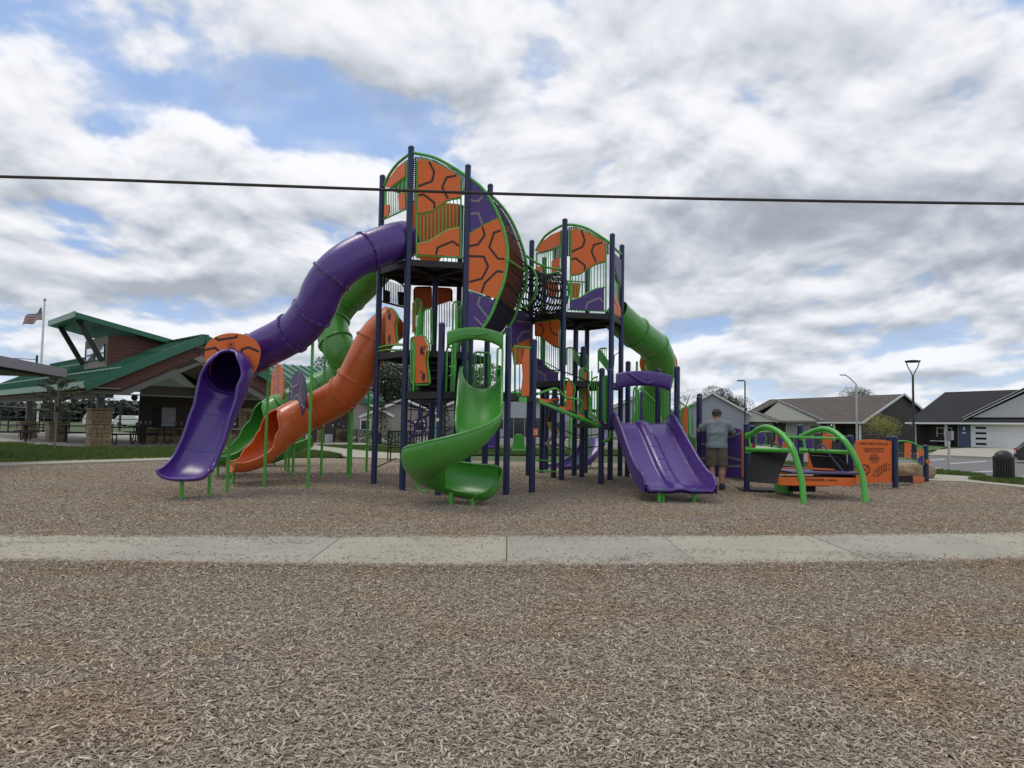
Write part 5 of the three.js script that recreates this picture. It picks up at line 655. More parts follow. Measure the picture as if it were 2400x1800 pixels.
// coursed stone facing: one mesh per stone, laid on the face of a core
function stones(parent, origin, d, w, h, seed, proud = .03) {
  const r = rng(seed), n = [-d[1], d[0]]; let y = 0;
  while (y < h - .05) { const ch = Math.min([.09, .13, .18, .22][Math.floor(r() * 4)], h - y); let x = 0; while (x < w - .02) { let cw = .16 + r() * .3; if (w - x - cw < .14) cw = w - x; const g = box(cw - .02, ch - .02, .07 + proud, 0, 0, 0, .006), k = r() * .012; const m = new THREE.Matrix4().set(d[0], 0, n[0], origin[0] + d[0] * (x + cw / 2) + n[0] * k, 0, 1, 0, origin[1] + y + ch / 2, d[1], 0, n[1], origin[2] + d[1] * (x + cw / 2) + n[1] * k, 0, 0, 0, 1); put(parent, 'stone', boxUV(g.applyMatrix4(m)), stoneMats[Math.floor(r() * 4)]); x += cw; } y += ch; }
}
{
  const pv = thing('picnic_pavilion', 'open picnic pavilion with green metal roof and stone piers on the left', 'pavilion');
  const L0 = [-16.1, -27], k = Math.SQRT1_2, W = (g, l, y) => V3(L0[0] + (g - l) * k, y, L0[1] - (g + l) * k);
  const dg = [k, -k], dl = [-k, -k], LEN = 26, e = 2.7, r0 = 4.91, half = 4.27;
  const slopeUp = (a, b, c) => b.clone().sub(a).cross(c.clone().sub(a)).normalize();
  // roof of ribbed panels
  const roof = grp(pv, 'roof', 'green standing seam metal roof');
  const N1 = V3(0, 1, 0);
  for (let i = 0; i < 44; i++) { const l0 = -.0 + i * .59, l1 = l0 + .584; put(roof, 'roof_panel', quadSlab(W(-.1, l0, e - .05), W(half, l0, r0), W(half, l1, r0), W(-.1, l1, e - .05), .05), M.roofGreen); put(roof, 'seam', beam(W(-.1, l1, e - .03).toArray(), W(half, l1, r0 + .02).toArray(), .025, .05), M.roofGreen); }
  for (let i = 0; i < 18; i++) { const l0 = i * .59, l1 = l0 + .584; put(roof, 'roof_panel', quadSlab(W(half, l0, r0), W(half * 2 + .1, l0, e - .05), W(half * 2 + .1, l1, e - .05), W(half, l1, r0), .05), M.roofGreen); }
  put(roof, 'ridge_cap', beam(W(half, -.05, r0 + .03).toArray(), W(half, LEN, r0 + .03).toArray(), .3, .05), M.roofGreen);
  for (const gg of [1.2, 2.9]) put(roof, 'snow_rail', beam(W(gg, .3, e + gg * .5176 + .05).toArray(), W(gg, LEN, e + gg * .5176 + .05).toArray(), .05, .07), M.roofGreen);
  put(pv, 'eave_fascia', beam(W(-.13, -.02, e - .1).toArray(), W(-.13, LEN, e - .1).toArray(), .06, .26), M.fascia);
  put(pv, 'rake_trim', beam(W(-.15, -.06, e - .18).toArray(), W(half, -.06, r0 - .12).toArray(), .06, .34), M.roofGreen); put(pv, 'rake_trim', beam(W(half, -.06, r0 - .12).toArray(), W(half * 2 + .15, -.06, e - .18).toArray(), .06, .34), M.roofGreen);
  // gable boards
  const GP = [W(0, .25, 0).toArray(), 0], plane = [[GP[0][0], GP[0][2]], dg];
  const gable = grp(pv, 'gable', 'brown boarded gable band'), bh = .165, slope = (r0 - e) / half;
  for (let y = 2.42; y < 4.3; y += bh) for (const sgn of [0, 1]) { const s = v => Math.max(0, Math.min(half - .02, v)), sA0 = s((y - e + .22) / slope), sA1 = s((y + bh - .008 - e + .22) / slope), sB0 = s((y - e + .82) / slope), sB1 = s((y + bh - .008 - e + .82) / slope); const f = v => sgn ? half * 2 - v : v; if (sB0 - sA0 < .05) continue; put(gable, 'siding_board', boxUV(sheet(plane, [[f(sA0), y], [f(sB0), y], [f(sB1), y + bh - .008], [f(sA1), y + bh - .008]], .02, 0, [], 0)), M.siding); }
  for (const sgn of [0, 1]) { const f = v => sgn ? half * 2 - v : v; put(gable, 'backing', sheet(plane, [[f(.05), e - .28], [f(1.2), e - .3], [f(half), r0 - .95], [f(half), r0 - .2], [f(.05), e - .2]], .012, -.03, [], 0), M.wallBrown); }
  put(gable, 'gable_peak', sheet(plane, [[half - .95, r0 - .72], [half, r0 - 1.15], [half + .95, r0 - .72], [half, r0 - .24]], .02, -.01, [], 0), M.tan); put(gable, 'vent', sheet(plane, [[half - .3, r0 - .75], [half + .3, r0 - .75], [half + .3, r0 - .58], [half - .3, r0 - .58]], .05, .01, [], 0), M.darkSteel);
  put(gable, 'bottom_chord', sheet(plane, [[.05, 2.28], [half * 2 - .05, 2.28], [half * 2 - .05, 2.41], [half + 3.2, 2.41], [half, 3.85], [half - 3.2, 2.41], [.05, 2.41]].map((p, i) => p), .02, -.06, [[[1.5, 2.3], [half * 2 - 1.5, 2.3], [half, 3.7]]], 0), M.trim);
  // vaulted ceiling in panels
  const ceil = grp(pv, 'ceiling', 'pale panelled ceiling under the roof');
  for (let i = 0; i < 5; i++) for (let j = 0; j < 3; j++) for (const sgn of [0, 1]) { const g0 = j * 1.3 + .25, g1 = g0 + 1.275, l0 = .3 + i * 1.22, l1 = l0 + 1.195, f = v => sgn ? half * 2 - v : v, yy = v => e - .42 + v * slope; put(ceil, 'ceiling_panel', quadSlab(W(f(g0), l0, yy(g0)), W(f(g1), l0, yy(g1)), W(f(g1), l1, yy(g1)), W(f(g0), l1, yy(g0)), .03), M.soffit); }
  for (let i = 0; i < 9; i++) put(ceil, 'ceiling_panel', quadSlab(W(.25, 6.5 + i * 2.1, e - .3), W(3.6, 6.5 + i * 2.1, e + 1.4), W(3.6, 8.55 + i * 2.1, e + 1.4), W(.25, 8.55 + i * 2.1, e - .3), .03), M.soffit);
  put(pv, 'eave_beam', beam(W(.92, .7, 2.34).toArray(), W(.92, LEN, 2.34).toArray(), .3, .36), M.trim);
  put(pv, 'eave_soffit', quadSlab(W(-.1, .0, 2.52), W(1.1, .0, 2.52), W(1.1, LEN, 2.52), W(-.1, LEN, 2.52), .03), M.soffit);
  put(pv, 'cross_beam', beam(W(.92, 1.9, 2.34).toArray(), W(half * 2 - .9, 1.9, 2.34).toArray(), .3, .05), M.trim);
  // piers and posts
  const pier = (g, l, h, w, seed, top) => { const p = grp(pv, 'pier'), c = W(g, l, 0), y0 = G1 + .05; put(p, 'core', box(w - .04, h, w - .04).rotateY(Math.PI / 4).translate(c.x, y0 + h / 2, c.z), M.mortar); for (let q = 0; q < 4; q++) { const a = q * Math.PI / 2 + Math.PI / 4, d = [Math.cos(a), Math.sin(a)], n = [-d[1], d[0]]; stones(p, [c.x - d[0] * w / 2 + n[0] * (w / 2 - .035), y0, c.z - d[1] * w / 2 + n[1] * (w / 2 - .035)], d, w, h, seed + q); } put(p, 'cap', box(w + .14, .07, w + .14, 0, 0, 0, .01).rotateY(Math.PI / 4).translate(c.x, y0 + h + .036, c.z), stoneMats[1]); if (top) put(p, 'post', box(.24, top - y0 - h - .07, .24).rotateY(Math.PI / 4).translate(c.x, (top + y0 + h + .07) / 2, c.z), M.trim); };
  pier(.92, 1.9, 1.48, .72, 100, 2.2); pier(.92, 8.6, .86, .72, 110, 2.2); pier(.92, 14.6, .82, .72, 120, 2.2); pier(4.6, 15.4, 1.3, .72, 130, 3.2); pier(half * 2 - .9, 1.9, 1.48, .72, 140, 2.2);
  put(pv, 'post_bracket', box(.4, .36, .4).rotateY(Math.PI / 4).translate(...W(.92, 1.9, 2.36).toArray()), M.trim);
  // the enclosed core: wall, stone base, doors and the serving hatch
  const WP = [[-17.7, -33.9], dg], core = grp(pv, 'wall', 'dark brown wall with doors and a serving hatch');
  put(core, 'wall_panel', boxUV(sheet(WP, [[0, G1], [11.6, G1], [11.6, 2.5], [0, 2.5]], .2, -.2, [], 0)), M.wallBrown);
  put(core, 'wall_return', boxUV(prism([W(15.1, 6.05, 0), W(15.1, 15, 0), W(15.3, 15, 0), W(15.3, 6.05, 0)].map(p => [p.x, p.z]), G1, 2.5)), M.wallBrown);
  put(core, 'frieze', sheet(WP, [[0, 2.5], [5, 2.5], [5, 2.95], [0, 2.95]], .2, -.18, [], 0), M.soffit);
  const rect = (a, b) => [[a[0], b[1]], [b[0], b[1]], [b[0], a[1]], [a[0], a[1]]];
  { const q = [[0.572,1.918],[0.965,0.918],[0.937,1.921],[1.62,0.952],[0.937,1.929],[1.62,0.967]]; put(core, 'door', sheet(WP, rect(q[0], q[1]), .04, .005), M.black); put(core, 'hatch_shutter', sheet(WP, rect(q[2], q[3]), .02, .005), M.panelGrey); for (let i = 1; i < 9; i++) { const y = mix(q[3][1], q[2][1], i / 9); put(core, 'hatch_slat', sheet(WP, [[q[2][0], y], [q[3][0], y], [q[3][0], y + .02], [q[2][0], y + .02]], .02, .028, [], 0), M.steel); } }
  put(core, 'counter', sheet(WP, [[.3, .85], [5.4, .85], [5.4, .93], [.3, .93]], .5, .01), M.concrete);
  for (const p of [[0.035,1.157],[0.246,1.16],[0.454,1.163],[1.62,1.152],[1.895,1.147],[2.173,1.151]]) put(core, 'wall_lamp', box(.09, .16, .08, 0, 0, 0, .02).rotateY(Math.PI / 4).translate(WP[0][0] + dg[0] * p[0] + .05 * k, p[1], WP[0][1] + dg[1] * p[0] + .05 * k), M.tan);
  { const D = [[4.106,1.945],[4.697,0.199],[5.44,1.958],[5.868,1.558],[8.579,1.641],[9.023,0.179],[9.796,1.556],[10.442,0.172]]; for (const [a, b] of [[0, 1], [4, 5], [6, 7]]) { const d = put(core, 'door', sheet(WP, [[D[a][0], G1], [D[b][0], G1], [D[b][0], 2.15], [D[a][0], 2.15]], .05, .004), M.wallBrown); put(core, 'kick_plate', sheet(WP, [[D[a][0] + .06, G1 + .04], [D[b][0] - .06, G1 + .04], [D[b][0] - .06, G1 + .5], [D[a][0] + .06, G1 + .5]], .006, .06, [], 0), M.steel); put(core, 'door_handle', sheet(WP, [[D[b][0] - .16, 1.1], [D[b][0] - .08, 1.1], [D[b][0] - .08, 1.22], [D[b][0] - .16, 1.22]], .05, .06, [], 0), M.steel); } put(core, 'sign', sheet(WP, rect(D[2], D[3]), .02, .005), M.panelGrey); }
  const base = grp(pv, 'stone_base', 'pale stone facing along the wall'); { const S = [[4.742,0.375],[5.423,1.983],[9.338,0.178],[9.789,0.92],[10.581,0.172],[11.457,0.934]]; for (const [a, b, s] of [[0, 1, 5], [2, 3, 6], [4, 5, 7]]) { const o = [WP[0][0] + dg[0] * S[a][0], G1, WP[0][1] + dg[1] * S[a][0]]; stones(base, [o[0] + k * .03, G1, o[2] + k * .03], dg, S[b][0] - S[a][0], Math.min(2.2, S[b][1]) - G1, 160 + s); } stones(base, [WP[0][0] + k * .03 + dg[0] * .3, G1, WP[0][1] + k * .03 + dg[1] * .3], dg, 5.0, .68, 171); }
  for (const p of [[10.721,1.237],[11.047,1.1]]) put(core, 'wall_lamp', box(.08, .12, .08, 0, 0, 0, .02).rotateY(Math.PI / 4).translate(WP[0][0] + dg[0] * p[0] + .08 * k, p[1], WP[0][1] + dg[1] * p[0] + .08 * k), M.tan);
  // cross wing roof
  const wing = grp(pv, 'wing_roof', 'green ribbed roof of the rear wing'); 
  for (let i = 0; i < 19; i++) { const g0 = 6.2 + i * .56, g1 = g0 + .555; put(wing, 'roof_panel', quadSlab(W(g0, 5.0, 2.72), W(g1, 5.0, 2.72), W(g1, 10.9, 4.88), W(g0, 10.9, 4.88), .05), M.roofGreen); put(wing, 'seam', beam(W(g1, 5.0, 2.75).toArray(), W(g1, 10.9, 4.91).toArray(), .05, .07), M.roofGreen); put(wing, 'roof_panel', quadSlab(W(g0, 10.9, 4.88), W(g1, 10.9, 4.88), W(g1, 16, 3.0), W(g0, 16, 3.0), .05), M.roofGreen); }
  put(wing, 'snow_rail', beam(W(6.4, 7.6, 3.75).toArray(), W(16.8, 7.6, 3.75).toArray(), .06, .08), M.roofGreen); put(wing, 'eave_fascia', beam(W(6.2, 4.96, 2.6).toArray(), W(16.9, 4.96, 2.6).toArray(), .06, .26), M.roofGreen);
  put(wing, 'gable_wall', new THREE.BufferGeometry().setFromPoints([W(16.6, 5.6, 2.5), W(16.6, 15.4, 2.5), W(16.6, 10.9, 4.7)]).setIndex([0, 1, 2]).toNonIndexed(), M.siding); pv.children.at(-1).children.at(-1).geometry.computeVertexNormals();
  put(wing, 'wing_soffit', quadSlab(W(6.2, 5.0, 2.48), W(16.8, 5.0, 2.48), W(16.8, 6.1, 2.48), W(6.2, 6.1, 2.48), .03), M.soffit);
  { const c = W(6.6, 4.9, 2.95); put(pv, 'camera_box', box(.16, .14, .3, c.x, c.y, c.z, .03), M.white); const c2 = W(1.9, .9, 2.2); put(pv, 'loudspeaker', new THREE.SphereGeometry(.13, 10, 8).translate(c2.x, c2.y, c2.z), M.black); }
  // the raised clerestory dormer
  const d0 = grp(pv, 'dormer', 'clerestory dormer with a slanting green roof and two struts'), gA = 1.75, gB = 4.2, lA = 4.35, lB = 7.9, yb = e + gA * slope - .1, yt = 5.0;
  const face = (g, l0, l1, y0, y1, m, name, off = 0) => put(d0, name, quadSlab(W(g - off, l0, y0), W(g - off, l1, y0), W(g - off, l1, y1), W(g - off, l0, y1), .12, V3(-k, 0, k)), m);
  face(gA, lA, lB, yb, yt, M.tan, 'front_wall');
  for (const [a, b] of [[lA + .3, (lA + lB) / 2 - .06], [(lA + lB) / 2 + .06, lB - .3]]) { const ym = (yb + yt) / 2; const fr = .045; for (const [l0, l1, y0, y1] of [[a, b, yb + .45, yb + .45 + fr], [a, b, yt - .42, yt - .42 + fr], [a, a + fr, yb + .45, yt - .36], [b - fr, b, yb + .45, yt - .36], [a, b, ym - .03, ym + .03]]) face(gA, l0, l1, y0, y1, M.darkSteel, 'window_frame', .05); face(gA, a + fr, b - fr, yb + .5, ym - .03, M.skyGlass ??= pmat(rgb(.72, .78, .82), .1, { metalness: .75 }), 'pane', .03); face(gA, a + fr, b - fr, ym + .03, yt - .42, M.skyGlass, 'pane', .03); }
  for (let i = 0; i < 9; i++) { const y0 = yb + i * .17, x = v => mix(gB + 1.4, gA, clamp((v - (e + 1.0)) / 3)); const end = (v) => gA + .02 + Math.max(.05, (5.55 - v) * 1.55), lo = Math.max(gA, (y0 - e) / slope); put(d0, 'siding_board', boxUV(sheet([[W(0, lA, 0).x, W(0, lA, 0).z], dg], [[gA, y0], [Math.max(gA + .1, Math.min(half - .1, (y0 - e) / slope + .1)), y0], [Math.max(gA + .1, Math.min(half - .1, (y0 + .16 - e) / slope + .1)), y0 + .162], [gA, y0 + .162]].map((p, j) => j === 1 || j === 2 ? [Math.min(p[0] < gA + .15 ? gA + 2.6 : p[0], 4.1), p[1]] : p), .03, 0, [], 0)), M.siding); }
  put(d0, 'side_wall', sheet([[W(0, lA + .02, 0).x, W(0, lA + .02, 0).z], dg], [[gA, yb], [half, r0 - .1], [half, r0 + .15], [gA, yt]], .03, -.06, [], 0), M.siding);
  put(d0, 'dormer_roof', quadSlab(W(gA - 1.4, lA - .5, yt + .82), W(gA - 1.4, lB + .5, yt + .82), W(half + .5, lB + .55, r0 + .02), W(half + .5, lA - .55, r0 + .02), .22), M.roofGreen);
  put(d0, 'roof_edge', beam(W(gA - 1.44, lA - .51, yt + .73).toArray(), W(gA - 1.44, lB + .51, yt + .73).toArray(), .05, .26), M.fascia);
  for (const l of [lA + .25, lB - .25]) put(d0, 'strut', beam(W(gA - .12, l, yb + .35).toArray(), W(gA - 1.15, l, yt + .6).toArray(), .16, .2), M.darkSteel);
  rebase(pv);
  // picnic tables under it
  const table = (() => {
    const t = thing('picnic_table', '', 'picnic table', 'picnic tables under the pavilion'); put(t, 'table_top', box(1.8, .05, .75, 0, .76, 0, .015), M.black);
    for (const s of [-1, 1]) { put(t, 'seat', box(1.8, .045, .26, 0, .45, s * .68, .012), M.black); for (const x of [-.6, .6]) { put(t, 'leg', bent([[x, .74, s * .2], [x, .1, s * .3], [x + .0, .025, s * .42], [x, .025, s * .72], [x, .42, s * .72]], .026, .12), M.black); } } for (const x of [-.6, .6]) put(t, 'cross_bar', bar([x, .42, -.7], [x, .42, .7], .02), M.black); return t;
  })();
  const spots = [[[[-22.818,-32.429]][0], 'picnic table at the far left, partly out of the picture'], [[[-23.412,-35.371]][0], 'black picnic table between the two low stone piers'], [[[-20.224,-33.466]][0], 'black picnic table left of the tall stone pier'], [[[-17.277,-31.81]][0], 'black picnic table just right of the tall stone pier'], [[[-19.221,-37.653]][0], 'black picnic table in front of the dark door'], [[[-16.423,-34.487]][0], 'black picnic table beside the purple chute']];
  spots.forEach(([p, l], i) => { const t = i ? table.clone() : table; if (i) { t.name = numbered('picnic_table'); scene.add(t); t.userData = { ...table.userData }; } t.position.set(p[0], G1 + .05, p[1]); t.rotation.y = Math.PI / 4 + (i % 2 ? .1 : -.15) + (i > 3 ? .2 : 0); t.userData.label = l; });
}
// ---------- trees, houses, lamps and the rest around the playground ----------
function leafCrown(seed, n, place, size, cols) {                          // many small leaf faces through a crown's volume
  const r = rng(seed), P = [], C = [], N = [], a = V3(), b = V3(), c = V3();
  for (let i = 0; i < n; i++) {
    const p = place(r, i / n), s = size * (.6 + .8 * r()), t = r() * 6.283, u = (r() - .5) * 2.2, d = V3(Math.cos(t), u, Math.sin(t)).normalize(), e = V3(-Math.sin(t), (r() - .5), Math.cos(t)).normalize();
    a.copy(p).addScaledVector(d, s); b.copy(p).addScaledVector(d, -s); c.copy(p).addScaledVector(e, s * .55); const q = p.clone().addScaledVector(e, -s * .55);
    P.push(...b.toArray(), ...q.toArray(), ...a.toArray(), ...b.toArray(), ...a.toArray(), ...c.toArray());
    const col = cols[Math.floor(r() * cols.length)], k = .75 + .5 * r(); for (let j = 0; j < 6; j++) C.push(col[0] * k, col[1] * k, col[2] * k);
  }
  const g = new THREE.BufferGeometry(); g.setAttribute('position', new THREE.Float32BufferAttribute(P, 3)); g.setAttribute('color', new THREE.Float32BufferAttribute(C, 3)); g.computeVertexNormals(); return g;
}
M.leaf = pmat(0xffffff, .95, { vertexColors: true, side: THREE.DoubleSide, transmission: .35, thickness: 0 }); M.bark = smat(rgb(.12, .095, .075), .95); M.youngBark = smat(rgb(.22, .20, .19), .9);
const GREENS = [[.05, .095, .026], [.065, .12, .03], [.042, .08, .024], [.085, .13, .038]], DARKS = [[.034, .062, .024], [.044, .076, .028], [.052, .086, .032]];
const ball = (r, R) => { const u = r() * 2 - 1, t = r() * 6.283, k = Math.cbrt(.25 + .75 * r()) * R, s = Math.sqrt(1 - u * u); return V3(Math.cos(t) * s * k, u * k, Math.sin(t) * s * k); };
function broadTree(name, label, x, z, h, w, seed, cols = GREENS, n = 15000, group = 'trees behind the houses', y0 = G1) {
  const t = thing(name, label, 'tree', group, x, y0, z), r = rng(seed), clumps = [];
  put(t, 'trunk', bar([0, -.05, 0], [.05, h * .5, 0], .03 * h * .6, 8, .015 * h * .6), M.bark);
  for (let i = 0; i < 16; i++) { const a = i * 2.4, q = Math.sqrt(r()) * .34, yy = .38 + .5 * r(); clumps.push([Math.cos(a) * w * q, h * yy, Math.sin(a) * w * q, w * (.17 + .10 * r()) * (1.2 - .7 * Math.abs(yy - .55))]); }
  clumps.forEach((c, i) => { if (i % 2 === 0) put(t, 'limb', bar([.03, h * .3, 0], [c[0], c[1], c[2]], .012 * h * .5, 5, .004 * h), M.bark); });
  put(t, 'crown', leafCrown(seed + 1, n, rr => { const c = clumps[Math.floor(rr() * clumps.length)], p = ball(rr, 1); return V3(c[0] + p.x * c[3], c[1] + p.y * c[3] * .8, c[2] + p.z * c[3]); }, w * .0145, cols), M.leaf);
  return t;
}
{ // the young tree on the lawn
  const t = thing('young_tree', 'slim young tree with a pale trunk on the lawn by the pavilion', 'tree', null, -16.34, G1 + .03, -25.53), r = rng(4), H = 3.0;
  put(t, 'trunk', pipe([[0, -.05, 0], [.01, .7, 0], [.03, 1.7, .01], [.02, 2.9, 0]], .028, { seg: 7 }), M.youngBark);
  const tips = []; for (let i = 0; i < 26; i++) { const y = 1.15 + i * .07, a = i * 2.4, L = .72 * Math.sin(clamp((3.05 - y) / 2.1) * 2.4) * (.75 + .4 * r()), e = [Math.cos(a) * L, y + L * .32, Math.sin(a) * L]; put(t, 'branch', bar([.02, y, 0], e, .011, 5, .004), M.youngBark); tips.push([y, e, L]); }
  put(t, 'crown', leafCrown(41, 4600, rr => { const [y, e, L] = tips[Math.floor(rr() * tips.length)], k = .25 + .8 * rr(); return V3(e[0] * k + (rr() - .5) * .14, mix(y, e[1], k) + (rr() - .5) * .13, e[2] * k + (rr() - .5) * .14); }, .037, [[.05, .075, .022], [.075, .10, .025], [.035, .055, .018], [.12, .09, .02]]), M.leaf);
}
// trees behind the houses and beyond the fields
[[-16.5, -74, 8.2, 9.5], [-12.2, -78, 8.6, 10], [-8.2, -76, 7.2, 8.5], [-20.5, -80, 7, 9], [-5.2, -82, 8.6, 7.5]].forEach(([x, z, h, w], i) => broadTree('shade_tree', ['broad green tree furthest right above the beige house', 'tall rounded tree second from the left above the beige house', 'rounded tree above the bare black shrubs fence', 'green tree just right of the pavilion wall', 'dark tree seen under the entry deck'][i], x, z, h, w, 200 + i * 7));
broadTree('shade_tree', 'dark round tree between the grey house and the brown house', 27.5, -92, 6.7, 6.4, 301, DARKS); broadTree('shade_tree', 'treetop peeping over the brown roof beside the street light', 49, -100, 8.1, 5.2, 307, DARKS, 9000); broadTree('leafy_tree', 'loose leafy tree right of the purple hood', 7.6, -33, 3.35, 2.2, 311, [[.05, .08, .03], [.08, .1, .04]], 1800, null);
broadTree('golden_bush', 'yellow green bushy young tree by the brown house', 28.6, -54.5, 2.7, 2.9, 321, [[.34, .30, .03], [.42, .34, .04], [.20, .22, .03]], 3600, null);
broadTree('ornamental_tree', 'small tree behind the pavilion beside the tall stone pier', -28.5, -45, 3.9, 1.9, 331, GREENS, 1800, 'small trees behind the pavilion'); broadTree('ornamental_tree', 'small tree standing over the dugout roof', -35.5, -54, 3.9, 3.0, 337, GREENS, 2200, 'small trees behind the pavilion'); broadTree('ornamental_tree', 'small dark tree behind the young lawn tree', -44, -60, 3.4, 2.6, 341, DARKS, 900, 'small trees behind the pavilion');
[[-8.4, -46], [-4.2, -44.5]].forEach(([x, z], i) => { const c = thing('conifer', ['small dark conifer left of the purple climber', 'small conifer further right behind the bench'][i], 'tree', 'conifers by the street', x, G1, z); put(c, 'trunk', bar([0, -.05, 0], [0, 2.6, 0], .06, 6, .02), M.bark); put(c, 'crown', leafCrown(400 + i, 1500, r => { const y = .25 + 2.5 * Math.pow(r(), 1.3), R = .95 * (1 - (y - .25) / 2.65), a = r() * 6.283, k = Math.sqrt(r()); return V3(Math.cos(a) * R * k, y - .1 * k, Math.sin(a) * R * k); }, .06, DARKS), M.leaf); });
[[-9.0, -41.5, 2.6], [-6.4, -41.5, 2.2]].forEach(([x, z, w], i) => { const b = thing('hedge_shrub', ['dark green shrub at the right corner of the pavilion wall', 'dark green shrub left of the black bin'][i], 'shrub', 'shrubs by the pavilion', x, G1, z); put(b, 'foliage', leafCrown(420 + i, 1600, r => { const p = ball(r, 1); return V3(p.x * w * .5, .42 + p.y * .42, p.z * .6); }, .05, [[.035, .07, .015], [.05, .09, .02]]), M.leaf); put(b, 'stem', bar([0, -.05, 0], [0, .5, 0], .04, 6), M.bark); });
{ // far woods along the horizon
  const r = rng(8), cols = [[.020, .036, .020], [.028, .046, .026], [.024, .04, .026]];
  const wood = (name, x0, x1, z, h0, h1, seed, n) => { const g = leafCrown(seed, n, (rr) => { const u = rr(), x = mix(x0, x1, u), H = mix(h0, h1, .5 + .5 * noise2(x * .05, seed)) * (.75 + .35 * noise2(x * .22, 7)); return V3(x, G1 + rr() * H, z + (rr() - .5) * 14); }, 1.0, cols); const o = struct(name, g, M.leaf, 'stuff'); return o; };
  wood('far_woods', -190, -88, -190, 4.5, 9, 51, 9000); wood('far_woods', -90, 40, -230, 6, 11, 52, 9000); wood('far_woods', 40, 260, -210, 6, 10, 53, 9000);
}
// houses across the street
const shingleTex = c => tex(512, (u, v) => { const row = Math.floor(v * 24), n = tn(u, v, 4, 4), s = noise2(Math.floor(u * 30 + (row % 2) * .5) * 3.7, row * 5.3), e = (v * 24 % 1) < .1 ? .82 : 1, m = tn(u + .3, v, 60, 2); const k = (1 + .12 * n + .22 * s + .15 * m) * e; return [c[0] * k, c[1] * k, c[2] * k]; }, 3.4);
M.shingleDark = smat(0xffffff, .92, { map: shingleTex([.155, .155, .17]) }); M.shingleBrown = smat(0xffffff, .92, { map: shingleTex([.36, .33, .305]) }); M.shingleGrey = smat(0xffffff, .92, { map: shingleTex([.30, .30, .31]) });
M.sidingGrey = smat(rgb(.42, .44, .45), .8); M.sidingCream = smat(rgb(.56, .56, .47), .8); M.sidingTaupe = smat(rgb(.085, .078, .070), .85); M.sidingBlueGrey = smat(rgb(.36, .37, .41), .85); M.doorGrey = smat(rgb(.30, .285, .275), .6); M.doorWhite = smat(rgb(.72, .73, .73), .55); M.blueWall = smat(rgb(.055, .085, .14), .7); M.trimWhite = smat(rgb(.74, .74, .71), .6); M.glassDark = pmat(rgb(.02, .024, .028), .08); M.stoneVeneer = smat(rgb(.55, .52, .5), .95, { map: tex(512, (u, v) => { const n = tn(u, v, 9, 3), m = tn(u + .5, v, 30, 3), k = .36 + .12 * n + .1 * m; return [k, k * .95, k * .88]; }, 1.4) });
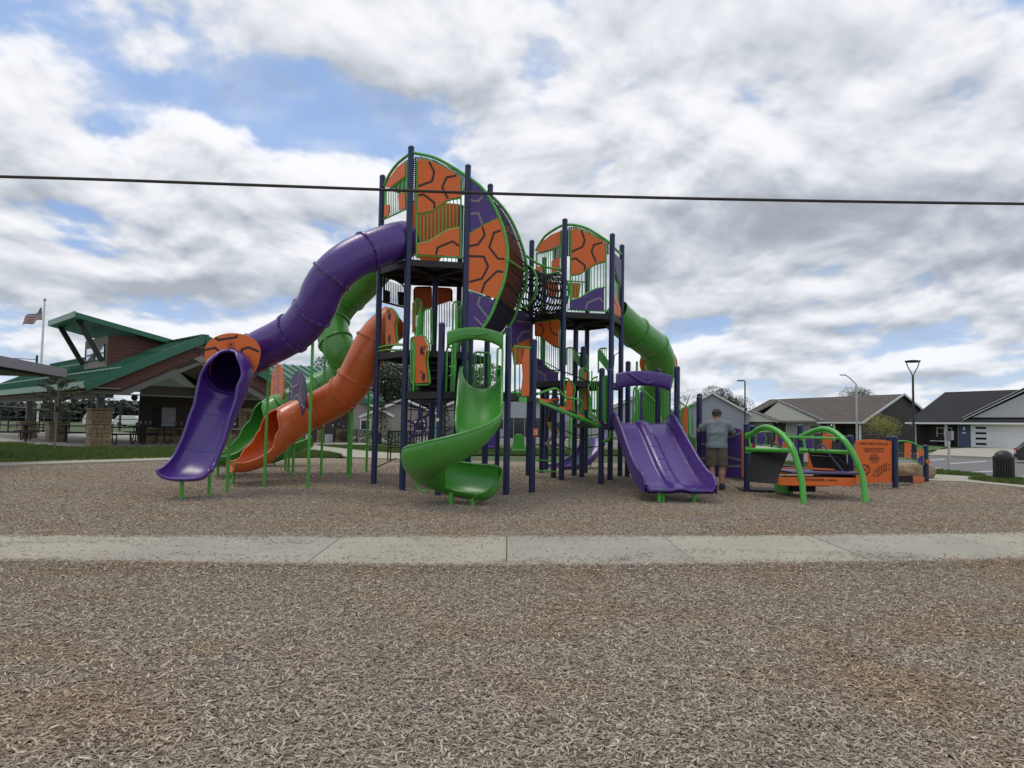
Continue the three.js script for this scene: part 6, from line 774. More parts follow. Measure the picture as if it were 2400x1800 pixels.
{
  const U = [.421, .907], N = [-.907, .421], O0 = [39.973, -62.021], W = (u, y, d) => V3(O0[0] + U[0] * u - N[0] * d, y, O0[1] + U[1] * u - N[1] * d);   // u along the street to the right, d back from the front
  const roofQ = (g, name, a, b, c, d, m) => { const q = quadSlab(a, b, c, d, .12); put(g, name, roofUV(q, a, b, d), m); };
  function roofUV(q, a, b, d) { const p = q.attributes.position, e1 = b.clone().sub(a).normalize(), e2 = d.clone().sub(a).normalize(), uv = new Float32Array(p.count * 2), v = V3(); for (let i = 0; i < p.count; i++) { v.fromBufferAttribute(p, i).sub(a); uv[i * 2] = v.dot(e1); uv[i * 2 + 1] = v.dot(e2); } q.setAttribute('uv', new THREE.BufferAttribute(uv, 2)); return q; }
  const P = d => [[W(0, 0, d).x, W(0, 0, d).z], U], face = (g, name, pts, d, m, t = .1, holes) => put(g, name, boxUV(sheet(P(d), pts, t, 0, holes || [], 0)), m), R = (a, b, c, d) => [[a, c], [b, c], [b, d], [a, d]];
  const side = (g, name, u, pts, m) => put(g, name, boxUV(sheet([[W(u, 0, 0).x, W(u, 0, 0).z], [-N[0], -N[1]]], pts, .1, 0, [], 0)), m);   // a wall running back from the front
  const win = (g, u0, u1, y0, y1, d, mull = 1) => { const w = grp(g, 'window'); face(w, 'window_frame', R(u0, u1, y0, y1), d - .03, M.trimWhite, .06, [R(u0 + .1, u1 - .1, y0 + .1, y1 - .1)]); const n = mull + 1, s = (u1 - u0 - .2 + .08) / n; for (let i = 0; i < n; i++) { face(w, 'pane', R(u0 + .1 + i * s, u0 + .02 + (i + 1) * s, y0 + .1, y1 - .1), d - .0, M.glassDark, .03); if (i) face(w, 'mullion', R(u0 + .02 + i * s, u0 + .1 + i * s, y0 + .1, y1 - .1), d - .03, M.trimWhite, .06); } face(w, 'sash_bar', R(u0 + .1, u1 - .1, (y0 + y1) / 2 - .02, (y0 + y1) / 2 + .02), d - .035, M.trimWhite, .03); };
  const garage = (g, u0, u1, y1, d, m, lights) => { const w = grp(g, 'garage_door'); face(w, 'door_frame', R(u0 - .12, u1 + .12, G1, y1 + .12), d, M.trimWhite, .04); const n = 4, h = (y1 - G1 - .02) / n; for (let i = 0; i < n; i++) face(w, 'door_section', R(u0, u1, G1 + .02 + i * h, G1 + .02 + (i + 1) * h - .015), d - .04, m, .04); if (lights) for (let i = 0; i < 4; i++) face(w, 'door_light', R(u0 + .35, u0 + 1.25, G1 + .1 + i * h + .12, G1 + .1 + i * h + .3), d - .085, M.glassDark, .02); };
  const battens = (g, pts, d, u0, u1, top, m, n) => { const L = []; for (let i = 1; i < n; i++) { const u = mix(u0, u1, i / n), y1 = top(u), y0 = pts; if (y1 - y0 < .1) continue; L.push(sheet(P(d), R(u - .02, u + .02, y0, y1), .025, 0, [], 0)); } const o = put(g, 'battens', merge(L), m); o.userData.kind = 'stuff'; };
  { // dark roofed white house at the right edge
    const g = thing('house', 'dark roofed house with a wide white garage door at the right edge', 'house', 'houses across the street');
    roofQ(g, 'roof', W(-5.7, 2.25, -.45), W(11, 2.25, -.45), W(11, 5.32, 5.34), W(-5.7, 5.32, 5.34), M.shingleDark); roofQ(g, 'roof', W(-5.7, 5.32, 5.34), W(11, 5.32, 5.34), W(11, 2.25, 11), W(-5.7, 2.25, 11), M.shingleDark);
    put(g, 'gutter', beam(W(-5.7, 2.2, -.5).toArray(), W(11, 2.2, -.5).toArray(), .12, .14), M.trimWhite);
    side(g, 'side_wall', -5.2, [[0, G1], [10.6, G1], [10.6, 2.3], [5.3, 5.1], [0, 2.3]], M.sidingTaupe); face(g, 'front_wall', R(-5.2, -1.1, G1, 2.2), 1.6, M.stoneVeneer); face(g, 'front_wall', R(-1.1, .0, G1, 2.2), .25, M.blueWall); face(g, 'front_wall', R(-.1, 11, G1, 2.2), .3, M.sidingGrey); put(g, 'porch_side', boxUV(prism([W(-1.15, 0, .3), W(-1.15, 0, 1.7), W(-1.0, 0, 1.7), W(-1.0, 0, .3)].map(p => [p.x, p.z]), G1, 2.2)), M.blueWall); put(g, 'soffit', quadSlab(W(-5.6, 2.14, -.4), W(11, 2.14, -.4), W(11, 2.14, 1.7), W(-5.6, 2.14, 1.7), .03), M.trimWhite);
    for (const u of [-5.1, -2.1]) put(g, 'porch_post', box(.17, 2.0, .17).translate(...W(u, G1 + 1.0, 0).toArray()), M.trimWhite);
    win(g, -4.0, -2.5, .7, 1.85, 1.55); face(g, 'front_door', R(-1.75, -1.2, G1, 1.95), 1.5, M.black); face(g, 'door_frame', R(-1.95, -1.75, G1, 2.05), 1.5, M.trimWhite);
    garage(g, .1, 6.4, 1.99, .2, M.doorWhite, true); put(g, 'wall_lamp', box(.14, .3, .14, 0, 0, 0, .03).translate(...W(-.55, 1.75, .12).toArray()), M.trimWhite); face(g, 'house_number', R(-.72, -.4, 1.32, 1.42), .13, M.trimWhite, .02);
    const top = u => 2.62 + (u + .45) * .476; const gf = [[-.45, 2.62], [10.5, 2.62], [6.6, 5.9]]; face(g, 'gable', [[.2, 2.72], [10.3, 2.72], [6.6, 5.6]], .15, M.sidingGrey); battens(g, 2.74, .12, .3, 6.5, u => Math.min(top(u) - .3, 5.6), M.sidingGrey, 26);
    put(g, 'barge_board', beam(W(-.5, 2.6, -.1).toArray(), W(6.6, 5.98, -.1).toArray(), .06, .26), M.trimWhite); put(g, 'barge_board', beam(W(6.6, 5.98, -.1).toArray(), W(10.6, 2.6, -.1).toArray(), .06, .26), M.trimWhite); roofQ(g, 'gable_roof', W(-.5, 2.68, -.2), W(6.6, 6.06, -.2), W(6.6, 6.06, 5.2), W(-.5, 2.68, .6), M.shingleDark); roofQ(g, 'pent_roof', W(-.3, 2.3, -.45), W(11, 2.3, -.45), W(11, 2.62, .1), W(-.3, 2.62, .1), M.shingleDark);
    put(g, 'downspout', bent([W(-5.35, 2.15, -.4), W(-5.2, 1.95, -.1), W(-5.2, G1, -.1)].map(p => p.toArray()), .05, .08, 6), M.trimWhite);
    rebase(g);
    const b = thing('porch_bench', 'black metal bench on the porch of the dark roofed house', 'bench', null, ...W(-3.3, G1, .75).toArray(), -Math.atan2(U[1], U[0])); put(b, 'seat', box(1.7, .05, .4, 0, .38, 0, .01), M.black); put(b, 'backrest', box(1.7, .4, .04, 0, .64, -.2, .01), M.black); for (const s of [-1, 0, 1]) for (const z of [-.16, .16]) put(b, 'leg', bar([s * .75, 0, z], [s * .75, .37, z], .025, 6), M.black); for (const s of [-.4, .4]) put(b, 'cushion', box(.7, .08, .36, s, .44, .01, .03), M.white);
  }
  { // brown roofed house
    const g = thing('house', 'long brown roofed house with two cream gables over garage doors', 'house', 'houses across the street');
    roofQ(g, 'roof', W(-29.7, 2.22, -.4), W(-10.35, 2.25, -.4), W(-10.35, 5.31, 5.78), W(-29.0, 5.2, 5.78), M.shingleBrown); roofQ(g, 'roof', W(-29.0, 5.2, 5.78), W(-10.35, 5.31, 5.78), W(-10.35, 2.3, 11.5), W(-29.7, 2.2, 11.5), M.shingleBrown); put(g, 'gutter', beam(W(-16, 2.18, -.45).toArray(), W(-10.35, 2.2, -.45).toArray(), .12, .14), M.trimWhite);
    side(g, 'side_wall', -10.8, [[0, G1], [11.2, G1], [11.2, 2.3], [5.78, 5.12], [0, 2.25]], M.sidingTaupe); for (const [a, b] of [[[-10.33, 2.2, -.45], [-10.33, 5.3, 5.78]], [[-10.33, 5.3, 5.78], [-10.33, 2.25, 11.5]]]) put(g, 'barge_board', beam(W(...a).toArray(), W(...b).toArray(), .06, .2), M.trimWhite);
    face(g, 'front_wall', R(-29.4, -16.0, G1, 2.3), .3, M.stoneVeneer); face(g, 'front_wall', R(-16, -10.8, G1, 2.2), 1.9, M.stoneVeneer); put(g, 'soffit', quadSlab(W(-16, 2.14, -.35), W(-10.5, 2.14, -.35), W(-10.5, 2.14, 2.0), W(-16, 2.14, 2.0), .03), M.trimWhite);
    garage(g, -27.9, -23.1, 1.96, .22, M.doorGrey); garage(g, -20.8, -16.2, 1.98, .22, M.doorGrey); face(g, 'door_light', R(-17.3, -16.5, 1.62, 1.78), .12, M.glassDark, .02);
    face(g, 'gable', [[-25.6, 2.28], [-15.9, 2.28], [-21.9, 4.55]], .05, M.sidingCream); battens(g, 2.3, .02, -25.4, -16.0, u => u < -21.9 ? mix(2.6, 4.5, (u + 25.6) / 3.7) - .05 : mix(4.5, 2.35, (u + 21.9) / 6.0) - .05, M.sidingCream, 48);
    face(g, 'gable', [[-29.5, 2.24], [-21.4, 2.24], [-25.55, 3.42]], -.55, M.sidingCream); battens(g, 2.26, -.58, -29.2, -21.6, u => u < -25.5 ? mix(2.26, 3.36, (u + 29.5) / 4) : mix(3.36, 2.26, (u + 25.5) / 4.1), M.sidingCream, 40);
    for (const [a, b, d] of [[[-25.3, 3.45], [-21.92, 4.73], -.1], [[-21.92, 4.73], [-15.45, 2.38], -.1], [[-29.75, 2.18], [-25.57, 3.58], -.7], [[-25.57, 3.58], [-21.2, 2.2], -.7]]) put(g, 'barge_board', beam(W(a[0], a[1], d).toArray(), W(b[0], b[1], d).toArray(), .06, .2), M.trimWhite);
    roofQ(g, 'gable_roof', W(-21.92, 4.8, -.15), W(-15.4, 2.44, -.15), W(-15.4, 2.44, .4), W(-21.92, 4.8, 5.0), M.shingleBrown); roofQ(g, 'gable_roof', W(-26.0, 3.25, -.15), W(-21.92, 4.8, -.15), W(-21.92, 4.8, 5.0), W(-26.0, 3.25, 2.2), M.shingleBrown); roofQ(g, 'gable_roof', W(-25.57, 3.64, -.75), W(-21.1, 2.26, -.75), W(-21.1, 2.26, .4), W(-25.57, 3.64, 2.8), M.shingleBrown); roofQ(g, 'gable_roof', W(-29.8, 2.24, -.75), W(-25.57, 3.64, -.75), W(-25.57, 3.64, 2.8), W(-29.8, 2.24, .4), M.shingleBrown);
    for (const u of [-14.1, -10.95]) put(g, 'porch_post', box(.16, 2.0, .16).translate(...W(u, G1 + 1.0, -.1).toArray()), M.trimWhite); win(g, -12.8, -11.5, .8, 1.8, 1.85); face(g, 'front_door', R(-14.9, -14.2, G1, 1.9), 1.85, M.black);
    for (const u of [-22.6, -21.3, -15.9]) put(g, 'wall_lamp', box(.14, .28, .14, 0, 0, 0, .03).translate(...W(u, 1.6, .2).toArray()), M.black); rebase(g);
  }
  // plainer houses farther along: [label, x, z, width, eave, ridge, depth, turn, wall, roof]
  const plain = (label, x, z, w, eave, ridge, dp, turn, wall, roof, door) => { const g = thing('house', label, 'house', 'houses across the street', x, G1, z, turn); put(g, 'wall', boxUV(new THREE.ExtrudeGeometry(new THREE.Shape([[-w / 2, 0], [w / 2, 0], [w / 2, eave], [0, ridge - .12], [-w / 2, eave]].map(p => new THREE.Vector2(...p))), { depth: dp, bevelEnabled: false }).translate(0, 0, -dp)), wall); for (const s of [-1, 1]) { const a = V3(s * (w / 2 + .35), eave - .12, .35), b = V3(0, ridge, .35), c = V3(0, ridge, -dp - .35), d = V3(s * (w / 2 + .35), eave - .12, -dp - .35); put(g, 'roof', roofUV(quadSlab(a, b, c, d, .12), a, d, b), roof); put(g, 'barge_board', beam([a.x, a.y - .08, .38], [b.x, b.y - .08, .38], .05, .2), M.trimWhite); } if (door) { put(g, 'garage_door', box(w * .5, eave * .75, .06, w * .08, eave * .375, .03), door); for (const s of [0, 1]) put(g, 'window', box(.9, .9, .06, -w * .36 + s * .0, eave * (.5), .03 + s * .02), s ? M.glassDark : M.trimWhite); } else { put(g, 'window', box(1.0, 1.0, .06, w * .2, eave * .5, .03), M.trimWhite); put(g, 'pane', box(.8, .8, .06, w * .2, eave * .5, .05), M.glassDark); } return g; };
  plain('blue grey gabled house behind the tall navy post', 24.3, -86, 8.5, 3.1, 5.6, 12, -.2, M.sidingBlueGrey, M.shingleGrey); 
  plain('pale gabled house with a dark garage seen under the plank bridge', 1.0, -72, 6.4, 2.6, 5.0, 9, .12, M.sidingGrey, M.shingleGrey, M.glassDark); plain('small pale gable right of the dark garage', 6.6, -76, 5.0, 2.3, 4.0, 9, .1, M.sidingGrey, M.shingleGrey, M.doorGrey); plain('grey house behind the double slide', 14.5, -80, 9, 2.7, 5.0, 9, -.05, M.sidingGrey, M.shingleDark, M.doorGrey);
  plain('beige house at the left below the trees', -14.6, -64, 7.5, 2.0, 3.7, 9, .5, M.tan, M.shingleBrown); plain('tan house behind the conifer', -10.0, -66, 7.5, 1.9, 3.5, 9, .3, M.tan, M.shingleBrown); plain('taupe house behind the purple climber', -5.6, -70, 7, 2.0, 3.5, 9, .2, M.doorGrey, M.shingleBrown, M.doorGrey);
}
// lamps and poles
{ const t = thing('street_lamp', 'black post top lamp with a flat disc head before the houses', 'street lamp', null, 24.9, G1, -44.0); put(t, 'pole', bar([0, -.1, 0], [0, 4.75, 0], .085, 10, .06), M.darkSteel); for (const s of [-1, 1]) put(t, 'arm', pipe([[0, 4.6, 0], [s * .1, 4.9, 0], [s * .3, 5.25, 0], [s * .40, 5.55, 0]], .03, { seg: 6 }), M.darkSteel); put(t, 'lamp_head', new THREE.CylinderGeometry(.46, .40, .09, 24).translate(0, 5.6, 0), M.darkSteel); put(t, 'lamp_cap', new THREE.SphereGeometry(.42, 20, 6, 0, 6.283, 0, 1.0).scale(1, .18, 1).translate(0, 5.62, 0), M.darkSteel); }
{ const t = thing('street_light', 'silver cobra head street light by the brown house', 'street light', null, 29.4, G1, -60.5); put(t, 'pole', bar([0, -.1, 0], [0, 5.2, 0], .10, 10, .07), M.steel); put(t, 'arm', pipe([[0, 5.15, 0], [-.25, 5.45, 0], [-.7, 5.85, 0], [-1.0, 5.98, 0]], .045, { seg: 6 }), M.steel); put(t, 'lamp_head', box(.5, .1, .22, -1.15, 5.99, 0, .04), M.steel); }
{ const t = thing('street_light', 'thin dark light pole with a flat head above the purple panel', 'street light', null, 16.6, G1, -50.5); put(t, 'pole', bar([0, -.1, 0], [0, 4.65, 0], .06, 8, .05), M.darkSteel); put(t, 'lamp_head', box(.5, .08, .3, -.3, 4.66, 0, .03), M.darkSteel); }
[[-58, -98, 7.0, 'tall light pole beyond the pavilion, left of the stone pier gap'], [-15.5, -92, 6.5, 'far light pole seen past the left tower post']].forEach(([x, z, h, l]) => { const t = thing('street_light', l, 'street light', null, x, G1, z); put(t, 'pole', bar([0, -.1, 0], [0, h, 0], .09, 8, .06), M.darkSteel); put(t, 'lamp_head', box(1.6, .09, .3, 0, h, 0, .03), M.darkSteel); });
{ // flagpole and flag
  const t = thing('flagpole', 'tall white flagpole with a gold ball behind the pavilion', 'flagpole', null, -48.65, G1, -73.14), H = 13.2; put(t, 'pole', bar([0, -.1, 0], [0, H, 0], .16, 10, .09), M.white); put(t, 'finial', new THREE.SphereGeometry(.16, 12, 8).translate(0, H + .15, 0), M.steel);
  const ft = tex(512, (u, v) => { const i = 1 - v; if (u < .4 && i < 7 / 13) { const a = (u / .4 * 11) % 1 - .5, b = (i * 13 / 7 * 9) % 1 - .5, odd = (Math.floor(u / .4 * 11) + Math.floor(i * 13 / 7 * 9)) % 2; return odd === 0 && a * a + b * b < .12 ? [.85, .85, .86] : [.10, .12, .24]; } return Math.floor(i * 13) % 2 ? [.86, .84, .83] : [.52, .09, .12]; }, 1);
  ft.wrapS = ft.wrapT = THREE.ClampToEdgeWrapping; const rows = []; for (let j = 0; j <= 14; j++) { const row = []; for (let i = 0; i <= 22; i++) { const u = i / 22, v = j / 14; row.push(V3(-.15 - u * 1.9 + .05 * Math.sin(v * 3), 11.2 - u * 1.05 - (1 - v) * 1.25 * (1 - .35 * u) + 1.25 + .08 * Math.sin(u * 9 + v), .22 * Math.sin(u * 8 + v * 1.5))); } rows.push(row); }
  const f = solo('flag', grid(rows), smat(0xffffff, .8, { map: ft, side: THREE.DoubleSide }), 'stars and stripes flag flying from the white pole', 'flag'); f.position.set(-48.65, G1, -73.14);
}
{ // tall field fence behind the pavilion
  const g = thing('field_fence', 'tall dark ball field fence with cables behind the pavilion', 'fence'); const xs = [[-62, -58], [-56.2, -61], [-50.6, -64], [-45, -67], [-38.5, -70], [-31, -73]]; xs.forEach(([x, z], i) => { put(g, 'post', bar([x, G1 - .1, z], [x, G1 + (i < 4 ? 7.0 : 3), z], .1, 8), M.darkSteel); if (i) { const [a, b] = xs[i - 1]; const top = i < 4 ? 6.6 : 2.9; for (const y of i < 4 ? [6.6, 2.0, 1.1] : [2.9, 1.1]) put(g, 'rail', bar([a, G1 + y, b], [x, G1 + y, z], .035, 6), M.darkSteel); for (let k = 1; k < 5; k++) put(g, 'picket_post', bar([mix(a, x, k / 5), G1, mix(b, z, k / 5)], [mix(a, x, k / 5), G1 + 1.9, mix(b, z, k / 5)], .04, 5), M.darkSteel); } }); rebase(g);
  const d = thing('dugout', 'small dugout shelter with a dark slanting roof beyond the fence', 'shelter', null, -33.5, G1, -50, .3); put(d, 'roof', quadSlab([-2.6, 1.95, 1.3], [2.6, 1.62, 1.3], [2.6, 1.62, -1.3], [-2.6, 1.95, -1.3], .1), M.darkSteel); for (const x of [-1.9, 0, 1.9]) for (const z of [-1, 1]) put(d, 'post', bar([x, -.1, z], [x, 1.7, z], .05, 6), M.darkSteel); put(d, 'bench', box(3.6, .06, .35, 0, .45, -.7), M.darkSteel);
}
// far vehicles in the lot beyond the pavilion
[[-59.5, -103, 'white van left of the others in the far lot'], [-55.0, -103, 'white pickup in the middle of the far lot'], [-51, -103, 'pale car at the right of the far lot']].forEach(([x, z, l], i) => { const c = thing('parked_car', l, 'car', 'vehicles in the far lot', x, G1, z, .1); const h = i === 0 ? 1.9 : 1.5; put(c, 'body', new THREE.ExtrudeGeometry(new THREE.Shape([[-2, .35], [2, .35], [2.05, .8], [1.3, .95], [.8, h], [-1.5, h], [-2, .95]].map(p => new THREE.Vector2(...p))), { depth: 1.6, bevelEnabled: true, bevelSize: .08, bevelThickness: .08, bevelSegments: 2 }).translate(0, 0, -.8), M.trimWhite); put(c, 'window', box(1.5, .4, 1.74, -.3, h - .35, 0, .05), M.glassDark); for (const s of [-1.25, 1.25]) for (const q of [-1, 1]) put(c, 'wheel', new THREE.CylinderGeometry(.33, .33, .2, 14).rotateX(Math.PI / 2).translate(s, .33, q * .8), M.black); });
{ // black car at the right edge
  const c = thing('parked_car', 'black SUV at the right edge of the picture', 'car', null, 22.6, G1, -29.6, -.55); const paint = pmat(rgb(.008, .008, .010), .25, { clearcoat: 1, clearcoatRoughness: .05 });
  put(c, 'body', new THREE.ExtrudeGeometry(new THREE.Shape([[-1.7, .22], [1.7, .22], [1.75, .62], [1.1, .74], [.6, 1.1], [-1.2, 1.1], [-1.62, .72], [-1.75, .6]].map(p => new THREE.Vector2(...p))), { depth: 1.3, bevelEnabled: true, bevelSize: .07, bevelThickness: .08, bevelSegments: 3 }).translate(0, 0, -.65), paint); put(c, 'window', box(1.5, .26, 1.42, -.25, .9, 0, .05), M.glassDark); put(c, 'rear_window', quadSlab([-1.66, .78, -.5], [-1.66, .78, .5], [-1.36, 1.08, .5], [-1.36, 1.08, -.5], .02, V3(-.7, .7, 0)), M.glassDark); for (const q of [-.52, .52]) put(c, 'tail_light', box(.08, .12, .26, -1.78, .66, q, .02), smat(rgb(.35, .01, .012), .3)); for (const s of [-1.1, 1.1]) for (const q of [-1, 1]) { const w = put(c, 'wheel', new THREE.CylinderGeometry(.27, .27, .18, 20).rotateX(Math.PI / 2).translate(s, .27, q * .68), M.black); put(w, 'rim', new THREE.CylinderGeometry(.16, .16, .19, 14).rotateX(Math.PI / 2).translate(s, .27, q * .685), M.steel); } put(c, 'bumper', box(.12, .2, 1.3, -1.78, .36, 0, .05), M.black); put(c, 'number_plate', box(.02, .1, .3, -1.845, .5, 0), M.white); c.scale.setScalar(.86); c.position.x += .25;
}
{ const [q] = [[13.508,-21.964]], t = thing('sign_post', 'grey steel sign post seen from behind on the lawn strip', 'sign', null, q[0], G1, q[1]); put(t, 'post', box(.06, 1.3, .05, 0, .6, 0, .005), M.steel); put(t, 'sign_plate', box(.17, .3, .015, -.03, 1.12, .04, .004), M.panelGrey); put(t, 'sign_plate', box(.12, .27, .012, .12, 1.13, -.035, .004), M.panelLilac); put(t, 'clamp', box(.09, .06, .06, 0, .9, 0, .004), M.steel); }
function litterBin(label, x, z, s, group) { const t = thing('litter_bin', label, 'litter bin', group, x, G1 + .03, z); const n = 26; for (let i = 0; i < n; i++) { const a = i / n * 6.283; put(t, 'slat', box(.045 * s, .62 * s, .02, 0, .36 * s, .27 * s, .004).rotateY(a), M.darkSteel); } put(t, 'liner', new THREE.CylinderGeometry(.25 * s, .25 * s, .6 * s, 20).translate(0, .34 * s, 0), M.black); put(t, 'top_ring', new THREE.CylinderGeometry(.29 * s, .29 * s, .06 * s, 24).translate(0, .69 * s, 0), M.darkSteel); put(t, 'base_ring', new THREE.CylinderGeometry(.28 * s, .28 * s, .05 * s, 24).translate(0, .025 * s, 0), M.darkSteel); put(t, 'dome_lid', new THREE.SphereGeometry(.25 * s, 20, 8, 0, 6.283, 0, 1.57).scale(1, .85, 1).translate(0, .7 * s, 0), M.darkSteel); return t; }
{ const [q] = [[12.696,-18.362]]; litterBin('dark domed litter bin on the grass at the right', q[0], q[1], .84); } litterBin('black domed litter bin on the far lawn left of the tower posts', -7.6, -40.5, .85);
{ // sandstone boulder
  const g = new THREE.IcosahedronGeometry(1, 5), p = g.attributes.position; for (let i = 0; i < p.count; i++) { const v = V3().fromBufferAttribute(p, i), k = 1 + .16 * fbm(v.x * 1.6 + 4, v.y * 1.6 + v.z, 4) + .05 * fbm(v.x * 6, v.z * 6 + v.y * 5, 3); v.multiplyScalar(k); v.y = Math.max(-.6, Math.min(.62 + .06 * noise2(v.x * 2, v.z * 2), v.y)); p.setXYZ(i, v.x * .52, v.y * .33, v.z * .42); } g.computeVertexNormals();
  const [q] = [[10.623,-18.944]]; const o = solo('boulder', boxUV(mergeVertices(g)).translate(0, .18, 0), smat(0xffffff, .95, { map: tex(512, (u, v) => { const n = tn(u, v, 4, 5), b = tile((x, y) => fbm(x * .4, y * 4, 4), u, v, 6), k = 1 + .2 * n + .18 * b; return [.60 * k, .52 * k, .40 * k]; }, 1), bumpMap: stoneBump, bumpScale: .01 }), 'tan sandstone boulder under the curved guard at the ramp end', 'boulder'); o.position.set(q[0] + .1, G1, q[1]); }
{ // park bench behind the towers
  const t = thing('park_bench', 'black slatted park bench behind the left tower post', 'bench', null, -3.2, G1, -23.0, .35); for (let i = 0; i < 4; i++) put(t, 'seat_slat', box(1.5, .03, .08, 0, .44, -.15 + i * .1), M.black); for (let i = 0; i < 15; i++) put(t, 'back_slat', box(.03, .42, .02, -.7 + i * .1, .72, -.24), M.black); put(t, 'back_rail', box(1.5, .04, .03, 0, .94, -.24), M.black); for (const s of [-.72, .72]) { put(t, 'leg', bent([[s, 0, .22], [s, .44, .22], [s, .66, .2], [s, .66, -.2]], .022, .06), M.black); put(t, 'leg', bar([s, 0, -.24], [s, .95, -.26], .022, 6), M.black); }
}
{ // swing set behind
  const t = thing('swing_set', 'green swing set standing behind the play structure', 'swing set'), Z = -31, H = 2.75; put(t, 'top_beam', bar([-3.2, H, Z], [2.6, H, Z], .055, 10), M.steelGreen); for (const x of [-3.2, 2.6]) for (const s of [-1, 1]) put(t, 'leg', bar([x, G1 - .1, Z + s * .9], [x, H, Z], .045, 8), M.steelGreen); rebase(t);
  const seat = (label, x, m, y) => { const s = thing('swing', label, 'swing', 'swings', x, G1, Z + .02); put(s, 'bucket', new THREE.ExtrudeGeometry(new THREE.Shape([[-.26, 0], [.26, 0], [.24, .12], [.2, .55], [.1, .68], [-.1, .68], [-.2, .55], [-.24, .12]].map(p => new THREE.Vector2(...p))), { depth: .08, bevelEnabled: true, bevelSize: .03, bevelThickness: .03, bevelSegments: 3 }).translate(0, y, -.1), m); put(s, 'seat', box(.6, .12, .4, 0, y, .12, .05), m); for (const q of [-.24, .24]) put(s, 'chain', bar([q, y + .5, 0], [q, H - G1, 0], .012, 5), M.steel); };
  seat('green bucket swing seat under the plank bridge', .34, M.green, .12); seat('purple bucket swing seat behind the front posts', -.78, M.purple, .24);
}
{ // flat shelter roof reaching in from the left
  const t = thing('shelter', 'flat grey shelter roof reaching in at the left edge', 'shelter'); const y = 2.78; put(t, 'roof', boxUV(prism([[-13.85, -22], [-12.2, -15.5], [-20, -14], [-21.6, -20.6]], y, y + .07)), M.trim); put(t, 'fascia', beam([-13.85, y - .06, -22], [-12.2, y - .06, -15.5], .06, .26), M.panelGrey); put(t, 'fascia', beam([-13.85, y - .06, -22], [-21.6, y - .06, -20.6], .06, .26), M.panelGrey); put(t, 'soffit', prism([[-14.2, -21.6], [-12.8, -16], [-19.6, -14.5], [-21, -20.3]], y - .2, y - .17), M.darkSteel); for (const [x, z] of [[-18.2, -20.2], [-17.2, -15.6]]) put(t, 'post', box(.2, y - .2 + .1, .2, x, (y - .2) / 2 + .02, z), M.trim); rebase(t); }
{ const pts = []; const a = [[-11.611,4.441,-9],[-6.802,4.51,-9.2],[-3.459,4.49,-9.3],[-0.046,4.497,-9.5],[3.512,4.543,-9.7],[7.216,4.619,-9.9],[13.178,4.789,-10.3]]; solo('overhead_cable', pipe(a, .021, { n: 60, seg: 8 }), smat(rgb(.035, .032, .03), .7), 'dark cable hanging across the whole view above the playground', 'cable'); }
// ---------- people ----------
function surfaceNets(f, lo, hi, cell) {                              // skin of the zero level of a distance field
  const n = [0, 1, 2].map(i => Math.ceil((hi[i] - lo[i]) / cell) + 1), S = new Float32Array(n[0] * n[1] * n[2]), id = (i, j, k) => i + n[0] * (j + n[1] * k);
  for (let k = 0; k < n[2]; k++) for (let j = 0; j < n[1]; j++) for (let i = 0; i < n[0]; i++) S[id(i, j, k)] = f(lo[0] + i * cell, lo[1] + j * cell, lo[2] + k * cell);
  const V = new Int32Array(S.length).fill(-1), P = [], T = [], E = [[0, 1], [2, 3], [4, 5], [6, 7], [0, 2], [1, 3], [4, 6], [5, 7], [0, 4], [1, 5], [2, 6], [3, 7]];
  for (let k = 0; k < n[2] - 1; k++) for (let j = 0; j < n[1] - 1; j++) for (let i = 0; i < n[0] - 1; i++) {
    const c = []; let m = 0; for (let q = 0; q < 8; q++) { c[q] = S[id(i + (q & 1), j + (q >> 1 & 1), k + (q >> 2))]; if (c[q] < 0) m |= 1 << q; } if (m === 0 || m === 255) continue;
    let x = 0, y = 0, z = 0, w = 0; for (const [a, b] of E) if ((c[a] < 0) !== (c[b] < 0)) { const t = c[a] / (c[a] - c[b]); x += mix(a & 1, b & 1, t); y += mix(a >> 1 & 1, b >> 1 & 1, t); z += mix(a >> 2, b >> 2, t); w++; }
    V[id(i, j, k)] = P.length / 3; P.push(lo[0] + (i + x / w) * cell, lo[1] + (j + y / w) * cell, lo[2] + (k + z / w) * cell);
  }
  for (let k = 1; k < n[2] - 1; k++) for (let j = 1; j < n[1] - 1; j++) for (let i = 1; i < n[0] - 1; i++) {
    const s = S[id(i, j, k)] < 0, q = (a, b, c, d, flip) => { if (a < 0 || b < 0 || c < 0 || d < 0) return; flip ? T.push(a, c, b, a, d, c) : T.push(a, b, c, a, c, d); };
    if (s !== S[id(i + 1, j, k)] < 0) q(V[id(i, j - 1, k - 1)], V[id(i, j, k - 1)], V[id(i, j, k)], V[id(i, j - 1, k)], !s);
    if (s !== S[id(i, j + 1, k)] < 0) q(V[id(i - 1, j, k - 1)], V[id(i - 1, j, k)], V[id(i, j, k)], V[id(i, j, k - 1)], !s);
    if (s !== S[id(i, j, k + 1)] < 0) q(V[id(i - 1, j - 1, k)], V[id(i, j - 1, k)], V[id(i, j, k)], V[id(i - 1, j, k)], !s);
  }
  const g = new THREE.BufferGeometry(); g.setAttribute('position', new THREE.Float32BufferAttribute(P, 3)); g.setIndex(T); g.computeVertexNormals(); return g;
}
const smin = (a, b, k) => { const h = clamp(.5 + .5 * (b - a) / k); return mix(b, a, h) - k * h * (1 - h); };
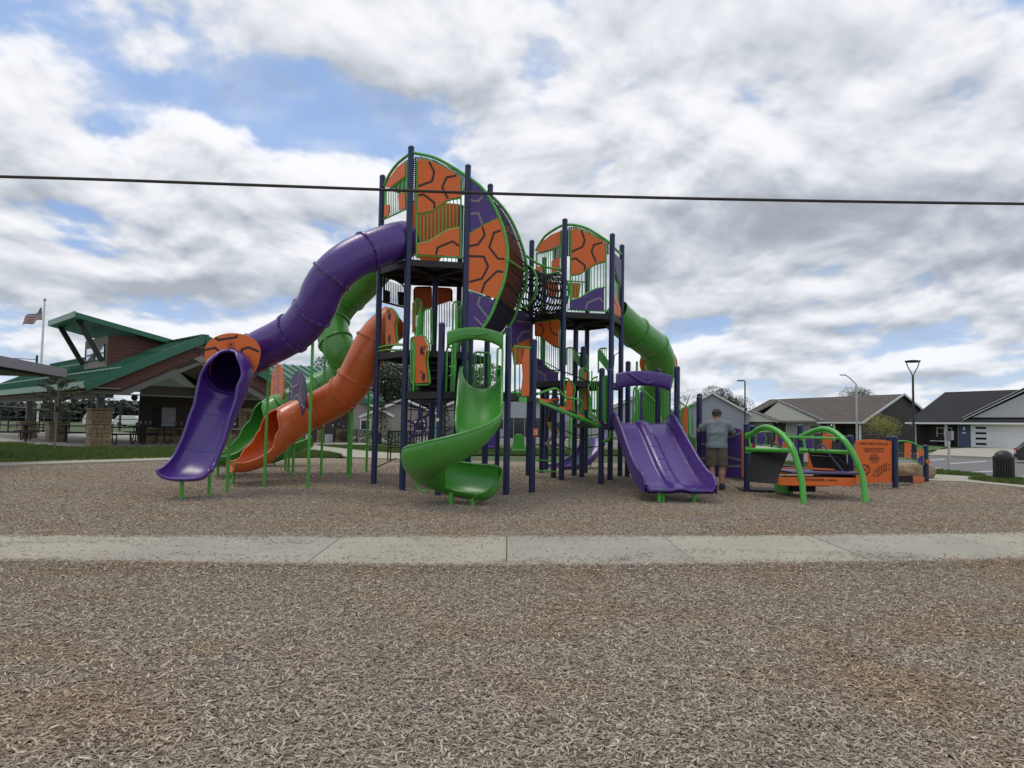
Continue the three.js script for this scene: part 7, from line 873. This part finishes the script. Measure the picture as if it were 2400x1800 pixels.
function capsule(x, y, z, [a, b, ra, rb]) { const bx = b[0] - a[0], by = b[1] - a[1], bz = b[2] - a[2], t = clamp(((x - a[0]) * bx + (y - a[1]) * by + (z - a[2]) * bz) / (bx * bx + by * by + bz * bz)); return Math.hypot(x - a[0] - bx * t, y - a[1] - by * t, z - a[2] - bz * t) - mix(ra, rb, t); }
const body = (bones, k = .035, grow = 0) => (x, y, z) => { let d = 9; for (const b of bones) d = smin(d, capsule(x, y, z, b), k); return d - grow; };
function hand(at, dir, s, side) {                                      // palm and five bent fingers, resting on a board
  const B = [[at, [at[0] + dir[0] * .07, at[1] - .005, at[2] + dir[2] * .07], .026, .03]], px = -dir[2], pz = dir[0];
  [-.03, -.01, .01, .03].forEach((o, i) => { const L = [.062, .075, .07, .055][i], a = [at[0] + dir[0] * .075 + px * o, at[1], at[2] + dir[2] * .075 + pz * o], b = [a[0] + dir[0] * L * .55, a[1] - .008, a[2] + dir[2] * L * .55], c = [b[0] + dir[0] * L * .45, b[1] - .03, b[2] + dir[2] * L * .45]; B.push([a, b, .0095, .009], [b, c, .009, .008]); });
  const t0 = [at[0] + dir[0] * .02 + px * side * .03, at[1], at[2] + dir[2] * .02 + pz * side * .03]; B.push([t0, [t0[0] + dir[0] * .04 + px * side * .03, t0[1] - .012, t0[2] + dir[2] * .04 + pz * side * .03], .012, .009]); return B;
}
M.skin = smat(rgb(.46, .255, .175), .6); M.hair = smat(rgb(.09, .075, .06), .9);
{ // man leaning on the purple panel, seen from behind
  const t = thing('person', 'person in a grey T-shirt, dark shorts and cap leaning on the purple panel', 'person');
  const foot = s => [[[s * .105, .09, -.02], [s * .11, .055, -.045], .045, .042], [[s * .11, .055, -.045], [s * .125, .04, .14], .042, .036]];
  const legs = [-1, 1].flatMap(s => [[[s * .095, .90, -.01], [s * .105, .50, s > 0 ? .0 : .03], .098, .064], [[s * .105, .50, s > 0 ? .0 : .03], [s * .105, .34, s > 0 ? -.02 : .0], .062, .068], [[s * .105, .34, s > 0 ? -.02 : .0], [s * .105, .09, -.02], .066, .040]]);
  const trunk = [[[-.07, .95, 0], [-.085, 1.2, .05], .125, .125], [[.07, .95, 0], [.085, 1.2, .05], .125, .125], [[-.085, 1.2, .05], [-.10, 1.38, .10], .125, .10], [[.085, 1.2, .05], [.10, 1.38, .10], .125, .10], [[-.10, 1.42, .11], [.10, 1.42, .11], .075, .075], [[-.13, 1.41, .11], [-.2, 1.40, .12], .075, .068], [[.13, 1.41, .11], [.2, 1.40, .12], .075, .068]];
  const E = { L: [-.325, 1.25, .20], R: [.39, 1.27, .17] }, H = { L: [-.30, 1.36, .46], R: [.34, 1.37, .44] };
  const upper = [[[-.2, 1.40, .12], E.L, .062, .047], [[.2, 1.40, .12], E.R, .062, .047]], fore = [[E.L, H.L, .046, .03], [E.R, H.R, .046, .03]];
  const head = [[[0, 1.44, .11], [.01, 1.56, .15], .058, .056], [[.01, 1.60, .145], [.015, 1.66, .15], .083, .088], [[.015, 1.56, .19], [.02, 1.61, .2], .05, .06], [[.018, 1.585, .25], [.018, 1.60, .262], .014, .012], [[-.078, 1.6, .15], [-.084, 1.62, .145], .012, .016], [[.108, 1.6, .15], [.112, 1.62, .145], .012, .016]];
  const flesh = body([...legs, ...trunk, ...upper, ...fore, ...head], .03), feet = body([...foot(-1), ...foot(1)], .02);
  const hands = body([...hand(H.L, [.2, 0, .98], 1, 1), ...hand(H.R, [-.2, 0, .98], 1, -1)], .006);
  const g1 = surfaceNets(flesh, [-.52, .05, -.2], [.55, 1.78, .52], .0125), g2 = surfaceNets(hands, [-.42, 1.26, .36], [.46, 1.44, .66], .004);
  put(t, 'body', mergeGeometries([g1, g2]), M.skin);
  const wr = (x, y, z) => .007 * Math.sin(38 * (y + .75 * x) + 4 * noise2(x * 6, y * 6)) * sstep(.95, 1.15, y) * sstep(1.4, 1.25, y) + .006 * noise2(x * 9, y * 9 + z * 5);
  const sh = body([...trunk, [[-.2, 1.40, .12], [-.275, 1.31, .17], .085, .083], [[.2, 1.40, .12], [.31, 1.325, .15], .085, .085], [[-.06, .9, 0], [.06, .9, 0], .16, .16]], .035, .014);
  put(t, 't_shirt', surfaceNets((x, y, z) => Math.max(sh(x, y, z) + wr(x, y, z), .885 - y + .02 * x, y - 1.475 - .03 * (1 - Math.abs(x) * 6)), [-.5, .84, -.25], [.52, 1.56, .40], .0125), smat(rgb(.185, .225, .235), .9));
  const so = body([[[-.09, .93, 0], [-.10, .70, .0], .125, .115], [[.09, .93, 0], [.10, .70, .0], .125, .115], [[-.10, .70, .0], [-.115, .50, .01], .115, .108], [[.10, .70, .0], [.115, .50, .0], .115, .108]], .03, .012);
  put(t, 'shorts', surfaceNets((x, y, z) => Math.max(so(x, y, z) + .005 * noise2(x * 14, y * 9), .50 - y, y - .96), [-.32, .46, -.24], [.32, 1.0, .24], .0125), smat(rgb(.13, .112, .086), .92));
  for (const s of [-1, 1]) put(t, 'shoe', surfaceNets((x, y, z) => Math.max(body(foot(s), .02, .012)(x, y, z), -y + .004), [s * .115 - .09, -.01, -.14], [s * .115 + .09, .14, .24], .01), smat(rgb(.035, .035, .038), .8));
  const cap = (x, y, z) => { const d = Math.hypot((x - .015) / 1.0, (y - 1.645) / .98, (z - .155) / 1.08) - .108; const br = Math.max(Math.hypot((x - .02) / .09, (z - .25) / .12) - 1, Math.abs(y - 1.645 - .02 * (1 - ((x - .02) / .09) ** 2)) - .008); return Math.min(Math.max(d, 1.635 - y), br * .08); };
  put(t, 'cap', surfaceNets(cap, [-.14, 1.6, .0], [.17, 1.79, .40], .0085), smat(rgb(.042, .042, .046), .9)); put(t, 'hair', surfaceNets((x, y, z) => Math.max(body(head.slice(1, 2), .02, .006)(x, y, z), y - 1.645, 1.575 - y, z - .165), [-.12, 1.55, .0], [.14, 1.67, .2], .008), M.hair);
  const o = [[4.482,0.118,-15.5]][0]; t.position.set(o[0], gy(-15.5) + .0, -15.5); t.rotation.y = Math.PI - .36; t.scale.set(-1, 1, 1); t.scale.set(1, 1, 1);
}
{ // child climbing the ropes behind the bridge
  const t = thing('person', 'person in a black top and yellow shorts climbing the ropes behind the bridge', 'person');
  const legs = [[[-.07, .60, 0], [-.075, .33, .10], .075, .05], [[-.075, .33, .10], [-.075, .06, -.12], .05, .032], [[.07, .60, 0], [.08, .33, .16], .075, .05], [[.08, .33, .16], [.08, .05, .12], .05, .032]], feet = [[[-.075, .05, -.12], [-.08, .0, -.02], .034, .03], [[.08, .05, .12], [.085, .02, .24], .034, .03]];
  const trunk = [[[-.05, .64, 0], [-.06, .95, .06], .095, .095], [[.05, .64, 0], [.06, .95, .06], .095, .095], [[-.1, 1.0, .07], [.1, 1.0, .07], .065, .065]], arms = [[[-.13, 1.0, .07], [-.2, .95, .25], .045, .036], [[-.2, .95, .25], [-.16, 1.12, .40], .036, .026], [[.13, 1.0, .07], [.2, .95, .25], .045, .036], [[.2, .95, .25], [.16, 1.12, .40], .036, .026]];
  const head = [[[0, 1.04, .08], [0, 1.11, .1], .045, .045], [[0, 1.18, .1], [0, 1.23, .1], .085, .088], [[0, 1.15, .15], [0, 1.18, .16], .05, .05], [[0, 1.17, .205], [0, 1.18, .215], .01, .01]];
  put(t, 'body', mergeGeometries([surfaceNets(body([...legs, ...trunk, ...arms, ...head], .025), [-.32, -.02, -.25], [.32, 1.36, .5], .0125), surfaceNets(body([...hand([-.16, 1.12, .40], [0, 0, 1], 1, 1), ...hand([.16, 1.12, .40], [0, 0, 1], 1, -1)].map(b => b), .005), [-.26, 1.05, .34], [.26, 1.18, .58], .005)]), M.skin);
  put(t, 'shirt', surfaceNets((x, y, z) => Math.max(body([...trunk, [[-.13, 1.0, .07], [-.17, .97, .16], .06, .055], [[.13, 1.0, .07], [.17, .97, .16], .06, .055]], .03, .016)(x, y, z), .58 - y, y - 1.07), [-.3, .54, -.2], [.3, 1.12, .3], .0125), M.black);
  put(t, 'shorts', surfaceNets((x, y, z) => Math.max(body([[[-.07, .62, 0], [-.08, .36, .09], .095, .085], [[.07, .62, 0], [.085, .36, .14], .095, .085]], .03, .012)(x, y, z), .36 - y, y - .62), [-.26, .32, -.2], [.26, .66, .32], .0125), smat(rgb(.52, .36, .08), .85));
  feet.forEach((f, i) => put(t, 'shoe', surfaceNets(body([f], .02, .014), [f[0][0] - .08, -.06, f[0][2] - .1], [f[0][0] + .08, .14, f[0][2] + .22], .01), smat(rgb(.32, .32, .33), .7)));
  put(t, 'hair', surfaceNets((x, y, z) => Math.max(body(head.slice(1, 2), .02, .01)(x, y, z), Math.min(1.19 - y, 9), z - .15 - (y - 1.19)), [-.13, 1.15, -.05], [.13, 1.36, .26], .01), M.hair);
  const o = [[0.926,0.835,-18.45]][0]; t.position.set(o[0] + .1, o[1], -18.45); t.rotation.y = Math.PI / 2 + .15;
}
renderer.render(scene, camera);
